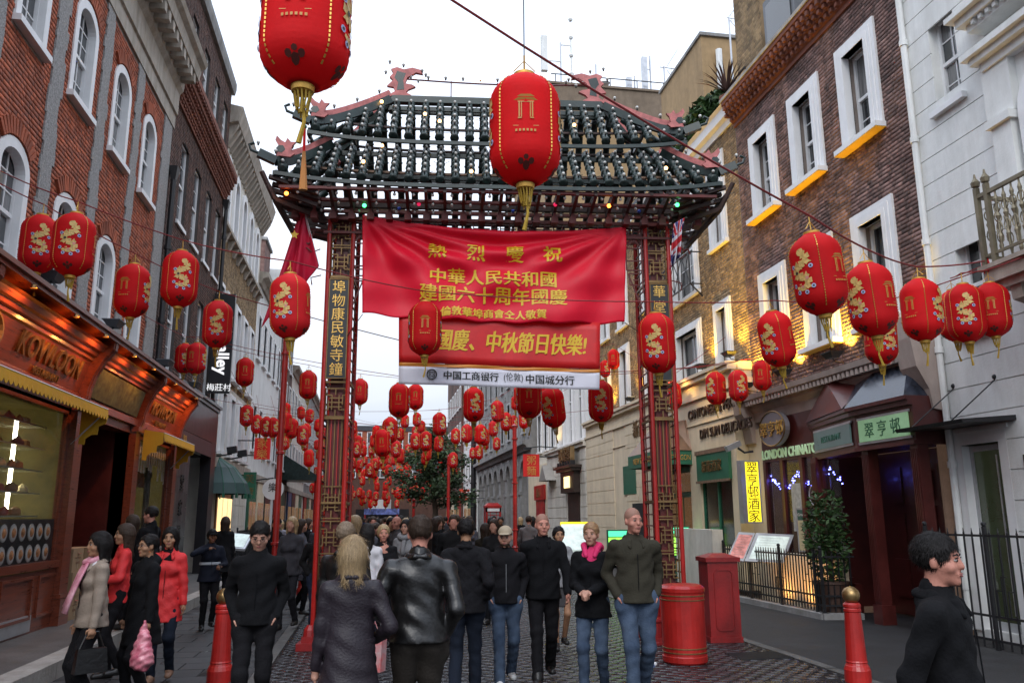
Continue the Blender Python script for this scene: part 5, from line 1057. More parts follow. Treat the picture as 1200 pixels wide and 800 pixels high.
for cx, txt in ((-PX+.06, '埠物康民敏寺鐘'), (PX, '華堂步')):
    mb = MB(); mb.box(cx-.145, cx+.145, -.40, -.37, 3.66, 5.14); b_ = gp('name_board', mb, mat('black_lacquer', (.02, .022, .022), .35))
    mb = MB()
    for a, c_, e, f_ in ((-.145, -.132, 3.66, 5.14), (.132, .145, 3.66, 5.14), (-.132, .132, 3.66, 3.673), (-.132, .132, 5.127, 5.14)): mb.box(cx+a, cx+c_, -.41, -.4, e, f_)
    link('board_edge', mb.mesh('board_edge', m_dgold), b_)
    for k, ch_ in enumerate(txt):
        st_ = .203 if len(txt) > 3 else .235; lettering(ch_, .2, (cx, -.405, 5.02-k*st_), (1, 0, 0), (0, 0, 1), m_gold, b_)
# main cross beams with fretwork
for z, y, h in ((6.08, -.38, .05), (6.02, .3, .05), (6.3, -.38, .08), (6.3, .3, .08), (5.86, -.38, .035)):
    mb = MB(); mb.box(-PX-(.75 if z > 6.2 else .2), PX+(.75 if z > 6.2 else .2), y-.035, y+.035, z-h/2, z+h/2); gp('cross_beam', mb, m_dkred if z < 6.25 else m_soffw)
mb = MB(); x = -2.15
while x < 2.15:
    mb.box(x, x+.015, -.385, -.37, 5.88, 6.06); mb.box(x, x+.12, -.385, -.37, 5.96, 5.975); x += .135
gp('fretwork', mb, m_dkred)['kind'] = 'stuff'
for cx, sg_ in ((-PX, 1), (PX, -1), (-PX, -1), (PX, 1)):   # corner spandrels of open fret
    mb = MB(); x0 = cx+sg_*.24
    def L_(x, z): return (x0+sg_*x, -.38, z)
    if (cx < 0) == (sg_ > 0):
        for a, b_ in (((0, 6.05), (0, 5.0)), ((.24, 6.05), (.24, 5.35)), ((0, 5.9), (.24, 5.9)), ((0, 5.7), (.24, 5.7)), ((0, 5.35), (.24, 5.35)), ((0, 5.5), (.24, 5.5)), ((.05, 5.3), (.2, 5.3)), ((.2, 5.3), (.2, 5.12)), ((.2, 5.12), (.04, 5.12)), ((.06, 5.2), (.15, 5.2)), ((.22, 5.3), (.02, 4.75)), ((0, 6.0), (.12, 5.8)), ((.12, 5.8), (.24, 6.0)), ((.0, 5.7), (.12, 5.85)), ((.12, 5.85), (.24, 5.7))): mb.bar(L_(*a), L_(*b_), .018)
    else:
        pts = [L_(.05+.22*t, 5.9-.3*t+.06*math.sin(t*9)) for t in np.linspace(0, 1, 9)]; mb.tube(pts, .012, 5); mb.tube([L_(0, 5.6), L_(.12, 5.55), L_(.2, 5.62)], .01, 5); mb.tube([L_(-.03, 5.2), L_(.12, 5.16), L_(.1, 5.05)], .01, 5)
    gp('corner_fret', mb, m_dkred)
# roof: frames of the tiers.  front/back eaves, hipped ends, no solid deck (sky shows between the rolls)
TIERS = [dict(ex=3.22, ey=1.12, ez=6.42, tx=2.55, ty=.42, tz=7.2, n=29, lift=.14), dict(ex=2.85, ey=.72, ez=7.27, tx=1.72, ty=.06, tz=8.16, n=25, lift=.12)]
rollm = {}
def roll(a, b_, par_name='tile_roll'):
    a, b_ = Vector(a), Vector(b_); Ln = (b_-a).length; k = round(Ln, 2)
    if k not in rollm:
        mb = MB(); n = max(2, round(Ln/.17)); pr = []
        for j in range(n): z0 = Ln*j/n; pr += [(.066, z0), (.066, z0+.02), (.056, z0+.028), (.054, z0+Ln/n-.003)]
        mb.lathe([(.03, -.012), (.07, -.012)]+pr, 10)
        if Ln > .25: rollm[k] = mb.mesh('tile_roll', m_green, True)
        else: rollm[k] = mb.mesh('tile_roll', m_green, True)
    o = link('tile_roll', rollm[k], gate, world=False); o.location = a; o.rotation_euler = (b_-a).to_track_quat('Z', 'Y').to_euler(); return o
bulb = MB(); bulb.ball((0, 0, .045), .026, 7, 5, 0); bulb.lathe([(.013, 0), (.014, .024)], 6, m=1)
bmesh_ = bulb.mesh('bulb', [m_bulb, m_iron], True); bulbon = MB(); bulbon.ball((0, 0, .045), .028, 7, 5, 0); bulbon.lathe([(.013, 0), (.014, .024)], 6, m=1); bmon = bulbon.mesh('bulb', [m_bulbon, m_iron], True)
NB = [0]; extraB = []
def bulb_at(p, on=False, d=(0, 0, 1)):
    if NB[0] < 290 or on:
        o = link('bulb', bmon if on else bmesh_, gate, world=False); o.location = p; o.rotation_euler = Vector(d).to_track_quat('Z', 'Y').to_euler(); NB[0] += 1
    else: extraB.append((Vector(p), Vector(d).normalized()))
def P_(t, u, v):   # u along x in -1..1, v 0 at the eave 1 at the top (front face)
    ex, ez, tx, tz_ = t['ex'], t['ez'], t['tx'], t['tz']; zz = ez+(tz_-ez)*(v**1.25)
    return Vector((u*(ex+(tx-ex)*v), -(t['ey']+(t['ty']-t['ey'])*v), zz+t['lift']*abs(u)**4*(1-v)))
for ti, t in enumerate(TIERS):
    for s_ in (-1, 1):
        n = t['n']
        for k in range(n):
            x = -t['ex']*.965+2*t['ex']*.965*k/(n-1)
            # v where the hip line cuts this column
            vt = min(1, max(.22, (t['ex']-abs(x))/(t['ex']-t['tx'])+.05)) if abs(x) > t['tx'] else 1
            pa = P_(t, x/t['ex'], 0); y1 = -(t['ey']+(t['ty']-t['ey'])*vt); z1 = t['ez']+(t['tz']-t['ez'])*vt**1.25+t['lift']*(abs(x)/t['ex'])**4*(1-vt)
            pb = Vector((x, y1, z1)); pa.x = x
            if s_ > 0: pa.y *= -1; pb.y *= -1
            roll(pa, pb)
            if s_ < 0:
                nb = max(1, round((pb-pa).length/.21))
                for j in range(nb):
                    on = random.random() < .045; q = pa.lerp(pb, (j+.35)/nb); bulb_at(q+Vector((0, -.035, .045)), on, (0, -.5, 1))
    for s_ in (-1, 1):   # hipped ends
        m_ = 7 if ti == 0 else 4
        for k in range(m_):
            y = -t['ey']*.85+1.7*t['ey']*k/(m_-1); vt = min(1, (t['ey']-abs(y))/(t['ey']-t['ty']+1e-6))
            vt = max(.25, vt); x0 = s_*t['ex']; x1 = s_*(t['ex']+(t['tx']-t['ex'])*vt); z1 = t['ez']+(t['tz']-t['ez'])*vt**1.25
            roll((x0, y, t['ez']+t['lift']*.7), (x1, y, z1))
    # purlins / eave boards
    for v, hh in ((0., .055), (.5, .03), (1., .07)):
        for s_ in (-1, 1):
            mb = MB(); N = 16; pts = [P_(t, u, v) for u in np.linspace(-1, 1, N+1)]
            for a, b_ in zip(pts, pts[1:]):
                a = Vector((a.x, a.y*(-1 if s_ > 0 else 1), a.z-.09)); b_ = Vector((b_.x, b_.y*(-1 if s_ > 0 else 1), b_.z-.09)); mb.bar(a, b_, .04, hh)
            gp('purlin', mb, m_green if v in (0., 1.) else m_ash if ti == 0 else m_soffw)
    for s_ in (-1, 1):
        mb = MB()
        for v in (0, .5, 1): q = P_(t, 1, v); mb.bar((s_*q.x, q.y, q.z-.09), (s_*q.x, -q.y, q.z-.09), .04, .07)
        gp('purlin', mb, m_green)
    for sx in (-1, 1):
        for sy in (-1, 1):   # hip ridges: dark green beam with pink fin on top and upturned end
            mb = MB(); pts = []
            for v in np.linspace(-.12, 1, 9):
                q = P_(t, 1, max(v, 0)); xx = q.x+(.30*(-v) if v < 0 else 0); zz = q.z+.06+(.07 if v < 0 else 0)+.10*max(0, .3-v)
                pts.append(Vector((sx*(xx+(.18 if v < 0 else 0)), q.y*(1 if sy < 0 else -1)*(1.06 if v < 0 else 1), zz)))
            for a, b_ in zip(pts, pts[1:]): mb.bar(a, b_, .09, .12)
            mb.tube([pts[0], pts[0]+Vector((sx*.1, 0, .04)), pts[0]+Vector((sx*.13, 0, .12)), pts[0]+Vector((sx*.06, 0, .15))], .022, 6); h_ = gp('hip_ridge', mb, m_green)
            mb = MB()
            for a, b_ in zip(pts[2:], pts[3:]): mb.bar(a+Vector((0, 0, .11)), b_+Vector((0, 0, .11)), .035, .1)
            link('ridge_fin', mb.mesh('ridge_fin', m_fadedred), h_)
            for j in (0, 1, 3, 5, 7):
                if sy < 0: bulb_at(pts[j]+Vector((0, -.03, .17 if j > 1 else .1)), False)
            # small dragon finial near the end
            P = [(0, 0), (.05, .02), (.2, .0), (.26, .06), (.2, .1), (.22, .2), (.27, .27), (.2, .27), (.15, .34), (.12, .26), (.06, .3), (.0, .38), (-.02, .3), (.03, .2), (0, .1)]
            mb = MB(); o0 = pts[1]+Vector((0, 0, .06)); mb.prism([(o0.x-sx*x_, o0.z+z_*.85) for x_, z_ in P], o0.y-.02, o0.y+.02, 'y'); f_ = gp('dragon_finial', mb, m_fadedred)
            mb = MB(); mb.prism([(o0.x-sx*(.06+.08*math.cos(a)*.8), o0.z+.12+.06*math.sin(a)) for a in np.linspace(0, 6, 7)], o0.y-.024, o0.y+.024, 'y'); link('green_patch', mb.mesh('green_patch', m_green), f_)
# main ridge with big scroll finials
mb = MB(); mb.box(-1.76, 1.76, -.06, .06, 8.19, 8.3); gp('main_ridge', mb, m_green)
mb = MB(); mb.tube([(x, 0, 8.62-.05*math.cos(x)) for x in np.linspace(-1.5, 1.5, 13)], .014, 5)
for x in (-1.5, -.75, 0, .75, 1.5): mb.tube([(x, 0, 8.3), (x, 0, 8.6)], .01, 5)
gp('ridge_wire', mb, m_dkred)
for k in range(11): bulb_at(Vector((-1.4+k*.28, 0, 8.62)), k == 4)
for sx in (-1, 1):
    S = [(.0, .0), (.38, .0), (.34, .06), (.26, .10), (.30, .16), (.42, .22), (.36, .26), (.24, .28), (.28, .40), (.42, .5), (.54, .48), (.50, .56), (.36, .60), (.22, .56), (.10, .60), (.0, .56), (.04, .48), (-.02, .40), (.04, .34), (-.06, .22), (.05, .2), (.08, .12), (.02, .08)]
    mb = MB(); mb.prism([(sx*(1.72-x_*.95), 8.28+z_*.88) for x_, z_ in S], -.03, .03, 'y'); f_ = gp('ridge_finial', mb, m_fadedred)
    mb = MB(); mb.prism([(sx*(1.72-x_), 8.28+z_) for x_, z_ in ((.1, .12), (.22, .14), (.2, .3), (.24, .42), (.1, .46), (.06, .34), (.12, .26))], -.034, .034, 'y'); link('green_patch', mb.mesh('green_patch', m_green), f_)
    for x_, z_ in ((.5, .5), (.56, .42), (.2, .6), (-.08, .45), (-.02, .66), (.44, .3)): bulb_at(Vector((sx*(1.72-x_), -.03, 8.28+z_*.88)))
# soffit: rafters, hip corners, bulbs hung underneath
k = 0
x = -3.0
while x <= 3.01:
    z0 = 6.34+.12*(abs(x)/3)**4
    mb = MB(); mb.add([(x-.022, -1.1, z0-.1), (x-.022, -.42, 6.12), (x-.022, -.42, 6.3), (x-.022, -1.1, z0-.0), (x+.022, -1.1, z0-.1), (x+.022, -.42, 6.12), (x+.022, -.42, 6.3), (x+.022, -1.1, z0)], [(0, 1, 2, 3), (7, 6, 5, 4), (0, 4, 5, 1), (1, 5, 6, 2), (2, 6, 7, 3), (3, 7, 4, 0)]); gp('rafter', mb, m_soffw)
    mb = MB(); mb.add([(x-.02, 1.05, z0-.1), (x-.02, .4, 6.12), (x-.02, .4, 6.3), (x-.02, 1.05, z0), (x+.02, 1.05, z0-.1), (x+.02, .4, 6.12), (x+.02, .4, 6.3), (x+.02, 1.05, z0)], [(0, 1, 2, 3), (7, 6, 5, 4), (0, 4, 5, 1), (1, 5, 6, 2), (2, 6, 7, 3), (3, 7, 4, 0)]); gp('rafter', mb, m_soffw)
    mb = MB(); mb.prism([(x-.05, 6.0), (x+.05, 6.0), (x+.05, 6.08), (x+.02, 6.12), (x+.02, 6.2), (x-.02, 6.2), (x-.02, 6.12), (x-.05, 6.08)], -.62, -.44, 'y'); gp('bracket_block', mb, m_dkred)
    for y in (-1.0, -.78, -.58): extraB.append((Vector((x+.1, y, 6.28-(1+y)*.25)), Vector((0, -.2, -1))))
    x += .2727
for (x, y, cc) in ((-3.05, -1.0, 0), (-2.0, -.6, 1), (-2.7, -.5, 2), (.8, -.8, 2), (-1.5, -.5, 3), (1.6, -.8, 0), (2.1, -.6, 3), (-1.2, -.7, 2), (2.6, -.9, 1), (.2, -.5, 3)):
    o = MB(); o.ball((x, y-.03, 6.2), .03, 8, 5); gp('coloured_bulb', o, [mat('bulb_orange', (1, .3, .05), .4, emit=(1, .25, .03), es=5), mat('bulb_green', (.05, .8, .2), .4, emit=(.05, 1, .2), es=4), mat('bulb_red', (.6, .02, .08), .3, emit=(.8, .02, .1), es=.5), mat('bulb_blue', (.05, .1, .5), .3)][cc])
for sx in (-1, 1):
    mb = MB()
    for j in range(5): y = -1.05+j*.14; mb.bar((sx*(3.3-.02*j), y, 6.44-j*.055), (sx*2.62, y+.12, 6.24-j*.02), .09, .05)
    gp('corner_rafters', mb, m_soffw)
    mb = MB(); mb.bar((sx*3.38, -1.16, 6.47), (sx*3.22, -1.0, 6.12), .05, .05); mb.bar((sx*3.22, -1.0, 6.12), (sx*2.6, -.4, 6.05), .05, .06); mb.bar((sx*3.3, -1.1, 6.3), (sx*3.3, 1.1, 6.3), .05, .06); mb.bar((sx*3.22, -1.0, 6.12), (sx*3.22, 1.0, 6.12), .05, .06)
    for y in np.linspace(-.9, .9, 6): mb.bar((sx*3.3, y, 6.32), (sx*2.65, y*.9, 6.12), .035, .05)
    gp('eave_bracing', mb, m_soffw)
mb = MB()
for y in (-1.06, -.75, -.42, .42, .75, 1.06): mb.box(-3.15, 3.15, y-.03, y+.03, 6.16-(abs(y)-.42)*-.16, 6.2-(abs(y)-.42)*-.16)
gp('soffit_beams', mb, m_dkred)
BV, BF = [], []
if extraB:
    mb = MB()
    for p, d in extraB: mb.ball(tuple(p+d*.05), .024, 6, 4); mb.tube([p, p+d*.03], .013, 5, 1)
    gp('soffit_bulbs', mb, [m_bulb, m_iron], smooth=True)['kind'] = 'stuff'
# wires draped over the roof
mb = MB()
for k in range(26):
    t = TIERS[k % 2]; u = random.uniform(-.9, .9); v = random.uniform(.1, .9); q = P_(t, u, v)+Vector((0, -.05, .07)); L2 = random.uniform(.2, .5)
    mb.tube([q+Vector((L2*s, 0, -.05*math.sin(s*3.1))) for s in (0, .25, .5, .75, 1)], .004, 4)
gp('lighting_cable', mb, m_iron)['kind'] = 'stuff'
# ---------------- banners on the gate ----------------
bcos, bsin = math.cos(GA), math.sin(GA)
def gw(x, y, z): return Vector((GX+x*bcos-y*bsin, GY+x*bsin+y*bcos, z))
def on_gate(px, py, yl=-.5):   # pixel -> gate-plane local x,z at local depth yl
    r = ray(px, py); n = Vector((-bsin, bcos, 0)); o = gw(0, yl, 0); tt = (o-E0).dot(n)/r.dot(n); p = E0+r*tt; d = p-Vector((GX, GY, 0)); return d.x*bcos+d.y*bsin, p.z
def cloth(corners, fn, nx, nz):
    (x0, zt0), (x1, zt1), (x1b, zb1), (x0b, zb0) = corners
    def S(u, v): x = (x0+(x1-x0)*u)*(1-v)+(x0b+(x1b-x0b)*u)*v; z = (zt0+(zt1-zt0)*u)*(1-v)+(zb0+(zb1-zb0)*u)*v; return x, z
    V = []; 
    for j in range(nz+1):
        for i in range(nx+1): u, v = i/nx, j/nz; x, z = S(u, v); dy, dz = fn(u, v); V.append(gw(x, -.5-dy, z+dz))
    F = [(j*(nx+1)+i, j*(nx+1)+i+1, (j+1)*(nx+1)+i+1, (j+1)*(nx+1)+i) for j in range(nz) for i in range(nx)]
    return np.array([tuple(v) for v in V]), F, S
def place_text(s_, size, px, py, S, fn, corners, m, par, sx=1., shear=0., bold=.0):
    """print lettering on the cloth surface: every vertex follows the folds"""
    me = text_mesh(s_, size, 0, 0, shear, sx).copy(); me.materials.clear(); me.materials.append(m); bm = bmesh.new(); bm.from_mesh(me)
    for _ in range(2): bmesh.ops.subdivide_edges(bm, edges=[e for e in bm.edges if e.calc_length() > .07], cuts=1)
    bmesh.ops.triangulate(bm, faces=bm.faces)
    cx, cz = on_gate(px, py); (x0, zt0), (x1, zt1), (x1b, zb1), (x0b, zb0) = corners; ZT = (zt0+zt1)/2; ZB = (zb0+zb1)/2; slope = ((zt1-zt0)+(zb1-zb0))/2/(x1-x0)
    for v in bm.verts:
        x, z = cx+v.co.x, cz+v.co.y+slope*v.co.x; u = (x-x0)/(x1-x0); vv = (zt0+(zt1-zt0)*u-z)/((zt0+(zt1-zt0)*u)-(zb0+(zb1-zb0)*u)); dy, dz = fn(min(1, max(0, u)), min(1, max(0, vv))); v.co = gw(x, -.5-dy-.014, z+dz*.9)
    if bold:   # second pass of the print, a few millimetres over, thickens the strokes
        g_ = bmesh.ops.duplicate(bm, geom=bm.faces[:]+bm.edges[:]+bm.verts[:])['geom']; bmesh.ops.translate(bm, verts=[e for e in g_ if isinstance(e, bmesh.types.BMVert)], vec=(bold*2.2, -.002, bold*.8))
    bm.to_mesh(me); bm.free(); return link('lettering', me, par)
m_ban = mat('red_banner_cloth', (.72, .006, .03), .5, var=.06, spec=.3); m_ylet = mat('yellow_print', (.75, .48, .02), .5, var=.08)
def f1(u, v):
    rr = math.hypot(u, v); a = math.atan2(v, u+1e-6); b_ = math.atan2(v, 1-u+1e-6); r2_ = math.hypot(1-u, v)
    env = math.exp(-((u)/.55)**2); env2 = math.exp(-((1-u)/.6)**2)
    d = .06*env*math.sin(a*17)*min(1, rr*2.5)+.055*env2*math.sin(b_*16)*min(1, r2_*2.5)+.02*math.sin(v*19+u*4)*(1-v*.5)+.012*math.sin(u*31+v*9)
    sag = -.16*(1-(2*u-1)**2)*(1-v)**1.2+.015*math.sin(u*40)*v-.05*math.sin(math.pi*u)*v
    return d, sag
cA = [on_gate(*p) for p in ((425, 252), (734, 265), (732, 378), (425, 368))]
V, F, S1 = cloth(cA, f1, 110, 44); ban = thing('banner', 'large creased red banner with yellow characters tied across the gate', 'banner', gw(0, -.5, 4.6))
me = npmesh('cloth', V, np.array(F), m_ban, True); so_ = part('cloth', me, None, ban); sm = so_.modifiers.new('t', 'SOLIDIFY'); sm.thickness = .004
for s_, size, px, py, sx in (('熱　烈　慶　祝', .31, 580, 289, .98), ('中華人民共和國', .29, 578, 320, 1.), ('建國六十周年國慶', .29, 578, 342, 1.), ('倫敦華埠商會仝人敬賀', .165, 578, 364, 1.)):
    place_text(s_, size*.94, px, py, S1, f1, cA, m_ylet, ban, sx=sx, bold=.0055)
mb = MB()
for p, q in (((425, 252), (408, 262)), ((734, 265), (745, 262)), ((732, 378), (757, 392)), ((425, 368), (406, 392))):
    a = on_gate(*p); b_ = on_gate(*q); mb.tube([gw(a[0], -.5, a[1]), gw(b_[0], -.42, b_[1])], .006, 4)
part('tie_cord', mb, m_black, ban)
def f2(u, v): return .02*math.sin(u*7)+.008*math.sin(u*19+v*3)-.06, .0
cB = [on_gate(*p) for p in ((467, 366), (704, 377), (703, 456), (467, 449))]
def sub(v0, v1): (a, b_, c_, d_) = cB; L1 = lambda p, q, t: (p[0]+(q[0]-p[0])*t, p[1]+(q[1]-p[1])*t); return [L1(a, d_, v0), L1(b_, c_, v0), L1(b_, c_, v1), L1(a, d_, v1)]
ban2 = thing('banner', 'smaller straight edged red banner above a white sponsor strip, hung below the large banner', 'banner', gw(0, -.44, 4))
for nm, v0, v1, m in (('red_field', 0, .70, mat('red_banner_print', (.62, .012, .014), .5)), ('gold_stripe', .70, .75, mat('orange_stripe', (.6, .22, .03), .5)), ('white_strip', .75, 1, mat('white_vinyl', (.66, .66, .74), .5, var=.04))):
    V, F, S2 = cloth(sub(v0, v1), f2, 40, 6); o = part(nm, npmesh(nm, V, np.array(F), m, True), None, ban2); o.modifiers.new('t', 'SOLIDIFY').thickness = .004
place_text('祝國慶、中秋節日快樂!', .34, 590, 400, S2, f2, cB, m_ylet, ban2, sx=.70, shear=.18, bold=.008)
place_text('中国工商银行', .134, 552, 440, S2, f2, cB, m_black, ban2, bold=.004); place_text('(伦敦)', .13, 602, 441.5, S2, f2, cB, m_black, ban2, sx=.85); place_text('中国城分行', .145, 645, 444, S2, f2, cB, m_black, ban2, bold=.003)
cx, cz = on_gate(506, 438); mb = MB(); yb = -.5+.075
c_ = gw(cx, -.5+.03, cz); ex_ = Vector((bcos, bsin, 0))
def C2(x, z, d=-.015): return gw(cx+x, -.5+.045+d, cz+z)
mb.tube([C2(.07*math.cos(a), .07*math.sin(a)) for a in np.linspace(0, 6.284, 22)], .008, 5, cap=False)
for s_ in (-1, 1):
    for a, b_ in (((.008, .035), (.04, .035)), ((.04, .035), (.04, .008)), ((.04, .008), (.012, .008)), ((.012, -.008), (.04, -.008)), ((.04, -.008), (.04, -.035)), ((.04, -.035), (.008, -.035)), ((.008, .035), (.008, .02)), ((.008, -.035), (.008, -.02))): mb.bar(C2(s_*a[0], a[1]), C2(s_*b_[0], b_[1]), .009, .006)
part('round_logo', mb, m_black, ban2)
# ---------------- flags ----------------
def flag(name, label, pts, mats, fn_m, d):
    t = thing(name, label, 'flag', atD(*pts[0], d)); P = [atD(px, py, d) for px, py in pts]; N = 22; V = []; Fc = []; mi = []
    for j in range(N+1):
        for i in range(N+1):
            u, v = i/N, j/N; p = (P[0]*(1-u)+P[1]*u)*(1-v)+(P[3]*(1-u)+P[2]*u)*v; q = p+Vector((0, .07*math.sin(u*15+v*3)+.03*math.sin(u*29), 0))*min(1, v+.2); V.append(tuple(q))
    for j in range(N):
        for i in range(N): Fc.append((j*(N+1)+i, j*(N+1)+i+1, (j+1)*(N+1)+i+1, (j+1)*(N+1)+i)); mi.append(fn_m((i+.5)/N, (j+.5)/N))
    o = part('cloth', npmesh('cloth', np.array(V), np.array(Fc), mats, True, mi), None, t); o.modifiers.new('t', 'SOLIDIFY').thickness = .004; return t
t = flag('red_flag', 'red flag with a small yellow star drooping from the end of the gate roof', [(352, 246), (358, 250), (374, 314), (306, 384)], [mat('red_flag_cloth', (.66, .015, .06), .6, var=.1), m_white], lambda u, v: 0, 12.1)
mb = MB(); c5 = atD(345, 275, 11.95); mb.add([c5+Vector((r_*math.cos(q_), 0, r_*math.sin(q_))) for r_, q_ in [((.07 if k % 2 == 0 else .03), math.pi/2+k*math.pi/5) for k in range(10)]], [tuple(range(10))]); part('yellow_star', mb, m_ylet, t)
a = atD(356, 246, 12.1); b_ = atD(373, 312, 12.1); mb = MB(); mb.bar(a, b_, .05, .01); part('hem_strip', mb, m_white, t); mb = MB(); mb.tube([a+Vector((0, 0, .15)), a, b_], .01, 5); part('halyard', mb, m_silver, t)
def uj(u, v):
    x, y = u-.5, v-.5
    if abs(x) < .07 or abs(y) < .09: return 0
    if abs(x) < .13 or abs(y) < .16: return 1
    dd = min(abs(x-y), abs(x+y))
    return 0 if dd < .05 else 1 if dd < .12 else 2
flag('union_flag', 'crumpled Union flag hanging between the right gate pillar and the yellow brick wall', [(802, 255), (790, 262), (784, 318), (796, 300)], [mat('flag_red', (.5, .02, .03), .7), mat('flag_white', (.6, .6, .65), .7), mat('flag_blue', (.02, .03, .16), .7)], uj, 11.6)
# =================== LANTERNS ===================
m_lan = mat('red_lantern_silk', (.78, .012, .016), .7, var=.12, coord='obj', spec=.25, bump=.12, bscale=35, obr=[(1, 1, 1), (.8, .8, .8), (.92, 1.6, 1.6), (1.06, .8, .8), (.88, 1, 1)])
nt_ = m_lan.node_tree; pr_ = [n for n in nt_.nodes if n.type == 'BSDF_PRINCIPLED'][0]; ou_ = [n for n in nt_.nodes if n.type == 'OUTPUT_MATERIAL'][0]
tr_ = nt_.nodes.new('ShaderNodeBsdfTranslucent'); tr_.inputs['Color'].default_value = (.9, .015, .02, 1); ms_ = nt_.nodes.new('ShaderNodeMixShader'); ms_.inputs[0].default_value = .32
nt_.links.new(pr_.outputs[0], ms_.inputs[1]); nt_.links.new(tr_.outputs[0], ms_.inputs[2]); nt_.links.new(ms_.outputs[0], ou_.inputs[0])
m_lgold = mat('lantern_gilt', (.62, .36, .07), .42, metal=.45, var=.2); m_tass = mat('yellow_tassel', (.42, .27, .03), .8, var=.3, coord='obj')
m_pblue = mat('pale_blue_print', (.35, .42, .62), .6); m_dprint = mat('dragon_gold_print', (.62, .40, .13), .55, var=.3, nscale=40, coord='obj'); m_pink = mat('pink_print', (.6, .25, .2), .6); m_blk = mat('dark_print', (.05, .03, .02), .6)
LR, LH = .225, .74     # radius and body height; the origin is the body centre
def lr(z):             # body radius at height z
    t = abs(z)/(LH/2); return LR*(1-.66*max(0, (t-.46)/.54)**2.4)
def lantern_meshes(n, ribs, detail):
    mb = MB(); pr = []; K = ribs*2
    for i in range(K+1):
        z = -LH/2+LH*i/K; pr.append((lr(z)-(.006 if i % 2 and ribs > 12 else 0), z))
    mb.lathe(pr, n); body = mb.mesh('lantern_body', m_lan, True)
    tm = MB()
    for z0, s_ in ((LH/2, 1), (-LH/2, -1)):
        tm.lathe([(.079, -.01), (.072, 0), (.072, .02), (.05, .024)] if s_ > 0 else [(.045, -.034), (.056, -.03), (.06, 0), (.079, .01)], n, (0, 0, z0), 0)
    if detail:
        for k in range(4):
            a = math.pi/4+k*math.pi/2
            for z in np.arange(-LH*.42, LH*.44, .024): r_ = lr(z)+.002; p = Vector((r_*math.cos(a), r_*math.sin(a), z)); q = Vector((lr(z+.015)+.002, 0, 0)); tm.bar(p, ((lr(z+.015)+.002)*math.cos(a), (lr(z+.015)+.002)*math.sin(a), z+.015), .008, .004)
        tm.tube([(0, 0, LH/2+.04), (0, 0, LH/2+.16)], .006, 4); tm.tube([(.07, 0, LH/2+.045), (0, 0, LH/2+.12), (-.07, 0, LH/2+.045)], .004, 4)
    else:
        for k in range(4): a = math.pi/4+k*math.pi/2; tm.tube([((lr(z)+.001)*math.cos(a), (lr(z)+.001)*math.sin(a), z) for z in np.linspace(-.3, .3, 7)], .005, 3)
    trim = tm.mesh('gilt_trim', m_lgold)
    ts = MB(); z0 = -LH/2-.03
    nf = 13 if detail else 6
    for k in range(nf):
        a = 6.283*k/nf; r_ = .045; ts.tube([(r_*math.cos(a), r_*math.sin(a), z0), (r_*.85*math.cos(a+.1), r_*.85*math.sin(a), z0-.05), (r_*.6*math.cos(a), r_*.6*math.sin(a), z0-.08-random.uniform(0, .05))], .0055 if detail else .02, 3)
    ts.ball((0, 0, z0-.1), .018, 6, 4); ts.tube([(0, 0, z0), (0.015, 0, z0-.16), (-.01, .01, z0-.27)], [.006, .009, .015], 5)
    tas = ts.mesh('tassel', m_tass)
    return body, trim, tas
def on_l(u, z, off=.004):    # u arc length round the body
    a = u/LR; r_ = lr(z)+off; return Vector((r_*math.cos(a), r_*math.sin(a), z))
def dragon_mesh(lo=False):
    mb = MB(); a0 = 0
    S = [(.02, .17), (.055, .16), (.07, .12), (.04, .085), (-.01, .075), (-.055, .045), (-.065, 0), (-.03, -.03), (.02, -.03), (.055, -.055), (.06, -.1), (.025, -.13), (-.03, -.135), (-.07, -.12)]
    W_ = [.03, .034, .03, .03, .036, .036, .034, .034, .036, .034, .03, .026, .02, .01]
    for i in range(len(S)-1):
        (u0, z0), (u1, z1) = S[i], S[i+1]; d = Vector((u1-u0, z1-z0)).normalized(); n_ = Vector((-d.y, d.x))
        P = [on_l(u0+n_.x*W_[i], z0+n_.y*W_[i]), on_l(u0-n_.x*W_[i], z0-n_.y*W_[i]), on_l(u1-n_.x*W_[i+1], z1-n_.y*W_[i+1]), on_l(u1+n_.x*W_[i+1], z1+n_.y*W_[i+1])]; mb.add(P, [(0, 1, 2, 3)], 0)
        if not lo and i % 2 == 0:
            for s_ in (-1, 1): q = (u0+n_.x*.05*s_, z0+n_.y*.05*s_); mb.add([on_l(u0+n_.x*.03*s_, z0+n_.y*.03*s_, .005), on_l(u0+d.x*.025+n_.x*.03*s_, z0+d.y*.025+n_.y*.03*s_, .005), on_l(q[0], q[1], .005)], [(0, 1, 2)], 0)
    def disc(u, z, r_, m, off=.006):
        mb.add([on_l(u+r_*math.cos(t), z+r_*math.sin(t), off) for t in np.linspace(0, 6.283, 9)[:-1]], [tuple(range(8))], m)
    disc(.015, .185, .034, 0); disc(.03, .205, .016, 0)
    for u, z in ((-.085, .07), (.095, .05), (.095, -.13), (-.05, -.165), (.03, -.175), (-.09, -.1)): disc(u, z, .02, 1); disc(u, z, .009, 2, .008)
    disc(-.045, .01, .016, 2, .008); disc(.05, -.05, .016, 3, .008); disc(.0, -.12, .013, 3, .008)
    return mb.mesh('dragon_print', [m_dprint, m_pblue, m_blk, m_pink])
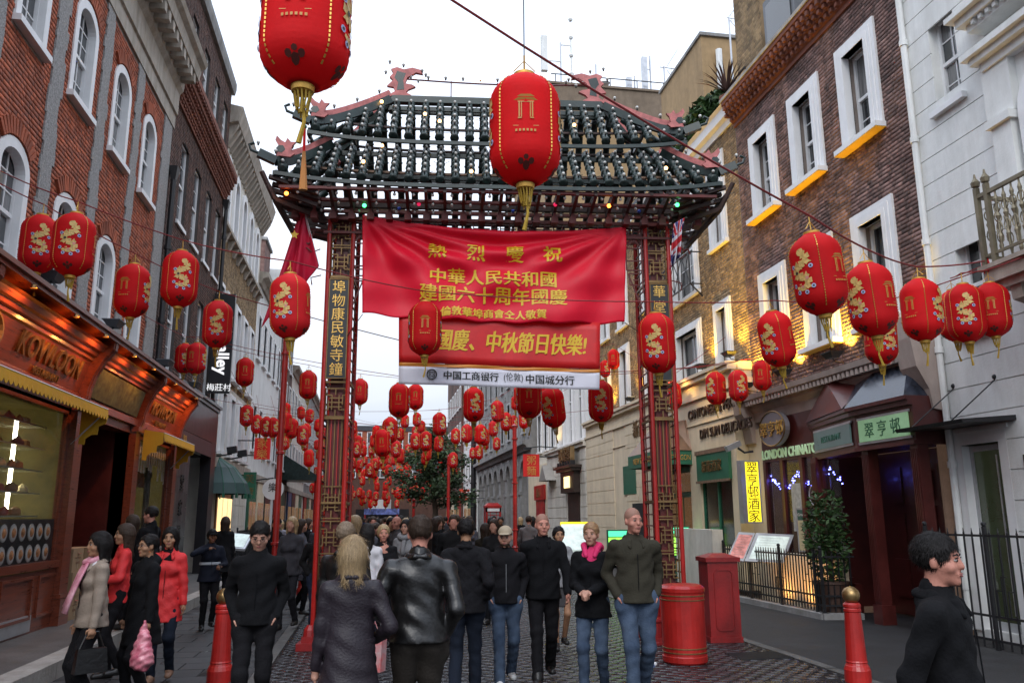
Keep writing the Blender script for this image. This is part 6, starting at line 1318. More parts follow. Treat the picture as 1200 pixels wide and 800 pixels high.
def gate_print():
    mb = MB()
    def rect(u0, u1, z0, z1, m=0): mb.add([on_l(u0, z0), on_l(u1, z0), on_l(u1, z1), on_l(u0, z1)], [(0, 1, 2, 3)], m)
    rect(-.045, -.036, -.02, .08); rect(-.03, -.024, -.02, .08); rect(.036, .045, -.02, .08); rect(.024, .03, -.02, .08); rect(-.05, .05, .08, .087)
    mb.add([on_l(-.075, .095), on_l(.075, .095), on_l(.045, .112), on_l(-.045, .112)], [(0, 1, 2, 3)]); mb.add([on_l(-.055, .118), on_l(.055, .118), on_l(.03, .132), on_l(-.03, .132)], [(0, 1, 2, 3)]); rect(-.08, .08, -.075, -.071)
    for k in range(6): rect(-.066+k*.023, -.053+k*.023, -.115, -.099)
    for s_ in (-1, 1): rect(s_*.037-.012, s_*.037+.012, -.03, -.022)
    return mb.mesh('gate_print', mat('dull_gold_print', (.55, .26, .05), .5))
def petals():
    mb = MB()
    for k in range(4):
        a = k*math.pi/2*LR
        for u, z, r_ in ((0, -.31, .03), (-.04, -.29, .022), (.04, -.29, .022), (0, -.27, .018)): mb.add([on_l(a+u+r_*math.cos(t), z+r_*.8*math.sin(t), .003) for t in np.linspace(0, 6.283, 8)[:-1]], [tuple(range(7))])
    return mb.mesh('petal_print', mat('dark_red_print', (.10, .015, .01), .6))
HI = lantern_meshes(32, 26, True); LO = lantern_meshes(14, 6, False); DR = dragon_mesh(); GP = gate_print(); PT = petals(); DRl = dragon_mesh(True)
proto = {}
def make_lantern(hi):
    o = link('lantern', (HI if hi else LO)[0]); link('gilt_trim', (HI if hi else LO)[1], o); link('tassel', (HI if hi else LO)[2], o)
    for k in range(2):
        d_ = link('dragon_print', DR if hi else DRl, o); d_.rotation_euler.z = k*math.pi; g_ = link('gate_print', GP, o); g_.rotation_euler.z = math.pi/2+k*math.pi
    if hi: link('petal_print', PT, o)['kind'] = 'stuff'
    return o
first = {}
def lantern(loc, face, label, hi=True, tilt=(0, 0), sc=1., group='red lanterns strung over the street'):
    """face: angle offset (deg) of the dragon from the direction towards the camera"""
    if hi not in first: first[hi] = o = make_lantern(hi)
    else: o = copy_tree(first[hi])
    d = E0-Vector(loc); az = math.atan2(d.y, d.x)
    o.location = loc; o.rotation_euler = (R(tilt[0]), R(tilt[1]), az+R(face)); o.scale = (sc,)*3; tag(o, label, 'lantern', group); return o
def lpix(cx, cy, wpx, D=.45):
    p = atD(cx, cy, D*FPX/wpx*.985); s_ = min(1, 7.75/p.x if p.x > 7.75 else 1, -4.45/p.x if p.x < -4.45 else 1); LS[0] = s_; return E0+(p-E0)*s_
LS = [1.]
# (cx, cy, width, face, tilt, label)
NEAR = [
 (359, 25, 101, 75, (0, 0), 'largest lantern, cut by the top of the picture, left of the gate ridge'),
 (615, 153, 81, 92, (0, 0), 'large lantern with a gate print hanging before the middle of the gate roof'),
 (46, 286, 41, 0, (0, 3), 'leftmost dragon lantern, touching its neighbour before the arched windows'),
 (86, 287, 45, -12, (0, 0), 'second lantern from the left edge, dragon side out, over the bakery fascia'),
 (155, 341, 38, 62, (0, 0), 'lantern turned to show a gate print left and half a dragon right, over the bakery'),
 (211, 327, 40, 5, (0, 0), 'dragon lantern before the drainpipe of the brown brick building'),
 (255, 380, 33, -5, (0, 6), 'tilted dragon lantern covering the top of the black hanging sign'),
 (216, 420, 21, 10, (0, 0), 'left lantern of the touching pair below the drainpipe'),
 (230, 420, 22, 60, (0, 0), 'right lantern of the touching pair below the drainpipe'),
 (287, 436, 20, 90, (0, 0), 'lantern with gate print just right of the black hanging sign'),
 (340, 359, 46, -25, (3, 0), 'dragon lantern hanging in front of the red flag'),
 (361, 451, 20, 85, (0, 0), 'lantern between the red pole and the left gate pillar'),
 (422, 459, 18, 85, (0, 0), 'lone lantern against the sky right of the left gate pillar'),
 (468, 469, 24, 85, (0, 0), 'lantern under the lower left corner of the white sponsor strip'),
 (487, 465, 18, 88, (0, 0), 'lantern tucked behind its neighbour under the sponsor strip logo'),
 (498, 385, 38, 90, (0, 0), 'lantern with gate print in front of the left end of the two banners'),
 (555, 474, 24, 10, (0, 0), 'dragon lantern hanging just below the middle of the sponsor strip'),
 (620, 466, 29, 90, (0, 0), 'lantern mostly hidden behind the right part of the sponsor strip'),
 (648, 477, 28, -30, (0, 12), 'leaning dragon lantern under the right end of the sponsor strip'),
 (704, 470, 29, 0, (0, 6), 'dragon lantern between the sponsor strip and the right gate pillar'),
 (719, 421, 14, 85, (0, 0), 'small lantern just right of the lower banner'),
 (709, 432, 12, 20, (0, 0), 'smallest lantern at the right edge of the lower banner'),
 (770, 402, 42, -10, (0, 7), 'leaning dragon lantern hanging over the right gate pillar name board'),
 (789, 463, 19, -60, (0, 5), 'lantern half hidden behind the right gate pillar'),
 (839, 455, 23, -35, (0, 0), 'left lantern of the pair over the cream shop lettering'),
 (865, 452, 22, 20, (0, 0), 'right lantern of the pair over the cream shop lettering'),
 (893, 440, 21, 80, (0, 0), 'lantern mostly behind the tilted one at the end of the cream parapet'),
 (910, 397, 39, -30, (0, 12), 'tilted dragon lantern with its tassel blown aside, below the plum brick windows'),
 (959, 321, 58, -38, (0, 7), 'big dragon lantern on the dark cable before the plum brick wall'),
 (1021, 351, 52, -40, (0, 5), 'second lantern along the dark cable, dragon on its left side'),
 (1032, 397, 36, 35, (0, 3), 'lantern hanging half behind the second lantern of the dark cable'),
 (1080, 363, 44, 58, (0, 0), 'lantern with gate print before the white downpipe'),
 (1119, 370, 36, -75, (0, 0), 'rearmost lantern of the cluster at the balcony corner'),
 (1132, 367, 41, 0, (0, 0), 'dragon lantern in the middle of the cluster at the balcony corner'),
 (1163, 363, 38, 88, (0, 0), 'lantern with gate print at the right of the balcony corner cluster')]
TOP = {}
for i, (cx, cy, wp, fc, tl, lb) in enumerate(NEAR):
    d_ = math.degrees(0); p = lpix(cx, cy, wp); o = lantern(p, fc, lb, True, tl, LS[0]); TOP[i] = p+Vector((0, 0, LH/2+.16))
    if i == 0: big = o
MID = [(289,487,15),(301,497,13),(312,500,14),(320,501,14),(334,495,15),(342,502,14),(329,518,11),(355,510,14),(362,537,12),(399,504,12),(406,506,8),(400,523,8),(399,546,9),(408,542,6),(381,508,8),
 (457,504,18),(448,519,19),(464,526,12),(418,527,11),(426,528,8),(433,551,10),(446,540,7),(455,551,8),(473,539,7),(478,552,8),(473,560,7),(487,517,12),(499,517,14),(515,497,16),(514,520,11),(498,537,9),(496,549,8),(517,546,8),(520,558,6),(509,560,6),(531,539,11),(535,551,7),(534,511,11),(547,508,13),(563,509,14),(568,512,12),(554,531,8),(561,530,10),(569,521,7),(583,482,15),(578,502,11),(582,520,9),(593,494,13),(602,495,10),(614,492,12),(604,472,10),(609,463,14),(634,463,15),(307,525,11)]
where = [(0, 300, 'over the pale building on the left'), (300, 345, 'bunched beside the red pole on the left'), (345, 412, 'glimpsed through and around the left gate pillar'), (412, 440, 'low left of the street axis'), (440, 470, 'in the bunch left of the tree'), (470, 505, 'over the top of the tree'), (505, 540, 'right of the tree crown'), (540, 575, 'before the arcaded building'), (575, 660, 'before the stone building near the red roadside pole')]
words = ['first', 'second', 'third', 'fourth', 'fifth', 'sixth', 'seventh', 'eighth', 'ninth', 'tenth', 'eleventh']
mids = sorted(MID); cnt = {}; MT = []
for cx, cy, wp in mids:
    for a, b_, t in where:
        if a <= cx < b_: break
    k = cnt[t] = cnt.get(t, -1)+1; p = lpix(cx, cy, wp); MT.append(p+Vector((0, 0, LH/2+.1)))
    lantern(p, random.choice((0, 0, 30, 85, -40)), f'{words[k]} mid distance lantern from the left {t}', wp >= 14, (0, random.uniform(-4, 4)), LS[0])
# far lanterns on strings across the street
m_wire = mat('red_string', (.22, .02, .02), .7)
def string(pts, r=.007, name='lantern_string', label='thin red string'):
    P = [pts[0]]
    for a, b_ in zip(pts, pts[1:]):
        n = 6; sg = .012*(b_-a).length
        for k in range(1, n+1): t = k/n; P.append(a.lerp(b_, t)+Vector((0, 0, -sg*4*t*(1-t))))
    mb = MB(); mb.tube(P, r, 5); o = part(name, mb, m_wire); tag(o, label, 'string', 'strings carrying the lanterns'); return o
nfar = 0
for ri, Y in enumerate((42, 45, 48.5, 52, 55, 58, 61, 64, 67, 70, 73, 76, 79, 82, 65, 68, 71, 74, 77, 80, 83, 86, 88)):
    zc = random.uniform(4.6, 6.6) if ri < 14 else random.uniform(2.5, 4.2); pts = [Vector((-5.1, Y, zc+1.4))]; n = 9
    for k in range(n):
        x = -4.2+k*1.12+random.uniform(-.35, .35); z = zc+1.0*abs(k/(n-1)*2-1)+random.uniform(-.5, .4)
        y = Y+random.uniform(-.8, .8)
        if (x > 2.9 and Y < 60) or nfar >= 196: continue
        p = Vector((x, y, z)); lantern(p, random.choice((0, 90, 40, -30)), 'small far off red lantern in the mass filling the end of the street', False, (0, random.uniform(-5, 5)), group='far lanterns filling the end of the street'); nfar += 1
        pts.append(p+Vector((0, 0, LH/2+.1)))
    pts.append(Vector((8.0, Y, zc+1.5))); string(pts, .006, label='far red string across the end of the street')
# strings for the near ones
bal = Vector((7.95, 9.2, 5.0))
w_ = string([atD(520, -6, 5.6), TOP[28], TOP[29], TOP[31], bal], .010, label='dark red cable running from the top of the picture down to the balcony corner'); 
def wallL(px, py): return atX(px, py, -4.93)
def wallR(px, py): return atX(px, py, 8.65)
string([wallL(0, 200), TOP[3], TOP[5], TOP[10], TOP[15], TOP[22], TOP[27], TOP[30], bal+Vector((0, 0, -.1))], .008, label='red string from the arched windows across the banners to the balcony')
string([wallL(0, 215), TOP[2], TOP[4], TOP[6], TOP[17], TOP[18], TOP[19], wallR(880, 420)], .008, label='red string sloping down from the bakery past the black hanging sign')
string([wallL(170, 370), TOP[7], TOP[8], TOP[13], TOP[16], TOP[24], TOP[25], TOP[26], wallR(905, 400)], .007, label='red string from the drainpipe over to the cream shop parapet')
string([wallL(225, 395), TOP[9], TOP[11], TOP[12], TOP[14], TOP[20], TOP[23], wallR(850, 395)], .007, label='red string just past the gate, below the sponsor strip')
string([bal+Vector((0, .1, -.05)), TOP[32], TOP[33], TOP[34], bal+Vector((.1, -.9, -.1))], .008, label='short red cord round the balcony corner cluster')
mb = MB()
for k in range(7): a = k*.9; mb.tube([bal, bal+Vector((.02, .05*math.sin(a)+.03, .1*math.cos(a))), bal+Vector((.0, .09*math.sin(a), .05*math.cos(a)-.12))], .012, 5)
tag(part('red_ribbon', mb, m_lan), 'red ribbon knot tied to the balcony corner', 'ribbon')
p0 = TOP[0]; string([p0+Vector((-3, 1, .9)), p0, p0+Vector((4, -1.2, 1.3))], .006, label='string above the largest lantern, out of the top of the picture')
mb = MB(); mb.tube([TOP[1], TOP[1]+Vector((0, 0, 1.9))], .004, 4); tag(part('hanging_wire', mb, m_iron), 'hair thin wire holding the large lantern before the gate roof', 'wire')
bins = {}
for p in MT: bins.setdefault(int((p.y)//5), []).append(p)
for k, P in bins.items():
    P = sorted(P, key=lambda v: v.x); P = [p for i, p in enumerate(P) if i == 0 or p.x-P[i-1].x > .5]; zz = max(p.z for p in P)
    string([Vector((-5.1, k*5+2.5, zz+.8))]+P+[Vector((8.3, k*5+2.5, zz+.8))], .006, label=f'red string crossing the street among the {["nearest", "nearer", "second nearest", "third nearest", "fourth nearest", "fifth nearest", "middle", "farther", "ninth nearest", "farthest", "last"][min(10, k)]} mid distance lanterns')
# the long red and orange tassel under the largest lantern
mb = MB(); b_ = Vector((0, 0, -LH/2-.03)); mb.tube([b_+Vector((0, .055, 0)), b_+Vector((0, .075, -.14))], .003, 4, 0); mb.ball(tuple(b_+Vector((0, .075, -.15))), .012, 8, 5, 1); mb.tube([b_+Vector((0, .075, -.16)), b_+Vector((0, .085, -.28))], .007, 6, 2); mb.tube([b_+Vector((0, .085, -.28)), b_+Vector((0, .105, -.48))], [.008, .022], 8, 3)
link('long_tassel', mb.mesh('long_tassel', [m_black, m_green2, m_lan, mat('orange_silk', (.5, .2, .05), .7)]), big)
# red poles
def pole(px, py_top, Y, label, r=.045, zt=None, base=True):
    q = atY(px, py_top, Y); t = thing('lantern_pole', label, 'pole', (q.x, Y, 0)); zt = zt or q.z
    mb = MB(); mb.tube([(0, 0, 0), (0, 0, zt)], r, 10); part('shaft', mb, m_red, t, world=False)
    mb = MB(); [mb.lathe([(r*1.05, -.03), (r*1.45, -.02), (r*1.45, .02), (r*1.05, .03)], 10, (0, 0, z)) for z in (1.3, 2.8, zt-.4)]; mb.lathe([(r*1.1, 0), (r*1.6, .03), (r*.3, .1)], 10, (0, 0, zt)); part('collar', mb, m_red, t, world=False)
    if base: mb = MB(); mb.lathe([(r*2.4, 0), (r*2.4, .12), (r*1.5, .2), (r*1.3, .7), (r*1.6, .74), (r*1.05, .8)], 12); part('base', mb, m_red2, t, world=False)
    return t
pole(336, 388, 14.5, 'tall slim red pole under the red flag, left of the gate', .05); pole(603, 500, 27, 'red pole rising among the crowd before the arcaded building', .07)
pole(526, 535, 47, 'farther red pole beside the tree on the right of the street', .09); pole(485, 585, 55, 'short red pole by the far marquee', .09)
# =================== STREET FURNITURE ===================
def bollard(x, y, label, h=1.0):
    t = thing('bollard', label, 'bollard', (x, y, 0), 0, 'red bollards with brass balls along the kerbs'); s_ = h/1.0
    mb = MB(); mb.lathe([(.135, 0), (.135, .12), (.12, .16), (.112, .17), (.105, .19), (.112, .2), (.105, .215), (.083, .70), (.09, .71), (.09, .735), (.083, .745), (.09, .755), (.09, .78), (.075, .8)], 20); part('post', mb, m_red, t, world=False, smooth=False)
    mb = MB(); mb.lathe([(.04, .79), (.055, .80)], 12); mb.ball((0, 0, .875), .092, 20, 12); part('ball', mb, m_brass, t, world=False, smooth=True); return t
for px, py, h_, lb in ((257, 798, 1, 'nearest left hand bollard, large in the lower left foreground'), (354, 697, 1, 'second bollard on the left, just short of the red pole base'), (369, 680, 1, 'third bollard on the left, partly behind the left gate pillar'), (1006, 798, 1, 'bollard on the right, beside the man walking out of the picture')):
    r = ray(px, py); k = -EYE/r.z; p = E0+r*k; bollard(p.x, p.y, lb)
bollard(5.3, 15.2, 'bollard on the right kerb behind the square red cabinet')
# round bin and square cabinet
r = ray(803, 775); p = E0+r*(-EYE/r.z); p.z = 0
t = thing('litter_bin', 'round red litter bin with gold bands beside the right gate pillar', 'bin', p)
mb = MB(); mb.lathe([(.255, 0), (.27, .02), (.27, .08), (.262, .09), (.262, .80), (.27, .82), (.272, .86), (.24, .89), (.2, .9)], 28); part('drum', mb, m_red, t, world=False, smooth=False)
mb = MB(); [mb.lathe([(.264, z), (.268, z+.002), (.268, z+.012), (.264, z+.014)], 28) for z in (.12, .17, .72, .77)]; part('gold_band', mb, m_dgold, t, world=False)
d = (E0-p).normalized(); a = math.atan2(d.y, d.x); lettering('♛', .12, (.268*math.cos(a), .268*math.sin(a), .6), (-math.sin(a), math.cos(a), 0), (0, 0, 1), m_dgold, t, ext=.002)
mb = MB(); mb.lathe([(.2, .895), (.19, .86), (.01, .8)], 20); part('liner', mb, m_dark, t, world=False)
r = ray(846, 750); p = E0+r*(-EYE/r.z); p.z = 0
t = thing('utility_cabinet', 'square red metal cabinet with moulded side panels behind the round bin', 'cabinet', p, R(-4))
mb = MB(); mb.box(-.22, .22, -.2, .2, .05, 1.08); mb.box(-.235, .235, -.215, .215, 0, .07); part('body', mb, m_red2, t, world=False)
mb = MB(); mb.box(-.25, .25, -.23, .23, 1.08, 1.14); mb.add([(-.24, -.22, 1.14), (.24, -.22, 1.14), (.24, .22, 1.14), (-.24, .22, 1.14), (-.1, -.09, 1.19), (.1, -.09, 1.19), (.1, .09, 1.19), (-.1, .09, 1.19)], [(4, 5, 6, 7), (0, 1, 5, 4), (1, 2, 6, 5), (2, 3, 7, 6), (3, 0, 4, 7)]); part('lid', mb, m_red2, t, world=False)
mb = MB()
for ax in (0, 1):
    oct_ = [(-.13, .2), (-.09, .16), (.09, .16), (.13, .2), (.13, .92), (.09, .97), (-.09, .97), (-.13, .92)]
    P = [(u, -.205, z) if ax == 0 else (.225, u, z) for u, z in oct_]
    for k in range(8): mb.bar(P[k], P[(k+1) % 8], .014)
part('panel_moulding', mb, m_red2, t, world=False)
# railings round the restaurant terrace
def railing(name, label, A, B, h, n, plinth=.0, spacing=.1):
    t = thing(name, label, 'railing', (A[0], A[1], 0)); A = Vector((A[0], A[1], 0)); B = Vector((B[0], B[1], 0)); d_ = (B-A); Ln = d_.length; u = d_/Ln
    mb = MB()
    for z in (.12, h*.28, h-.06): mb.bar(A+Vector((0, 0, plinth+z)), B+Vector((0, 0, plinth+z)), .02, .03)
    part('rail', mb, m_iron, t)
    k = 0; bar = MB(); bar.box(-.009, .009, -.009, .009, .02, h-.02); bar.lathe([(.012, 0), (.004, .06)], 4, (0, 0, h-.02)); bme = bar.mesh('baluster', m_iron); s_ = 0
    while s_ < Ln: o = link('baluster', bme, t, world=False); o.location = A+u*s_+Vector((0, 0, plinth))-t.location; s_ += spacing
    for s_ in np.arange(0, Ln+.01, max(1.2, Ln/4)): mb = MB(); q = A+u*min(s_, Ln); mb.box(q.x-.022, q.x+.022, q.y-.022, q.y+.022, 0, h+plinth+.06); mb.ball((q.x, q.y, h+plinth+.09), .035, 8, 5); part('post', mb, m_iron, t)
    if plinth: mb = MB(); nrm = Vector((-u.y, u.x, 0))*.09; P = [A-nrm-u*.05, B-nrm+u*.05, B+nrm+u*.05, A+nrm-u*.05]; mb.prism([(v.x, v.y) for v in P], 0, plinth, 'z'); part('stone_plinth', mb, m_stone, t)
    # stepped fret motif
    mb = MB(); s_ = .3
    while s_ < Ln-.3:
        for q, (a, b_) in enumerate(((h*.28, h*.5), (h*.28, h*.62), (h*.28, h*.5))): p0 = A+u*(s_+q*.1+.05); mb.bar(p0+Vector((0, 0, plinth+b_)), p0+u*.1+Vector((0, 0, plinth+b_)), .014); mb.bar(p0+Vector((0, 0, plinth+a)), p0+Vector((0, 0, plinth+b_)), .014)
        s_ += .95
    part('fret_motif', mb, m_iron, t); return t
railing('iron_railing', 'black iron railing with a stepped fret in front of the restaurant window', (7.55, 17.2), (7.62, 13.4), .98, 1, .1)
railing('iron_railing', 'short return of black railing between the planter and the entrance column', (7.62, 13.38), (8.2, 13.3), .98, 1, .1)
railing('iron_railing', 'black spiked railing before the glazed door of the white building', (8.05, 11.15), (8.05, 8.0), 1.5, 1, 0, .16)
t = thing('menu_stand', 'pair of tilted lit menu cases fixed on the railing by the red cabinet', 'menu stand', (7.4, 15.7, 1.1))
m_mlit = mat('lit_menu_page', (.6, .65, .62), .3, emit=(.8, 1, .93), es=.2, var=.3, nscale=5); m_mred = mat('red_menu_page', (.6, .25, .22), .3, emit=(1, .4, .35), es=.12, var=.6, nscale=7)
for (P, mm) in (([(853, 654), (871, 655), (883, 626), (866, 625)], m_mred), ([(876, 655), (916, 657), (927, 628), (888, 626)], m_mlit)):
    Q = [atD(x, y, (16.2 if y > 640 else 16.5)) for x, y in P]; n_ = (Q[1]-Q[0]).cross(Q[3]-Q[0]).normalized(); c_ = sum(Q, Vector())/4; n_ = n_ if n_.dot(E0-c_) > 0 else -n_
    mb = MB(); O = [c_+(q-c_)*1.14 for q in Q]; mb.add(O+[o-n_*.06 for o in O], [(0, 1, 2, 3), (7, 6, 5, 4), (0, 4, 5, 1), (1, 5, 6, 2), (2, 6, 7, 3), (3, 7, 4, 0)]); part('case', mb, m_silver, t)
    mb = MB(); O = [c_+(q-c_)*.94+n_*.006 for q in Q]; mb.add(O, [(0, 1, 2, 3)]); part('menu_page', mb, mm, t)
    mb = MB()
    for k in range(8):
        v0 = .12+.1*k; a = Q[3].lerp(Q[0], v0); b_ = Q[2].lerp(Q[1], v0); a2 = a.lerp(b_, .12)+n_*.01; b2 = a.lerp(b_, random.uniform(.5, .86))+n_*.01; mb.bar(a2, b2, .01, .003)
    part('menu_lines', mb, m_greyp, t)
t = thing('poster_stand', 'framed Crispy Duck Menu poster standing behind the railing', 'poster', (7.7, 14.6, 1.2))
P0, P1 = atD(934, 597, 16.4), atD(962, 644, 16.4); ux = (atD(962, 597, 16.1)-P0); uz = Vector((0, 0, P0.z-P1.z)); c_ = P0+ux/2-uz/2; nn = ux.cross(Vector((0, 0, 1))).normalized(); nn = nn if nn.dot(E0-c_) > 0 else -nn
def pl(a, b_, c2, d2, off=0): return [P0+ux*a-uz*d2+nn*off, P0+ux*b_-uz*d2+nn*off, P0+ux*b_-uz*c2+nn*off, P0+ux*a-uz*c2+nn*off]
mb = MB(); A_ = pl(-.06, 1.06, -.04, 1.04); mb.add(A_+[v-nn*.05 for v in A_], [(0, 1, 2, 3), (7, 6, 5, 4), (0, 4, 5, 1), (1, 5, 6, 2), (2, 6, 7, 3), (3, 7, 4, 0)]); part('frame', mb, m_silver, t)
mb = MB(); mb.add(pl(0, 1, .26, 1, .004), [(0, 1, 2, 3)], 0); mb.add(pl(0, 1, 0, .26, .004), [(0, 1, 2, 3)], 1); mb.add([c_+ux*(.3+.16*math.cos(a))+uz*(.06+.11*math.sin(a))+nn*.007 for a in np.linspace(0, 6.2, 14)], [tuple(range(14))], 1); mb.add([c_+ux*(.25+.2*math.cos(a))-uz*(.34+.09*math.sin(a))+nn*.007 for a in np.linspace(0, 6.2, 12)], [tuple(range(12))], 2)
part('printed_sheet', mb, [mat('buff_paper', (.45, .38, .22), .6), mat('dark_green_print', (.04, .09, .07), .5), mat('duck_brown_print', (.35, .14, .05), .5)], t)
lettering('Crispy Duck Menu', .072, c_+uz*.37+nn*.01, ux, (0, 0, 1), m_white, t, ext=.001, sx=.85)
for k in range(6): lettering('Menu set from', .0001, c_, ux, (0, 0, 1), m_black, t) if False else None
mb = MB(); [mb.bar(c_-ux*.42+uz*(.17-.09*k)+nn*.008, c_-ux*(.42-random.uniform(.35, .6))+uz*(.17-.09*k)+nn*.008, .012, .003) for k in range(7)]; part('print_lines', mb, m_blk, t)
mb = MB(); mb.tube([c_-uz*.5-nn*.03, Vector((c_.x, c_.y, .1))-nn*.03], .02, 6); part('stand', mb, m_iron, t)
# planter with bush
t = thing('potted_bush', 'tall leafy bush in a dark wooden tub behind the railing', 'plant', (8.0, 14.1, .1)); q = atX(976, 690, 7.95); py = q.y
mb = MB(); mb.lathe([(.24, 0), (.3, .45), (.32, .46), (.32, .5), (.26, .5)], 16, (7.93, py, .1)); part('tub', mb, mat('tub_wood', (.06, .03, .02), .6), t)
mb = MB(); mb.tube([(7.93, py, .5), (7.95, py+.02, 1.2), (7.9, py, 1.9)], [.04, .03, .01], 6); part('stem', mb, m_bark, t)
leafclump('foliage', '', (7.93, py, 1.35), (.42, .42, .85), 1500, m_leaf, size=.055, parent=t)
# items beyond the right pillar
for px, pyy, lb in ((725, 636, 'bright green lit menu board left of the right gate pillar'), (795, 632, 'bright green lit menu board right of the right gate pillar')):
    p = atY(px, pyy, 20.5); t = thing('menu_board', lb, 'menu board', (p.x, 20.5, 0))
    mb = MB(); mb.box(-.3, .3, -.03, .03, p.z-.42, p.z+.33); part('board', mb, m_green2, t, world=False)
    mb = MB(); mb.box(-.27, .27, -.04, -.03, p.z-.38, p.z+.14, 0); mb.box(-.27, .27, -.04, -.03, p.z+.16, p.z+.3, 1); part('lit_print', mb, [mat('lit_green_print', (.3, .6, .05), .4, emit=(.35, 1, .1), es=.75, var=.7, nscale=5), mat('lit_teal_print', (.1, .5, .3), .4, emit=(.1, .9, .45), es=.7)], t, world=False)
    mb = MB(); [mb.bar((s_*.25, 0, 0), (s_*.25, 0, p.z), .03) for s_ in (-1, 1)]; part('leg', mb, m_iron, t, world=False)
mb = MB(); mb.box(7.35, 7.6, 17.3, 19.5, 0, 1.42); tag(part('low_white_wall', mb, m_cream2), 'low cream rendered wall in front of the green framed shop window', 'wall')
for k, lb in enumerate(('folding wooden rail nearest the right gate pillar', 'folding wooden rail behind the low cream wall')):
    t = thing('timber_barrier', lb, 'barrier', (7.3, 20+k*1.6, 0)); mb = MB(); y = 20+k*1.6; mb.bar((7.3, y, .95), (7.3, y+1.4, .95), .05); mb.bar((7.3, y, .1), (7.3, y+1.4, .9), .03); mb.bar((7.3, y, .9), (7.3, y+1.4, .1), .03); mb.bar((7.3, y, 0), (7.3, y, 1), .05); mb.bar((7.3, y+1.4, 0), (7.3, y+1.4, 1), .05); part('frame', mb, m_ash, t)
p = atY(693, 622, 24); t = thing('menu_stand', 'tilted menu lectern with yellow top edge behind the bald man', 'menu stand', (p.x, 24, 0))
a, b_ = atY(657, 637, 24), atY(670, 615, 24)
mb = MB(); mb.add([(a.x-.1, 23.6, a.z-.15), (a.x+.9, 23.6, a.z-.15), (a.x+1.1, 24.3, b_.z+.05), (a.x+.1, 24.3, b_.z+.05), (a.x-.1, 23.6, a.z-.23), (a.x+.9, 23.6, a.z-.23), (a.x+1.1, 24.3, b_.z-.03), (a.x+.1, 24.3, b_.z-.03)], [(0, 1, 2, 3), (7, 6, 5, 4), (0, 4, 5, 1), (1, 5, 6, 2), (2, 6, 7, 3), (3, 7, 4, 0)], 0); mb.box(a.x+.08, a.x+1.1, 24.28, 24.34, b_.z, b_.z+.09, 1); part('desk', mb, [m_mlit, m_yellit], t)
mb = MB(); mb.box(a.x+.1, a.x+1.0, 23.9, 24.2, 0, a.z-.2); part('cabinet', mb, mat('dark_oak', (.06, .035, .025), .6), t)
# left side: railings and menu cases
railing('iron_railing', 'black ball topped railing before the pale building on the left', (-3.9, 26.3), (-3.9, 34.5), 1.15, 1, .17, .14)
railing('iron_railing', 'short dark railing beside the black shopfront doorway', (-4.0, 24.2), (-4.0, 26.1), 1.15, 1, .17, .14)
for (px, py, Y, lb) in ((272, 631, 24.0, 'tilted silver menu case behind the traffic warden'), (350, 624, 36, 'tilted menu case farther up the left pavement'), (346, 632, 31., 'small reddish menu case left of the second bollard')):
    p = atY(px, py, Y); t = thing('menu_stand', lb, 'menu stand', (p.x, Y, 0)); mb = MB(); mb.add([(-.4, -.35, -.18), (.4, -.35, -.26), (.5, .3, .1), (-.3, .3, .18), (-.4, -.35, -.24), (.4, -.35, -.32), (.5, .3, .04), (-.3, .3, .12)], [(0, 1, 2, 3), (7, 6, 5, 4), (0, 4, 5, 1), (1, 5, 6, 2), (2, 6, 7, 3), (3, 7, 4, 0)])
    o = part('case', mb, m_silver, t, world=False); o.location.z = p.z; mb = MB(); mb.add([(-.33, -.3, -.155), (.35, -.3, -.225), (.43, .24, .095), (-.25, .24, .155)], [(0, 1, 2, 3)]); o = part('menu_page', mb, m_mlit, t, world=False); o.location.z = p.z+.008
    mb = MB(); mb.tube([(0, 0, 0), (0, 0, p.z-.1)], .04, 8); part('post', mb, m_iron, t, world=False)
# left signs and awnings beyond the black shopfront
Y = 28.6; p = atY(290, 566, Y); t = thing('green_dome_awning', 'dark green quarter dome awning on the pale building', 'awning', (X3, Y, p.z)); mb = MB(); n = 8; c0 = Vector((X3+.05, Y, p.z-.35)); V = [c0+Vector((0, 0, 1.25))]; F = []
for i in range(n+1):
    a = math.pi*i/n
    for rr, zz in ((.55, .85), (.9, .35), (1.0, 0)): V.append(c0+Vector((math.sin(a)*rr*1.15, -math.cos(a)*rr*.95, zz)))
for i in range(n):
    q = 1+i*3; F += [(0, q, q+3), (q, q+1, q+4, q+3), (q+1, q+2, q+5, q+4)]
mb.add(V, F); part('canvas', mb, mat('dark_green_canvas', (.015, .05, .045), .5, var=.2), t)
mb = MB()
for i in range(n+1): q = V[3+i*3]; mb.tube([V[0], V[1+i*3], V[2+i*3], q], .012, 4); mb.box(q.x-.03, q.x+.03, q.y-.12, q.y+.12, q.z-.14, q.z)
part('ribs', mb, m_green2, t)
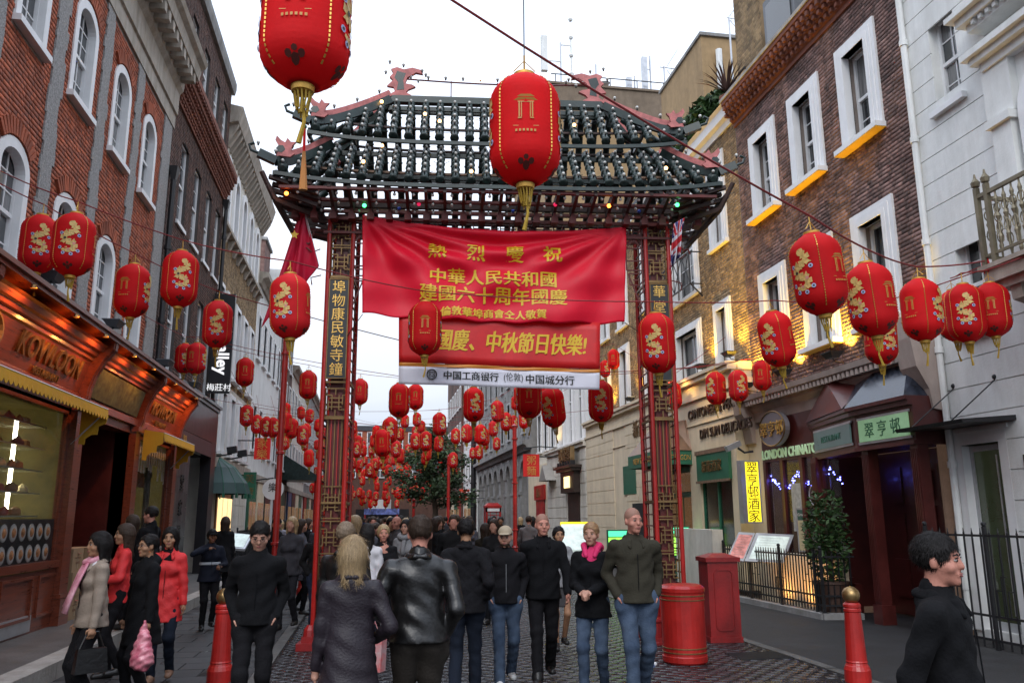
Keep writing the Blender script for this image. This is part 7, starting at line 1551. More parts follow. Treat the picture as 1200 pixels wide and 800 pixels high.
def proj_sign(px0, py0, px1, py1, Y, label, m, txt, tm, size, vert=True, hang='left'):
    a, b_ = atY(px0, py0, Y), atY(px1, py1, Y); t = thing('hanging_sign', label, 'sign', (a.x, Y, b_.z)); mb = MB(); mb.box(a.x, b_.x, Y-.05, Y+.05, b_.z, a.z); part('panel', mb, m, t)
    n = len(txt)
    for k, c_ in enumerate(txt):
        if vert: lettering(c_, size, ((a.x+b_.x)/2, Y-.06, a.z-(a.z-b_.z)*(k+.5)/n), (1, 0, 0), (0, 0, 1), tm, t)
        else: lettering(c_, size, (a.x+(b_.x-a.x)*(k+.5)/n, Y-.06, (a.z+b_.z)/2), (1, 0, 0), (0, 0, 1), tm, t)
    mb = MB(); xw = -5.1 if hang == 'left' else 8.2; e = a.x if hang == 'left' else b_.x; mb.tube([(xw, Y, a.z-.1), (e, Y, a.z-.1)], .025); mb.tube([(xw, Y, b_.z+.15), (e, Y, b_.z+.15)], .025); part('bracket', mb, m_iron, t); return t
proj_sign(299, 513, 316, 538, 33, 'red hanging sign with two gold characters under the lantern bunch', mat('red_sign_board', (.5, .012, .012), .5), '家樂', m_gold, .42)
proj_sign(286, 553, 299, 584, 31, 'dull green hanging sign beside the green dome awning', m_green2, '芙蓉', m_dgold, .34)
proj_sign(538, 573, 550, 586, 60, 'small red and yellow board on the white building past the arcade', mat('red_yellow_board', (.55, .05, .02), .5, var=.5, nscale=3), '中西', m_white, .5, False, 'right')
Y = 35; p = atY(320, 573, Y); t = thing('round_sign', 'round white hanging sign with dark characters on the left row', 'sign', (p.x, Y, p.z)); mb = MB(); mb.prism([(p.x+.42*math.cos(a), p.z+.42*math.sin(a)) for a in np.linspace(0, 6.283, 21)[:-1]], Y-.05, Y+.05, 'y'); part('disc', mb, m_white, t); lettering('樂', .4, (p.x, Y-.06, p.z+.08), (1, 0, 0), (0, 0, 1), m_black, t); mb = MB(); mb.tube([(-5.1, Y, p.z+.3), (p.x, Y, p.z+.45)], .03); part('bracket', mb, m_iron, t)
for k, (px, py, Y) in enumerate(((272, 528, 28.0), (284, 532, 30.))):
    p = atY(px, py, Y); t = thing('wall_floodlight', ('nearer', 'farther')[k]+' black square floodlight on an arm over the green dome awning', 'floodlight', p); mb = MB(); mb.bar((p.x-.15, Y, p.z), (p.x+.15, Y, p.z+.05), .2, .22); part('housing', mb, m_iron, t); mb = MB(); mb.tube([(X3, Y, p.z-.2), (p.x, Y, p.z-.1)], .025); part('arm', mb, m_iron, t)
Y = 50; p = atY(366, 560, Y); t = thing('pagoda_porch', 'dark tiled pagoda style porch jutting from the left row far off', 'porch', (-4.3, Y, 4)); mb = MB()
mb.add([(-5.1, Y, p.z+1.4), (-3.0, Y-.3, p.z+.1), (-3.0, Y+3.3, p.z+.1), (-5.1, Y+3, p.z+1.4), (-5.1, Y, p.z-.1), (-3.0, Y-.3, p.z-.15), (-3.0, Y+3.3, p.z-.15), (-5.1, Y+3, p.z-.1)], [(0, 1, 2, 3), (7, 6, 5, 4), (0, 4, 5, 1), (1, 5, 6, 2), (2, 6, 7, 3), (3, 7, 4, 0)]); part('tiled_roof', mb, m_green, t); mb = MB(); mb.tube([(-3.15, Y, 0), (-3.15, Y, p.z)], .09, 8); mb.tube([(-3.15, Y+3, 0), (-3.15, Y+3, p.z)], .09, 8); part('column', mb, m_red, t)
# far marquee, phone box, tree
Y = 82; a, b_ = atY(432, 585, Y), atY(458, 600, Y); t = thing('marquee', 'white fronted stage marquee closing the street among the lanterns', 'marquee', (0, Y, 0)); mb = MB(); mb.box(a.x, b_.x, Y, Y+.3, b_.z, a.z); part('white_banner', mb, m_stucco, t); mb = MB(); mb.box(a.x-.4, b_.x+.8, Y-.1, Y-.02, b_.z-.2, b_.z+.35); part('blue_strip', mb, mat('blue_white_print', (.15, .2, .5), .5, var=.8, nscale=2), t)
mb = MB(); [mb.tube([(x, Y, 0), (x, Y, b_.z)], .08, 6) for x in (a.x-.3, b_.x+.6)]; part('post', mb, m_red, t)
mb = MB(); mb.box(a.x-1.2, b_.x+1.8, Y+1, Y+3, 1.6, 2.5); part('dark_canopy', mb, m_blackp, t)
p = atY(577, 604, 52); t = thing('telephone_box', 'red telephone box standing before the arches, top above the crowd', 'phone box', (p.x, 52, 0)); zt = atY(577, 589, 52).z; H_ = zt-.18; mb = MB()
for sx in (-.42, .42):
    for sy in (-.42, .42): mb.box(sx-.06, sx+.06, sy-.06, sy+.06, 0, H_)
mb.box(-.48, .48, -.48, .48, 0, .4); mb.box(-.48, .48, -.48, .48, H_-.38, H_-.1); mb.box(-.52, .52, -.52, .52, H_-.1, H_); mb.add([(-.48, -.48, H_), (.48, -.48, H_), (.48, .48, H_), (-.48, .48, H_), (-.3, -.3, zt), (.3, -.3, zt), (.3, .3, zt), (-.3, .3, zt)], [(4, 5, 6, 7), (0, 1, 5, 4), (1, 2, 6, 5), (2, 3, 7, 6), (3, 0, 4, 7)]); part('frame', mb, m_red, t, world=False)
mb = MB(); mb.box(-.38, .38, -.495, -.48, H_-.34, H_-.16); part('sign_strip', mb, m_white, t, world=False); lettering('TELEPHONE', .13, (0, -.5, H_-.25), (1, 0, 0), (0, 0, 1), m_black, t)
mb = MB(); mb.box(-.36, .36, -.44, -.43, .4, H_-.38); mb.box(-.36, .36, .43, .44, .4, H_-.38); mb.box(-.44, -.43, -.36, .36, .4, H_-.38); mb.box(.43, .44, -.36, .36, .4, H_-.38); part('pane', mb, mat('pale_phone_glass', (.25, .25, .25), .1), t, world=False)
mb = MB(); [mb.box(-.36, .36, -.46, -.44, z, z+.03) for z in np.arange(.6, H_-.4, .24)]; [mb.box(x, x+.03, -.46, -.44, .4, H_-.38) for x in (-.2, .17)]; part('glazing_bars', mb, m_red, t, world=False)
# tree
TY = 50.; base = atY(508, 620, TY); tx = base.x
t = thing('street_tree', 'single dark leafy street tree behind the lanterns on the right of the street', 'tree', (tx, TY, 0)); mb = MB()
top = atY(500, 530, TY).z; mb.tube([(tx, TY, 0), (tx+.1, TY, 2), (tx-.1, TY, 4), (tx-.2, TY, top+.4)], [.2, .16, .11, .03], 8)
br = []
for k in range(16):
    a = k*2.4; z0 = 2.3+.27*k; L2 = random.uniform(1.4, 2.9)*(1-.035*k); e = Vector((tx+math.cos(a)*L2, TY+math.sin(a)*L2, z0+L2*.35)); mb.tube([(tx, TY, z0), ((tx+e.x)/2, (TY+e.y)/2, z0+.3), e], [.06, .04, .012], 5); br.append((Vector((tx, TY, z0+.1)), e))
part('trunk', mb, m_bark, t)
V = []; N = 8500
mb = MB()
for k in range(N):
    a, e = random.choice(br); tt = random.uniform(.25, 1.08); c_ = a.lerp(e, tt)+Vector((random.gauss(0, .3), random.gauss(0, .3), random.gauss(-.05, .22)))
    u = Vector((random.gauss(0, 1), random.gauss(0, 1), random.gauss(-.3, .6))).normalized(); v = u.cross(Vector((random.gauss(0, 1), random.gauss(0, 1), random.gauss(0, 1)))).normalized(); s_ = random.uniform(.08, .17); mb.add([c_-u*s_, c_+v*s_*.45, c_+u*s_, c_-v*s_*.45], [(0, 1, 2, 3)])
part('crown', mb, mat('tree_leaf', (.05, .085, .035), .6, var=.4, isl=.5), t)
# small litter on the ground
for px, py, lb in ((765, 783, 'crumpled blue and white wrapper by the fat gate post'),):
    r = ray(px, py); p = E0+r*(-EYE/r.z); mb = MB()
    for k in range(7): mb.ball((p.x+random.uniform(-.03, .03), p.y+random.uniform(-.03, .03), .03+random.uniform(0, .03)), random.uniform(.018, .035), 5, 3, k % 2, 1, .8, .8)
    tag(part('litter', mb, [m_white, mat('litter_blue', (.1, .15, .3))]), lb, 'litter')
for k in range(9):
    px, py = random.uniform(205, 330), random.uniform(705, 780); r = ray(px, py); p = E0+r*(-EYE/r.z); mb = MB(); a = random.uniform(0, 3); mb.add([(p.x, p.y, .008), (p.x+.05*math.cos(a), p.y+.05*math.sin(a), .018), (p.x+.02, p.y+.05, .012)], [(0, 1, 2)]); mb.add([(p.x, p.y, .0075), (p.x+.05*math.cos(a), p.y+.05*math.sin(a), .0175), (p.x+.02, p.y+.05, .0115)], [(2, 1, 0)]); tag(part('paper_scrap', mb, m_white), 'tiny white paper scrap on the left pavement', 'litter', 'paper scraps on the left pavement')
m_cov = MB(); r = ray(890, 768); p = E0+r*(-EYE/r.z); m_cov.box(p.x-.35, p.x+.35, p.y-.25, p.y+.25, -.01, .008); [m_cov.box(p.x-.33, p.x+.33, p.y-.22+k*.06, p.y-.2+k*.06, .008, .014) for k in range(8)]; o = part('manhole_cover', m_cov, m_iron, rpath, world=False)
# =================== PEOPLE ===================
class SDF:
    def __init__(s, lo, hi, h):
        s.lo = np.array(lo, float); s.h = h; n = np.ceil((np.array(hi)-s.lo)/h).astype(int)+1; s.n = n
        s.F = np.full(n, .2, np.float32); s.ax = [s.lo[i]+h*np.arange(n[i]) for i in range(3)]
    def blk(s, lo, hi):
        i0 = np.maximum(0, np.floor((np.array(lo)-s.lo)/s.h).astype(int)); i1 = np.minimum(s.n, np.ceil((np.array(hi)-s.lo)/s.h).astype(int)+1)
        if (i1 <= i0).any(): return None
        sl_ = tuple(slice(a, b) for a, b in zip(i0, i1)); g = np.meshgrid(*[s.ax[i][sl_[i]] for i in range(3)], indexing='ij'); return sl_, g
    def comb(s, sl_, d, k, sub):
        F = s.F[sl_]
        if sub: s.F[sl_] = np.maximum(F, -d)
        elif k <= 0: s.F[sl_] = np.minimum(F, d)
        else: hh = np.maximum(k-np.abs(F-d), 0)/k; s.F[sl_] = np.minimum(F, d)-hh*hh*k*.25
    def cap(s, a, b, ra, rb=None, sq=1., k=.02, sub=False):
        rb = ra if rb is None else rb; a = np.array(a, float); b = np.array(b, float)+1e-6; m = max(ra, rb)+k+2*s.h
        q = s.blk(np.minimum(a, b)-m, np.maximum(a, b)+m)
        if q is None: return
        sl_, (x, y, z) = q; a2 = a/np.array([1, sq, 1]); d_ = (b-a)/np.array([1, sq, 1]); px, py, pz = x-a2[0], y/sq-a2[1], z-a2[2]
        t = np.clip((px*d_[0]+py*d_[1]+pz*d_[2])/(d_@d_), 0, 1); r = np.sqrt((px-t*d_[0])**2+(py-t*d_[1])**2+(pz-t*d_[2])**2)
        s.comb(sl_, (r-(ra+t*(rb-ra)))*(sq if sq < 1 else 1), k, sub)
    def ell(s, c, r, k=.015, sub=False):
        c = np.array(c, float); r = np.array(r, float); m = k+2*s.h; q = s.blk(c-r-m, c+r+m)
        if q is None: return
        sl_, (x, y, z) = q; l_ = np.sqrt(((x-c[0])/r[0])**2+((y-c[1])/r[1])**2+((z-c[2])/r[2])**2)
        s.comb(sl_, (l_-1)*min(r), k, sub)
    def noise(s, amp, f, seed):
        x, y, z = np.meshgrid(*s.ax, indexing='ij'); a = seed*1.7
        s.F += amp*(np.sin(f*z+5*np.sin(7*x+a)+4*np.sin(8*y+2*a)+a)*np.sin(f*.55*x+3*np.sin(6*z+a))+.5*np.sin(f*2.1*(z+.4*x)+6*np.sin(9*y+a))).astype(np.float32)
    def cut(s, fn):
        x, y, z = np.meshgrid(*s.ax, indexing='ij'); s.F = np.maximum(s.F, fn(x, y, z).astype(np.float32))
    def mesh(s, name, mats, mfn=None):
        F = s.F; F[0] = F[-1] = .1; F[:, 0] = F[:, -1] = .1; F[:, :, 0] = F[:, :, -1] = .1
        S = F < 0; n = S.shape; c = np.zeros((n[0]-1, n[1]-1, n[2]-1), np.int8); offs = [(i, j, k) for i in (0, 1) for j in (0, 1) for k in (0, 1)]
        for o in offs: c += S[o[0]:n[0]-1+o[0], o[1]:n[1]-1+o[1], o[2]:n[2]-1+o[2]]
        A = np.argwhere((c > 0) & (c < 8)); idx = np.full(c.shape, -1, np.int32); idx[tuple(A.T)] = np.arange(len(A))
        f = np.stack([F[A[:, 0]+o[0], A[:, 1]+o[1], A[:, 2]+o[2]] for o in offs], 1); O = np.array(offs, float); P = np.zeros((len(A), 3)); cnt = np.zeros(len(A))
        for i in range(8):
            for j in range(i+1, 8):
                if abs(O[i]-O[j]).sum() != 1: continue
                m = (f[:, i] < 0) != (f[:, j] < 0); t = f[m, i]/(f[m, i]-f[m, j]); P[m] += O[i]+t[:, None]*(O[j]-O[i]); cnt[m] += 1
        V = s.lo+(A+P/cnt[:, None])*s.h; Q = []
        for ax in range(3):
            a1, a2 = (ax+1) % 3, (ax+2) % 3; D = np.diff(S.astype(np.int8), axis=ax); E = np.argwhere(D != 0); E = E[(E[:, a1] > 0) & (E[:, a2] > 0)]; E = E[(E[:, a1] < c.shape[a1]) & (E[:, a2] < c.shape[a2])]
            sg = D[tuple(E.T)]; e1 = np.zeros(3, int); e1[a1] = 1; e2 = np.zeros(3, int); e2[a2] = 1
            q = np.stack([idx[tuple((E-e1-e2).T)], idx[tuple((E-e2).T)], idx[tuple(E.T)], idx[tuple((E-e1).T)]], 1); q[sg > 0] = q[sg > 0][:, ::-1]; Q.append(q)
        Q = np.concatenate(Q); mi = mfn(V[Q].mean(1)) if mfn else None
        return npmesh(name, V, Q, mats, True, mi)
def skin(c): return mat('skin_%d' % int(c[0]*1000), tuple(v*.98 for v in c), .55, var=.16, coord='obj', nscale=22, spec=.3, bump=.12, bscale=120)
SK = skin((.46, .24, .17)); SKA = skin((.36, .19, .11)); SKD = skin((.20, .09, .05)); SKR = skin((.50, .22, .16))
def clothm(name, c, rough=.8, bump=.25, bs=60, **k): return mat(name, c, rough, var=.15, coord='obj', bump=bump, bscale=bs, nscale=5, **k)
c_black = clothm('black_wool', (.0045, .0045, .0055), .9, spec=.2); c_black2 = clothm('black_cotton', (.007, .0065, .008), .88, spec=.2); c_leather = clothm('black_leather', (.007, .0065, .0065), .36, .25, 22, coat=.08); c_plum = clothm('dark_plum_nylon', (.017, .012, .017), .5, spec=.35)
c_jean = clothm('blue_denim', (.035, .055, .095), .9, .3, 90, col2=(.075, .105, .155), spec=.2); c_jeand = clothm('dark_denim', (.010, .014, .024), .9, spec=.2); c_olive = clothm('olive_brown_fleece', (.036, .032, .022), .9, spec=.2); c_grey = clothm('charcoal_trouser', (.045, .042, .045)); c_taupe = clothm('taupe_trouser', (.03, .025, .021), .9, spec=.2)
c_beige = clothm('beige_jacket', (.27, .215, .17), .85, spec=.2); c_redc = clothm('bright_red_coat', (.58, .02, .022), .7); c_pink = clothm('hot_pink_fleece', (.62, .02, .12)); c_white = clothm('white_cotton', (.6, .58, .6)); c_gscarf = clothm('grey_knit', (.22, .22, .23)); c_navy = clothm('navy_vest', (.008, .01, .019), spec=.2); c_pinks = clothm('pink_silk_scarf', (.55, .12, .2), .5, col2=(.7, .4, .45))
h_blond = mat('blond_hair', (.36, .25, .13), .5, var=.45, coord='obj', nscale=18, stretch=(6, 6, .5), bump=.3, bscale=25); h_dark = mat('black_hair', (.008, .006, .0055), .6, spec=.25, var=.4, coord='obj', nscale=20, stretch=(6, 6, .5), bump=.35, bscale=25)
h_brown = mat('brown_hair', (.035, .02, .012), .6, spec=.3, var=.4, coord='obj', nscale=20, stretch=(6, 6, .5), bump=.3, bscale=25); h_grey = mat('sandy_grey_hair', (.20, .14, .09), .55, var=.4, coord='obj', nscale=20, stretch=(6, 6, .5), bump=.3, bscale=25); h_stub = mat('shaven_stubble', (.29, .15, .105), .7, var=.2, coord='obj')
c_shoe = mat('black_shoe', (.012, .011, .011), .4, coord='obj'); c_shoew = mat('white_trainer', (.5, .5, .5), .6, coord='obj'); c_shoeb = mat('tan_shoe', (.25, .14, .09), .6, coord='obj'); m_eye = mat('eye_white', (.34, .31, .29), .3); m_iris = mat('dark_iris', (.02, .012, .01), .1); m_lip = mat('lip', (.32, .10, .09), .5)
def ik(S, W, L1, L2, hint):
    S, W, hint = map(np.array, (S, W, hint)); d = W-S; D = np.linalg.norm(d); D = min(D, (L1+L2)*.999); u = d/np.linalg.norm(d); W = S+u*D
    a = (L1*L1-L2*L2+D*D)/(2*D); h = math.sqrt(max(0, L1*L1-a*a)); hp = hint-u*(hint@u); hp = hp/(np.linalg.norm(hp)+1e-9); return S+u*a+hp*h, W
def person(px, d, h, facing, label, top, pants, shoes, skinm, hair, hstyle, arms=('down', 'down'), stride=.12, hem=.86, female=False, hy=0, hp=0, build=1., res=.010, vneck=None, glasses=False, cap=None, extras=(), hood=False, collar=True, z0=0., skirt=False, group=None, puffy=False, crowd=False, key_c=False, cat='person', loc=None, boots=False, beard=False, sleeves=True, inner=None):
    """px = image column of the feet, d = distance; facing: degrees, 0 = towards the camera, 180 = away, 90 = towards picture right"""
    if loc is None:
        r = ray(px, 640); k = d/r.dot(fw) if True else 0; p = E0+r*k; x, y = p.x, p.y
    else: x, y = loc
    az = math.atan2(-y, -x)-math.pi/2 if True else 0     # local +y points to the camera when facing=0
    s = 1.; k_ = h/1.765; bw = build*(.93 if female else 1.)
    r_ = lambda *v: np.array(v, float)
    sh_z, hip_z, sw = 1.415, .93, (.150 if female else .170)*bw
    J = {}
    for sd in (-1, 1):
        st_ = stride*sd; ft = r_(sd*.085, st_, .085+(.05 if st_ < 0 and stride else 0)); hipj = r_(sd*.085, 0, hip_z); kn, ft = ik(hipj, ft, .44, .43, (sd*.05, 1, 0)); J['f', sd] = (hipj, kn, ft)
        mode = arms[0 if sd < 0 else 1]; S = r_(sd*sw, 0, sh_z-.01); hint = (sd*(.45 if mode == 'pocket' else .7), -1, -.2)
        W = {'down': (sd*(sw+.07), .03, .87), 'pocket': (sd*.165*bw, .05, .965), 'back': (sd*(sw+.07), -.18, .90), 'fwd': (sd*(sw+.06), .2, .92), 'clasp': (sd*.035+.03, .25, 1.07), 'mouth': (sd*.10, .24, 1.42), 'hold': (sd*.12, .28, 1.12), 'bag': (sd*(sw+.08), .06, .86), 'link': (sd*(sw+.02), .16, 1.05), 'far': (sd*(sw+.16), .05, .90), 'out': (sd*(sw+.30), .05, 1.02)}[mode]
        el, W = ik(S, W, .285, .255, hint); J['a', sd] = (S, el, W, mode)
    col = crowd
    zt = 1.79
    B = SDF((-.52, -.5, -.01), (.52, .5, 1.82), res)
    # ---- body: one continuous skin
    ch, sh = math.cos(R(hy)), math.sin(R(hy)); cp, sp = math.cos(R(hp)), math.sin(R(hp)); HC = r_(0, .012, 1.63)
    def H(v):
        x_, y_, z_ = v; y2, z2 = y_*cp+z_*sp, -y_*sp+z_*cp; return r_(x_*ch-y2*sh, x_*sh+y2*ch, z2)+HC
    f_ = .94 if female else 1.
    B.cap(r_(0, -.02, 1.46), r_(0, -.008, 1.58), .052*f_*(1.06 if build > 1.05 else 1), .05*f_, k=.02)
    B.ell(H((0, -.018, .045)), (.074, .090, .084)); vw = 1+.06*math.sin(px*1.7); B.ell(H((0, .012, .0)), (.066*vw, .072, .088)); B.ell(H((0, .030, -.062)), (.048*f_*vw, .048, .044+.004*math.cos(px))); B.ell(H((0, .062, -.088)), (.022, .018, .016), k=.02)
    B.cap(H((0, .078, .018)), H((0, .095, -.018)), .009, .0125, k=.015); B.cap(H((-.035, .066, .034)), H((.035, .066, .034)), .014, k=.012)
    for sd in (-1, 1): B.ell(H((sd*.076, -.012, .0)), (.013, .019, .031), k=.008); B.ell(H((sd*.031, .090, .014)), (.016, .014, .011), sub=True); B.ell(H((sd*.045, .05, -.022)), (.024, .024, .022), k=.02)
    B.cap(H((-.020, .076, -.052)), H((.020, .076, -.052)), .0105, k=.006); B.ell(H((0, .096, -.0515)), (.022, .006, .0022), sub=True)
    B.cap((0, 0, 1.04), (0, 0, 1.34), .105*bw, .125*bw, .58, .04); B.cap((-.10*bw, 0, 1.40), (.10*bw, 0, 1.40), .05, sq=.9, k=.05); B.cap((-.05, 0, .98), (.05, 0, .98), .092*bw, sq=.75, k=.04)
    for sd in (-1, 1):
        S, el, W, mode = J['a', sd]; B.cap(S, el, .045, .036, k=.03); B.cap(el, W, .036, .026, k=.02); hipj, kn, ft = J['f', sd]; B.cap(hipj, kn, .066, .048, k=.015); B.cap(kn, ft, .052, .036, k=.02)
        B.cap(ft+r_(0, -.03, -.045), ft+r_(sd*.012, .12, -.055), .036, .028, k=.02)
        if not crowd:   # hand: palm, four unequal fingers and a thumb leaving the side of the palm
            u = (W-el) if mode != 'pocket' else r_(-sd*.22, .06, -.97); u = u/np.linalg.norm(u); n_ = r_(-sd, .15, 0) if abs(u[2]) > .5 else r_(0, 0, -1); n_ = n_-u*(n_@u); n_ /= np.linalg.norm(n_); v = np.cross(u, n_); v = v if v[1] > 0 or abs(v[1]) < .3 else -v
            B.cap(W, W+u*.05, .024, .028, k=.015); B.cap(W+u*.055-v*.022, W+u*.055+v*.022, .017, k=.015)
            cu = .55 if mode in ('bag', 'clasp', 'hold') else .12 if mode == 'pocket' else .25
            for q, Lf in ((-1.5, .058), (-.5, .07), (.5, .075), (1.5, .068)):
                a = W+u*.072+v*q*.0185; b_ = a+(u*(1-cu*.4)+n_*cu)*Lf*.5; B.cap(a, b_, .0088, .0082, k=.003); B.cap(b_, b_+(u*(.75-cu)+n_*(.5+cu))*Lf*.5, .0082, .0068, k=.003)
            a = W+u*.02+v*.026; B.cap(a, a+(u*.6+v*.75+n_*.2)*.035, .0115, .0095, k=.006); B.cap(a+(u*.6+v*.75+n_*.2)*.035, a+(u*.6+v*.75+n_*.2)*.035+(u*.95+n_*.25)*.028, .0095, .0075, k=.003)
    me = B.mesh('person', skinm); o = link('person', me); tag(o, label, cat, group); o.location = (x, y, z0); o.rotation_euler.z = az+R(facing); o.scale = (k_,)*3
    def ch_(name, sdf, m, mfn=None): c = link(name, sdf.mesh(name, m, mfn), o, world=False); return c
    # eyes, brows
    if abs(((facing+hy+180) % 360)-180) < 125 and not crowd:
        mb = MB()
        for sd in (-1, 1):
            c_ = H((sd*.031, .070, .013)); mb.ball(tuple(c_), .0125, 10, 6, 0, 1, 1, .62); c2_ = H((sd*.031, .0785, .012)); mb.ball(tuple(c2_), .0066, 8, 5, 1)
        link('eyes', mb.mesh('eyes', [m_eye, m_iris], True), o, world=False); mb = MB()
        for sd in (-1, 1): mb.tube([tuple(H((sd*.014, .084, .033))), tuple(H((sd*.032, .083, .040))), tuple(H((sd*.050, .070, .034)))], [.0035, .004, .0025], 5); mb.tube([tuple(H((sd*.018, .080, .0215))), tuple(H((sd*.031, .086, .0255))), tuple(H((sd*.045, .076, .0205)))], .0028, 5)
        link('eyebrows', mb.mesh('eyebrows', hair if hstyle != 'bald' else h_brown), o, world=False)
        mb = MB(); mb.tube([tuple(H((-.021, .082, -.050))), tuple(H((0, .089, -.048))), tuple(H((.021, .082, -.050)))], [.002, .0045, .002], 6); mb.tube([tuple(H((-.019, .082, -.0555))), tuple(H((0, .088, -.058))), tuple(H((.019, .082, -.0555)))], [.002, .005, .002], 6); link('lips', mb.mesh('lips', m_lip, True), o, world=False)
    if glasses:
        mb = MB()
        for sd in (-1, 1): mb.tube([tuple(H((sd*.032+.019*math.cos(a), .097, .012+.014*math.sin(a)))) for a in np.linspace(0, 6.283, 14)], .0016, 4); mb.tube([tuple(H((sd*.052, .094, .016))), tuple(H((sd*.078, -.005, .014)))], .0015, 4); mb.add([tuple(H((sd*.032+.018*math.cos(a), .0975, .012+.013*math.sin(a)))) for a in np.linspace(0, 6.283, 13)[:-1]], [tuple(range(12))], 1)
        mb.tube([tuple(H((-.013, .1, .016))), tuple(H((.013, .1, .016)))], .0016, 4); link('glasses', mb.mesh('glasses', [m_iron, mat('spectacle_lens', (.1, .1, .1), .05, alpha=.12)]), o, world=False)
    # ---- trousers
    if pants:
        T = SDF((-.34, -.48, .0), (.34, .48, 1.05), .012 if not crowd else res)
        T.cap((-.05, 0, .96), (.05, 0, .96), .118*bw, sq=.78, k=.05)
        for sd in (-1, 1): hipj, kn, ft = J['f', sd]; T.cap(hipj+r_(0, 0, -.02), kn, .088*bw, .066, k=.03); T.cap(kn, ft+r_(0, -.01, -.02), .066, .060 if not female else .048, k=.025)
        for sd in (-1, 1):
            S, el, W, mode = J['a', sd]
            if mode == 'pocket': u = (W-el)/np.linalg.norm(W-el); T.ell(W+r_(-sd*.018, .004, -.075), (.043, .046, .085), k=.06)
        T.noise(.0045, 26, px); T.cut(lambda X_, Y_, Z_: np.maximum(.035-Z_, Z_-1.03)); ch_('trousers', T, pants)
    if skirt:
        K = SDF((-.34, -.3, .5), (.34, .3, 1.05), .012); K.cap((0, 0, 1.0), (0, 0, .58), .14, .17, .75); K.cut(lambda X_, Y_, Z_: .6-Z_); ch_('skirt', K, skirt)
    for sd in (-1, 1):   # shoes
        hipj, kn, ft = J['f', sd]; q = SDF(ft-r_(.09, .12, .1), ft+r_(.09, .25, .06), .009 if not crowd else .02); dz = -.048
        q.cap(ft+r_(0, -.035, dz), ft+r_(sd*.015, .13, dz-.012), .046, .038, k=.02); q.ell(ft+r_(0, 0, -.02), (.046, .06, .05)); 
        if boots: q.cap(ft, ft+r_(0, -.01, .03), .055)
        zb = ft[2]-.085; q.cut(lambda X_, Y_, Z_: zb-Z_); ch_('shoe', q, shoes)
    # ---- jacket / coat
    if top:
        big = .012 if not crowd else res; lo_ = (-.56, -.42, min(hem-.03, .8)); T = SDF(lo_, (.56, .46, 1.62), big); g = .012+(.012 if puffy else 0)
        T.cap((0, 0, 1.06), (0, 0, 1.33), (.128 if female else .142)*bw+g, .150*bw+g, .66, .04)
        for sd in (-1, 1): T.cap((0, -.02, 1.435), (sd*sw*.9, -.005, 1.395), .068, .060+g*.5, sq=.95, k=.04)
        T.cap((0, -.02, 1.40), (0, -.014, 1.465), .095, .072, .9, .03)
        if hem < .8: T.cap((0, 0, 1.04), (0, -.01, hem-.05), (.140)*bw+g, .225*bw, .86, .05)
        else: T.cap((0, 0, 1.06), (0, 0, hem-.02), .142*bw+g, (.172 if hem > .84 else .19)*bw+g, .82, .04)
        for sd in (-1, 1):
            S, el, W, mode = J['a', sd]
            if sleeves: e2 = W-(W-el)/np.linalg.norm(W-el)*.01; T.cap(S, el, .058+g*.6, .047+g*.6, k=.018); T.cap(el, e2, .047+g*.5, .037+g*.4, k=.02)
            else: T.cap(S, S+(el-S)*.7, .064, .062, k=.03)
            if female: T.ell((sd*.065, .085, 1.27), (.06, .05, .06), k=.05)
        if collar: T.cap((0, -.034, 1.455), (0, -.022, 1.505), .078, .070, k=.010)
        if hood: T.ell((0, -.085, 1.47), (.12, .06, .075), k=.03)
        if female and hem < .8:
            for a in (1.0,): T.cap((-.12*bw, 0, 1.055), (.12*bw, 0, 1.055), .001)
        T.noise(.0055 if not puffy else .004, 24, px+3)
        if puffy:
            X_, Y_, Z_ = np.meshgrid(*T.ax, indexing='ij'); T.F += (-.011*(np.minimum(np.abs(np.sin(Z_*22+X_*20)), np.abs(np.sin(Z_*22-X_*20)))**.4-.6)).astype(np.float32)*(Z_ > .95)
        T.cap((0, -.012, 1.53), (0, .02, 1.64), .052, .075, sub=True); T.cut(lambda X_, Y_, Z_: np.maximum(hem-Z_, -1))
        if vneck: T.cap((0, .20, 1.56), (0, .17, vneck), .052, .006, sub=True)
        if hem < .8: T.cut(lambda X_, Y_, Z_: np.where(Z_ < 1.5, -1., -1.))
        t_ = ch_('coat' if hem < .8 else 'jacket', T, top)
        if vneck and inner:
            I = SDF((-.2, -.2, 1.0), (.2, .3, 1.56), .012); I.cap((0, 0, 1.1), (0, 0, 1.36), .135*bw, .15*bw, .66, .04); I.cap((0, -.02, 1.42), (0, -.008, 1.5), .085, .064); I.cap((0, .0, 1.49), (0, .012, 1.64), .046, .058, sub=True); I.cut(lambda X_, Y_, Z_: Z_-1.54); ch_('shirt', I, inner)
        if not crowd:
            mb = MB()
            if abs(((facing+180) % 360)-180) < 100:
                zz = vneck or 1.46; P = [(.004, .01+(.106*bw+g*.8)+.022*math.sin((z-hem)*5)*.3+(0 if hem > .8 else .02*(1.1-z)), z) for z in np.linspace(hem+.02, min(zz, 1.34), 8)]; mb.tube([(p[0], p[1], p[2]) for p in P], .004, 5)
                link('zip', mb.mesh('zip', m_silver if top in (c_black2,) else c_black), o, world=False)
            if hem < .8 and female:
                bt = SDF((-.25, -.2, 1.0), (.25, .25, 1.12), .009); bt.cap((0, 0, 1.04), (0, 0, 1.075), .158*bw+g, .156*bw+g, .70); bt.cut(lambda X_, Y_, Z_: np.abs(Z_-1.06)-.02); ch_('belt', bt, top)
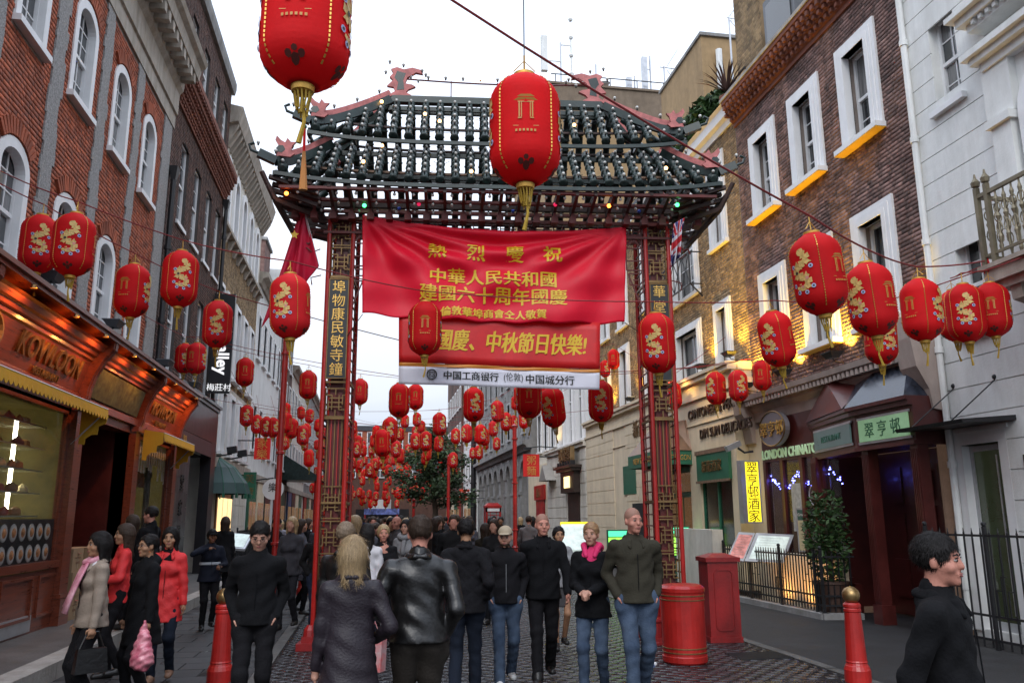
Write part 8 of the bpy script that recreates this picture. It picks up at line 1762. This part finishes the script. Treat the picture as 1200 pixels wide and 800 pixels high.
    if collar and top and not crowd and not hood and key_c:   # fold-over collar lying open round the neck
        K = SDF((-.16, -.17, 1.36), (.16, .17, 1.54), .008)
        for sd in (-1, 1):
            K.cap((sd*.03, -.085, 1.50), (sd*.078, -.02, 1.492), .016, .016, k=.02); K.cap((sd*.078, -.02, 1.492), (sd*.052, .07, 1.452), .017, .014, k=.02); K.cap((sd*.052, .07, 1.452), (sd*.062, .105, 1.395), .015, .010, k=.02); K.cap((sd*.04, -.10, 1.485), (sd*.10, -.02, 1.462), .013, .013, k=.025); K.cap((sd*.10, -.02, 1.462), (sd*.075, .09, 1.41), .013, .009, k=.025)
        K.cap((-.03, -.10, 1.49), (.03, -.10, 1.49), .016, k=.02); ch_('collar', K, top)
    # ---- hair
    if hstyle not in ('bald', None):
        lng = {'stubble': 0, 'short': 0, 'bob': .13, 'long': .26, 'pony': .0}[hstyle]
        A_ = SDF(HC+r_(-.17, -.19, -.12-lng), HC+r_(.17, .17, .17), .009 if not crowd else res*.75); g = {'stubble': .0015, 'short': .010}.get(hstyle, .015)
        A_.ell(H((0, -.020, .048)), (.075+g, .092+g, .086+g)); 
        if hstyle in ('bob', 'long', 'pony'): A_.ell(H((0, -.045, .02)), (.092, .078, .1), k=.03)
        if lng:
            for sd in (-1, 1): A_.cap(H((sd*.066, -.02, .01)), H((sd*.074, -.02, -.05-lng*.6)), .032, .022, k=.03)
            A_.cap(H((-.03, -.07, 0)), H((-.035, -.085, -.05-lng*.8)), .058, .035, k=.04); A_.cap(H((.03, -.07, 0)), H((.035, -.085, -.05-lng*.8)), .058, .035, k=.04)
        if hstyle == 'pony': A_.cap(H((0, -.11, .04)), H((0, -.14, -.08)), .03, .014)
        if hstyle != 'stubble': X_, Y_, Z_ = np.meshgrid(*A_.ax, indexing='ij'); A_.F += ((.0022 if lng else .0035)*np.sin(60*X_+8*np.sin(30*Z_))*np.sin(50*Y_+3*np.sin(25*Z_+px))).astype(np.float32)
        A_.ell(H((0, .088, -.02+(.012 if female else .0))), (.062 if lng else .08, .066, .088), sub=True)
        if not lng and hstyle != 'pony':
            nd = H((0, 0, 0)); dv = H((0, .5, 1))-nd; dv /= np.linalg.norm(dv); A_.cut(lambda X_, Y_, Z_: -((X_-nd[0])*dv[0]+(Y_-nd[1])*dv[1]+(Z_-nd[2])*dv[2])-.045)
            for sd in (-1, 1): A_.ell(H((sd*.082, .0, -.01)), (.02, .026, .036), sub=True)
        ch_('hair', A_, hair)
    if beard: A_ = SDF(HC+r_(-.09, .0, -.12), HC+r_(.09, .13, -.01), .008); A_.ell(H((0, .034, -.068)), (.052, .054, .044)); A_.ell(H((0, .09, -.05)), (.026, .02, .014), sub=True); A_.cut(lambda X_, Y_, Z_: Z_-(HC[2]-.04)); ch_('beard', A_, h_brown)
    if cap:
        A_ = SDF(HC+r_(-.13, -.15, .0), HC+r_(.13, .24, .17), .008); A_.ell(H((0, -.015, .055)), (.087, .103, .088)); A_.cut(lambda X_, Y_, Z_: (HC[2]+.05)-Z_); A_.ell(H((0, .095, .052)), (.066, .085, .010)); ch_('cap', A_, cap)
    return o
def box_at(o, name, mb, m): return link(name, mb.mesh(name, m), o, world=False)
# ---------- foreground people ----------
P = {}
P['turtle'] = person(304, 6.9, 1.69, -4, 'man in a black turtleneck and glasses looking down, hands in pockets', c_black, c_black2, c_shoe, SK, h_dark, 'short', ('pocket', 'pocket'), .14, .90, hp=22, glasses=True)
P['blond'] = person(414, 5.3, 1.60, 178, 'blonde woman in a belted dark plum coat seen from behind', c_plum, c_black2, c_shoe, SK, h_blond, 'bob', ('down', 'link'), .10, .66, female=True, build=1.12, key_c=True)
P['leather'] = person(492, 5.6, 1.73, 182, 'man in a black leather bomber jacket and taupe trousers seen from behind', c_leather, c_taupe, c_shoe, SKR, h_brown, 'short', ('link', 'pocket'), .08, .93, build=1.16, hood=False, key_c=True)
P['quilt'] = person(546, 8.0, 1.70, 175, 'man in a black quilted jacket and dark jeans walking away', c_black2, c_jeand, c_shoeb, SKA, h_dark, 'short', ('pocket', 'pocket'), .2, .86, build=1.06, puffy=True, hood=False, key_c=True)
P['cap'] = person(592, 8.8, 1.62, 6, 'man with beige cap, goatee, dotted black hoodie and sagging jeans', c_black2, c_jean, c_shoew, SK, h_brown, 'stubble', ('pocket', 'pocket'), .2, .90, hy=-14, hp=6, cap=mat('beige_cap', (.36, .29, .2), .8, coord='obj'), beard=True, hood=True, build=1.05)
P['bald'] = person(636, 9.0, 1.75, 4, 'bald man in a black zipped jacket and black trousers striding forward', c_black, c_black2, c_shoe, SKR, h_stub, 'stubble', ('fwd', 'back'), .27, .86, build=1.12, hy=9, boots=True, key_c=True)
P['pink'] = person(693, 8.2, 1.66, -8, 'short haired woman in black coat with hot pink hood, hands clasped', c_black, c_jean, c_shoe, SK, mat('short_ginger_hair', (.30, .17, .08), .5, var=.3, coord='obj', nscale=20), 'short', ('clasp', 'clasp'), .13, .80, female=True, vneck=1.2, inner=c_pink, hy=-6, build=1.08)
P['olive'] = person(743, 7.9, 1.80, 14, 'tall balding man in an olive brown zip jacket and blue jeans', c_olive, c_jean, c_shoe, SKR, h_stub, 'stubble', ('pocket', 'pocket'), .18, .90, hy=18, build=1.1, key_c=True)
P['right'] = person(1096, 3.6, 1.64, 78, 'dark haired man in a black coat crossing the lower right corner in profile', c_black, c_black2, c_shoe, SKR, h_dark, 'short', ('pocket', 'back'), .16, .70, build=1.1, key_c=True)
P['beige'] = person(116, 7.5, 1.60, -72, 'woman in a beige jacket with pink scarf holding a black handbag', c_beige, c_black2, c_shoe, SKA, h_dark, 'bob', ('bag', 'bag'), .06, .86, female=True, build=1.12, vneck=1.3, inner=c_white, key_c=True)
P['blackw'] = person(174, 8.0, 1.57, -62, 'older woman in a hooded black coat carrying a pink plastic bag', c_black, c_black2, c_shoe, SKA, h_dark, 'short', ('bag', 'bag'), .06, .62, female=True, hood=True, build=1.15, glasses=True)
P['redc'] = person(199, 9.1, 1.62, -12, 'long haired woman in a bright red knee length coat and dark jeans', c_redc, c_jeand, c_shoeb, SKA, h_dark, 'long', ('down', 'down'), .08, .68, female=True, vneck=1.36, inner=c_black, build=1.02, key_c=True)
P['redt'] = person(145, 9.3, 1.66, -80, 'long haired woman in a red top half hidden between the beige and black coats', c_redc, c_black2, c_shoe, SKA, h_brown, 'long', ('hold', 'down'), .05, .86, female=True)
P['browse'] = person(152, 11.8, 1.60, -110, 'brown haired person at the far shop window behind the group', c_black2, c_black2, c_shoe, SK, h_brown, 'bob', ('down', 'down'), .03, .8, female=True, z0=.17, res=.013)
P['tallb'] = person(174, 11.6, 1.72, -120, 'tall man in black bending to the roast window behind the group', c_black, c_black2, c_shoe, SKR, h_dark, 'short', ('down', 'down'), .03, .86, z0=.17, res=.013)
P['warden'] = person(248, 13.2, 1.54, 10, 'traffic warden with dark cap, stab vest and reflective bands touching her mouth', c_navy, c_black2, c_shoe, SKD, h_dark, 'pony', ('hold', 'mouth'), .03, .84, female=True, cap=c_black, build=1.2)
P['behind'] = person(323, 14.2, 1.72, 5, 'man in black with a dark cap walking behind the man in the turtleneck', c_black, c_black2, c_shoe, SKR, h_dark, 'stubble', ('down', 'down'), .14, .8, cap=c_black, res=.012)
P['sandy'] = person(405, 7.2, 1.68, 150, 'sandy haired man in dark leather just ahead of the blonde woman', c_leather, c_black2, c_shoe, SK, h_grey, 'short', ('down', 'down'), .1, .8, build=1.08, key_c=True)
P['stripe'] = person(449, 11.0, 1.62, 5, 'woman in a black top with white stripes walking towards the camera', c_black2, c_black2, c_shoe, SKR, h_blond, 'pony', ('fwd', 'down'), .14, .84, female=True, vneck=1.3, inner=SKR, res=.012)
P['scarf'] = person(475, 13.0, 1.68, -10, 'woman in a grey coat and thick grey scarf glancing aside', c_gscarf, c_black2, c_shoe, SK, h_dark, 'bob', ('down', 'down'), .14, .7, female=True, hy=-15, res=.012)
P['bald2'] = person(464, 14.5, 1.74, -40, 'bald man in dark coat turned to the woman in the grey scarf', c_grey, c_black2, c_shoe, SKR, h_stub, 'bald', ('down', 'down'), .1, .8, res=.012)
P['white'] = person(430, 10.2, 1.64, 178, 'dark haired woman in a pale cardigan walking away behind the sandy haired man', c_white, c_jeand, c_shoe, SK, h_dark, 'long', ('down', 'down'), .1, .84, female=True, res=.012)
P['grey'] = person(655, 11.2, 1.58, 12, 'woman in grey cardigan and skirt with a mustard bag, behind the bald man', c_gscarf, None, c_shoe, SKA, h_dark, 'pony', ('hold', 'down'), .12, .88, female=True, skirt=c_grey, res=.012)
P['teen'] = person(533, 22, 1.76, 60, 'man in a black jacket standing clear of the crowd in mid street', c_black, c_jeand, c_shoe, SK, h_brown, 'short', ('hold', 'down'), .1, .84, res=.018)
P['teal'] = person(523, 21, 1.36, 20, 'child in a bright teal top beside the man in mid street', clothm('teal_top', (.04, .38, .38)), c_jeand, c_shoe, SKA, h_dark, 'short', ('fwd', 'down'), .16, .86, res=.018)
# loose strands over the nearest heads
for key, n_, ln_, flat in (('right', 2600, .030, .5), ('blond', 2600, .07, .1), ('leather', 1500, .018, .5), ('turtle', 1400, .022, .5), ('sandy', 900, .02, .4), ('pink', 1100, .028, .4), ('beige', 1300, .05, .15), ('blackw', 900, .03, .4), ('redc', 1300, .06, .1), ('quilt', 1000, .025, .5)):
    hr = [c for c in C.objects if c.parent == P[key] and c.name.startswith('hair')]
    if not hr: continue
    me = hr[0].data; N_ = len(me.vertices); co_ = np.empty(N_*3, np.float32); me.vertices.foreach_get('co', co_); co_ = co_.reshape(-1, 3); no_ = np.array([v.normal[:] for v in me.vertices]); ii = rng.integers(0, N_, n_)
    p = co_[ii]; nn = no_[ii]; dn = np.array([0, -.25, -1.])[None]+rng.normal(0, .35, (n_, 3)); d1 = dn-nn*(dn*nn).sum(1)[:, None]*(1-flat*.3); d1 /= np.linalg.norm(d1, axis=1)[:, None]; sd_ = np.cross(d1, nn); sd_ /= np.linalg.norm(sd_, axis=1)[:, None]+1e-6
    L_ = ln_*rng.uniform(.5, 1.3, (n_, 1)); wd = .0011; p0 = p+nn*.0005; p1 = p0+d1*L_*.5+nn*(.003+flat*.006); p2 = p0+d1*L_+nn*(.0015+flat*.006*rng.uniform(0, 1, (n_, 1)))
    V = np.stack([p0-sd_*wd, p0+sd_*wd, p1+sd_*wd, p1-sd_*wd, p2+sd_*wd*.3, p2-sd_*wd*.3], 1).reshape(-1, 3); Q = np.array([(0, 1, 2, 3), (3, 2, 4, 5)])[None]+np.arange(n_)[:, None, None]*6
    o = link('hair_strands', npmesh('hair_strands', V, Q.reshape(-1, 4), me.materials[0]), P[key], world=False); o['kind'] = 'stuff'
# accessories worn or carried
mb = MB()      # scarf on the beige woman
mb.tube([(.02+.075*math.cos(a), .02+.085*math.sin(a), 1.50-.03*math.sin(a)) for a in np.linspace(0, 6.283, 14)], .032, 8); mb.tube([(.03, .10, 1.47), (.04, .15, 1.35), (.05, .19, 1.2), (.05, .24, 1.05)], [.045, .05, .06, .07], 8, sq=.35); mb.tube([(-.03, .10, 1.47), (-.02, .17, 1.3), (-.01, .22, 1.16), (.0, .26, 1.0)], [.04, .05, .06, .065], 8, sq=.35)
link('scarf', mb.mesh('scarf', c_pinks, True), P['beige'], world=False)
mb = MB(); mb.tube([(.02+.075*math.cos(a), .02+.085*math.sin(a), 1.50-.03*math.sin(a)) for a in np.linspace(0, 6.283, 14)], .045, 8); mb.tube([(.0, .10, 1.47), (.02, .14, 1.3), (.02, .15, 1.2)], .04, 7, sq=.5); link('scarf', mb.mesh('scarf', c_gscarf, True), P['scarf'], world=False)
T = SDF((-.2, -.22, 1.36), (.2, .16, 1.62), .010); T.ell((0, -.09, 1.50), (.125, .065, .07)); T.cap((-.07, .02, 1.5), (-.045, .09, 1.42), .036, .024); T.cap((.07, .02, 1.5), (.045, .09, 1.42), .036, .024); T.cap((-.08, -.03, 1.52), (.08, -.03, 1.52), .04); T.ell((0, .02, 1.6), (.07, .09, .09), sub=True); link('pink_hood', T.mesh('pink_hood', c_pink), P['pink'], world=False)
mb = MB(); [mb.lathe([(.034, 0), (.034, .03)], 8, (sd*.06+.03, .19, 1.055)) for sd in (-1, 1)]; link('cuffs', mb.mesh('cuffs', c_pink), P['pink'], world=False)
for z in (1.30, 1.18, 1.08, .98):
    T = SDF((-.3, -.25, z-.05), (.3, .25, z+.05), .010); T.cap((0, 0, z-.03), (0, 0, z+.03), .168, .168, .68); T.cut(lambda X_, Y_, Z_: np.abs(Z_-z)-.022); link('white_stripe', T.mesh('white_stripe', c_white), P['stripe'], world=False)
for z in (1.16, .93):
    T = SDF((-.3, -.25, z-.05), (.3, .25, z+.05), .010); T.cap((0, 0, z-.03), (0, 0, z+.03), .196, .194, .70); T.cut(lambda X_, Y_, Z_: np.abs(Z_-z)-.024); link('reflective_band', T.mesh('reflective_band', mat('reflective_tape', (.4, .42, .45), .4)), P['warden'], world=False)
for sd in (-1, 1):
    S = P['warden']; mb = MB()
def carried(o, name, label, cat, pos, mb, m, smooth=False):
    """an object held by a person: stays top level, placed in that person's frame"""
    q = Matrix.Translation(o.location) @ Matrix.Rotation(o.rotation_euler.z, 4, 'Z') @ Matrix.Diagonal((*o.scale, 1)); b = part(name, mb, m, smooth=smooth); b.matrix_world = q @ Matrix.Translation(pos); return tag(b, label, cat)
mb = MB(); mb.add([(-.05, -.15, -.34), (.05, -.15, -.34), (.05, .15, -.34), (-.05, .15, -.34), (-.035, -.13, -.12), (.035, -.13, -.12), (.035, .13, -.12), (-.035, .13, -.12)], [(3, 2, 1, 0), (4, 5, 6, 7), (0, 1, 5, 4), (1, 2, 6, 5), (2, 3, 7, 6), (3, 0, 4, 7)]); mb.tube([(0, -.11, -.12), (0, -.05, .03), (0, .05, .03), (0, .11, -.12)], .008, 5)
carried(P['beige'], 'handbag', 'shiny black handbag hanging from the hand of the woman in the beige jacket', 'handbag', (-.225, .05, .80), mb, c_leather)
T = SDF((-.16, -.18, -.46), (.16, .18, .05), .010); T.cap((0, 0, -.30), (0, 0, -.12), .125, .07, .8, .03); T.cap((0, -.03, -.1), (0, -.0, .02), .022, .012); T.cap((0, .03, -.1), (0, .0, .02), .022, .012); T.noise(.007, 50, 3)
me = T.mesh('plastic_bag', mat('pink_plastic', (.62, .06, .14), .25, var=.3, nscale=12, coord='obj', spec=.7, col2=(.75, .3, .35))); b_ = link('plastic_bag', me); o = P['blackw']; b_.matrix_world = Matrix.Translation(o.location) @ Matrix.Rotation(o.rotation_euler.z, 4, 'Z') @ Matrix.Translation((-.24, .1, .76)); tag(b_, 'pink translucent plastic carrier bag held by the woman in the black coat', 'bag')
mb = MB(); mb.ball((0, 0, -.12), .09, 10, 7, 0, .5, 1, .8); mb.tube([(0, -.07, -.07), (0, -.1, .35), (0, 0, .5)], .006, 4); carried(P['grey'], 'shoulder_bag', 'small mustard yellow shoulder bag on the woman in grey', 'handbag', (.2, .03, .98), mb, mat('mustard_leather', (.45, .24, .03), .5), True)
r = ray(395, 748); mb = MB(); mb.add([(-.09, -.05, 0), (.09, -.05, 0), (.09, .05, 0), (-.09, .05, 0), (-.1, -.05, .3), (.1, -.05, .3), (.1, .05, .3), (-.1, .05, .3)], [(3, 2, 1, 0), (0, 1, 5, 4), (1, 2, 6, 5), (2, 3, 7, 6), (3, 0, 4, 7), (4, 5, 6, 7)]); mb.tube([(-.05, 0, .3), (0, 0, .42), (.05, 0, .3)], .005, 4)
carried(P['sandy'], 'carrier_bag', 'white and red paper carrier bag hanging low between the couple seen from behind', 'bag', (.30, .05, .47), mb, mat('white_red_print', (.55, .45, .45), .6, col2=(.6, .1, .1), nscale=9, coord='obj'))
mb = MB(); mb.box(-.02, .02, -.008, .008, -.045, .045); carried(P['warden'], 'handset', 'dark handset held low by the traffic warden', 'handset', (-.11, .35, 1.10), mb, m_black)
# ---------- the crowd up the street ----------
dk = [(1, 1, 1), (.5, .5, .6), (5, 5, 5.2), (3, 2, 1.4), (.7, .7, .7), (16, 14, 12), (1.5, 2, 5), (.6, .5, .5), (22, 1, 1), (1, 1, 1), (9, 9, 9.5), (2.5, 2.2, 1.4), (32, 31, 31), (1, 1, 1)]
c_crowd = mat('crowd_coat', (.009, .0088, .010), .9, var=.2, coord='obj', obr=dk, bump=.2, spec=.2); c_crowdp = mat('crowd_trousers', (.009, .010, .014), .9, spec=.2, var=.2, coord='obj', obr=[(1, 1, 1), (1.6, 2, 2.8), (.6, .6, .6), (2.2, 2, 1.8)])
V_ = []
CG = 'pedestrians in the crowd up the street'
base_lab = ['slim pedestrian', 'broad pedestrian', 'long haired pedestrian', 'pedestrian in a long coat', 'pedestrian with hands in pockets', 'fair haired pedestrian']
V_.append(person(0, 30, 1.74, 0, 'x', c_crowd, c_crowdp, c_shoe, SK, h_dark, 'short', ('down', 'down'), .16, .85, res=.02, crowd=True, loc=(-.5, 60)))
V_.append(person(0, 30, 1.78, 0, 'x', c_crowd, c_crowdp, c_shoe, SKR, h_brown, 'short', ('fwd', 'back'), .14, .84, build=1.12, res=.02, crowd=True, loc=(.5, 60)))
V_.append(person(0, 30, 1.64, 0, 'x', c_crowd, c_crowdp, c_shoe, SKA, h_dark, 'long', ('down', 'fwd'), .12, .82, female=True, res=.02, crowd=True, loc=(1.5, 60)))
V_.append(person(0, 30, 1.68, 0, 'x', c_crowd, c_crowdp, c_shoe, SK, h_brown, 'bob', ('bag', 'down'), .1, .62, female=True, res=.02, crowd=True, loc=(2.5, 60)))
V_.append(person(0, 30, 1.76, 0, 'x', c_crowd, c_crowdp, c_shoe, SKD, h_dark, 'short', ('pocket', 'pocket'), .1, .86, puffy=False, res=.02, crowd=True, loc=(3.5, 60)))
V_.append(person(0, 30, 1.66, 0, 'x', c_crowd, c_crowdp, c_shoe, SK, h_blond, 'bob', ('down', 'down'), .12, .84, female=True, res=.02, crowd=True, loc=(4.5, 60)))
spots = []
for k in range(500):
    Y = 12.9+56*random.random()**1.15; X = random.uniform(-1.6, 4.6 if Y > 19 else 3.0)
    if Y < 20 and X > 2.2: continue
    if abs(X-.9) > 2.4 and random.random() < .55: continue
    if all((X-a)**2+(Y-b_)**2 > (.62 if Y < 30 else .9)**2 for a, b_ in spots) and (abs(X-2.0) > .3 or abs(Y-27) > .5) and abs(Y-47) > .4 and abs(Y-50) > .4: spots.append((X, Y))
    if len(spots) >= 150: break
spots += [(-3.0, 18.5), (-2.3, 21.5), (-2.6, 26), (-3.0, 31), (4.8, 24.5), (5.6, 31), (5.9, 38), (4.9, 44)]
used_ = [False]*6; crowd_ = []
for k, (X, Y) in enumerate(sorted(spots, key=lambda v: v[1])):
    v = random.randrange(6)
    if not used_[v]: o = V_[v]; used_[v] = True
    else: o = copy_tree(V_[v])
    o.location = (X, Y, 0); o.rotation_euler.z = math.atan2(-Y, -X)-math.pi/2+R(random.choice((0, 0, 180, 180, 180, 90, -90))+random.uniform(-25, 25)); q = random.uniform(.93, 1.04)*(1.7/1.765); o.scale = (q,)*3
    crowd_.append((o, v, X, Y))
ordn = ['first', 'second', 'third', 'fourth', 'fifth', 'sixth', 'seventh', 'eighth', 'ninth', 'tenth', 'eleventh', 'twelfth', 'thirteenth', 'fourteenth', 'fifteenth', 'sixteenth', 'seventeenth', 'eighteenth', 'nineteenth', 'twentieth', 'twenty-first', 'twenty-second', 'twenty-third', 'twenty-fourth', 'twenty-fifth', 'twenty-sixth', 'twenty-seventh', 'twenty-eighth', 'twenty-ninth', 'thirtieth']
for lo_, hi_, t_ in ((0, 15.5, 'in the row behind the gate'), (15.5, 18, 'in the second row past the gate'), (18, 21, 'in the third row past the gate'), (21, 25, 'short of the red roadside pole'), (25, 29.5, 'around the red roadside pole'), (29.5, 34, 'just past the red roadside pole'), (34, 200, None)):
    G_ = sorted([c for c in crowd_ if lo_ <= c[3] < hi_], key=lambda c: c[2]/c[3])
    for i, (o, v, X, Y) in enumerate(G_): tag(o, f'{base_lab[v]}, {ordn[min(i, 29)]} from the left {t_}' if t_ else f'{base_lab[v]} far up the street as one dark figure of the crowd', 'person', CG)
for v in range(6):
    if not used_[v]: V_[v].location = (1+v*.6, 65, 0); tag(V_[v], base_lab[v]+' at the far end of the crowd', 'person', CG)
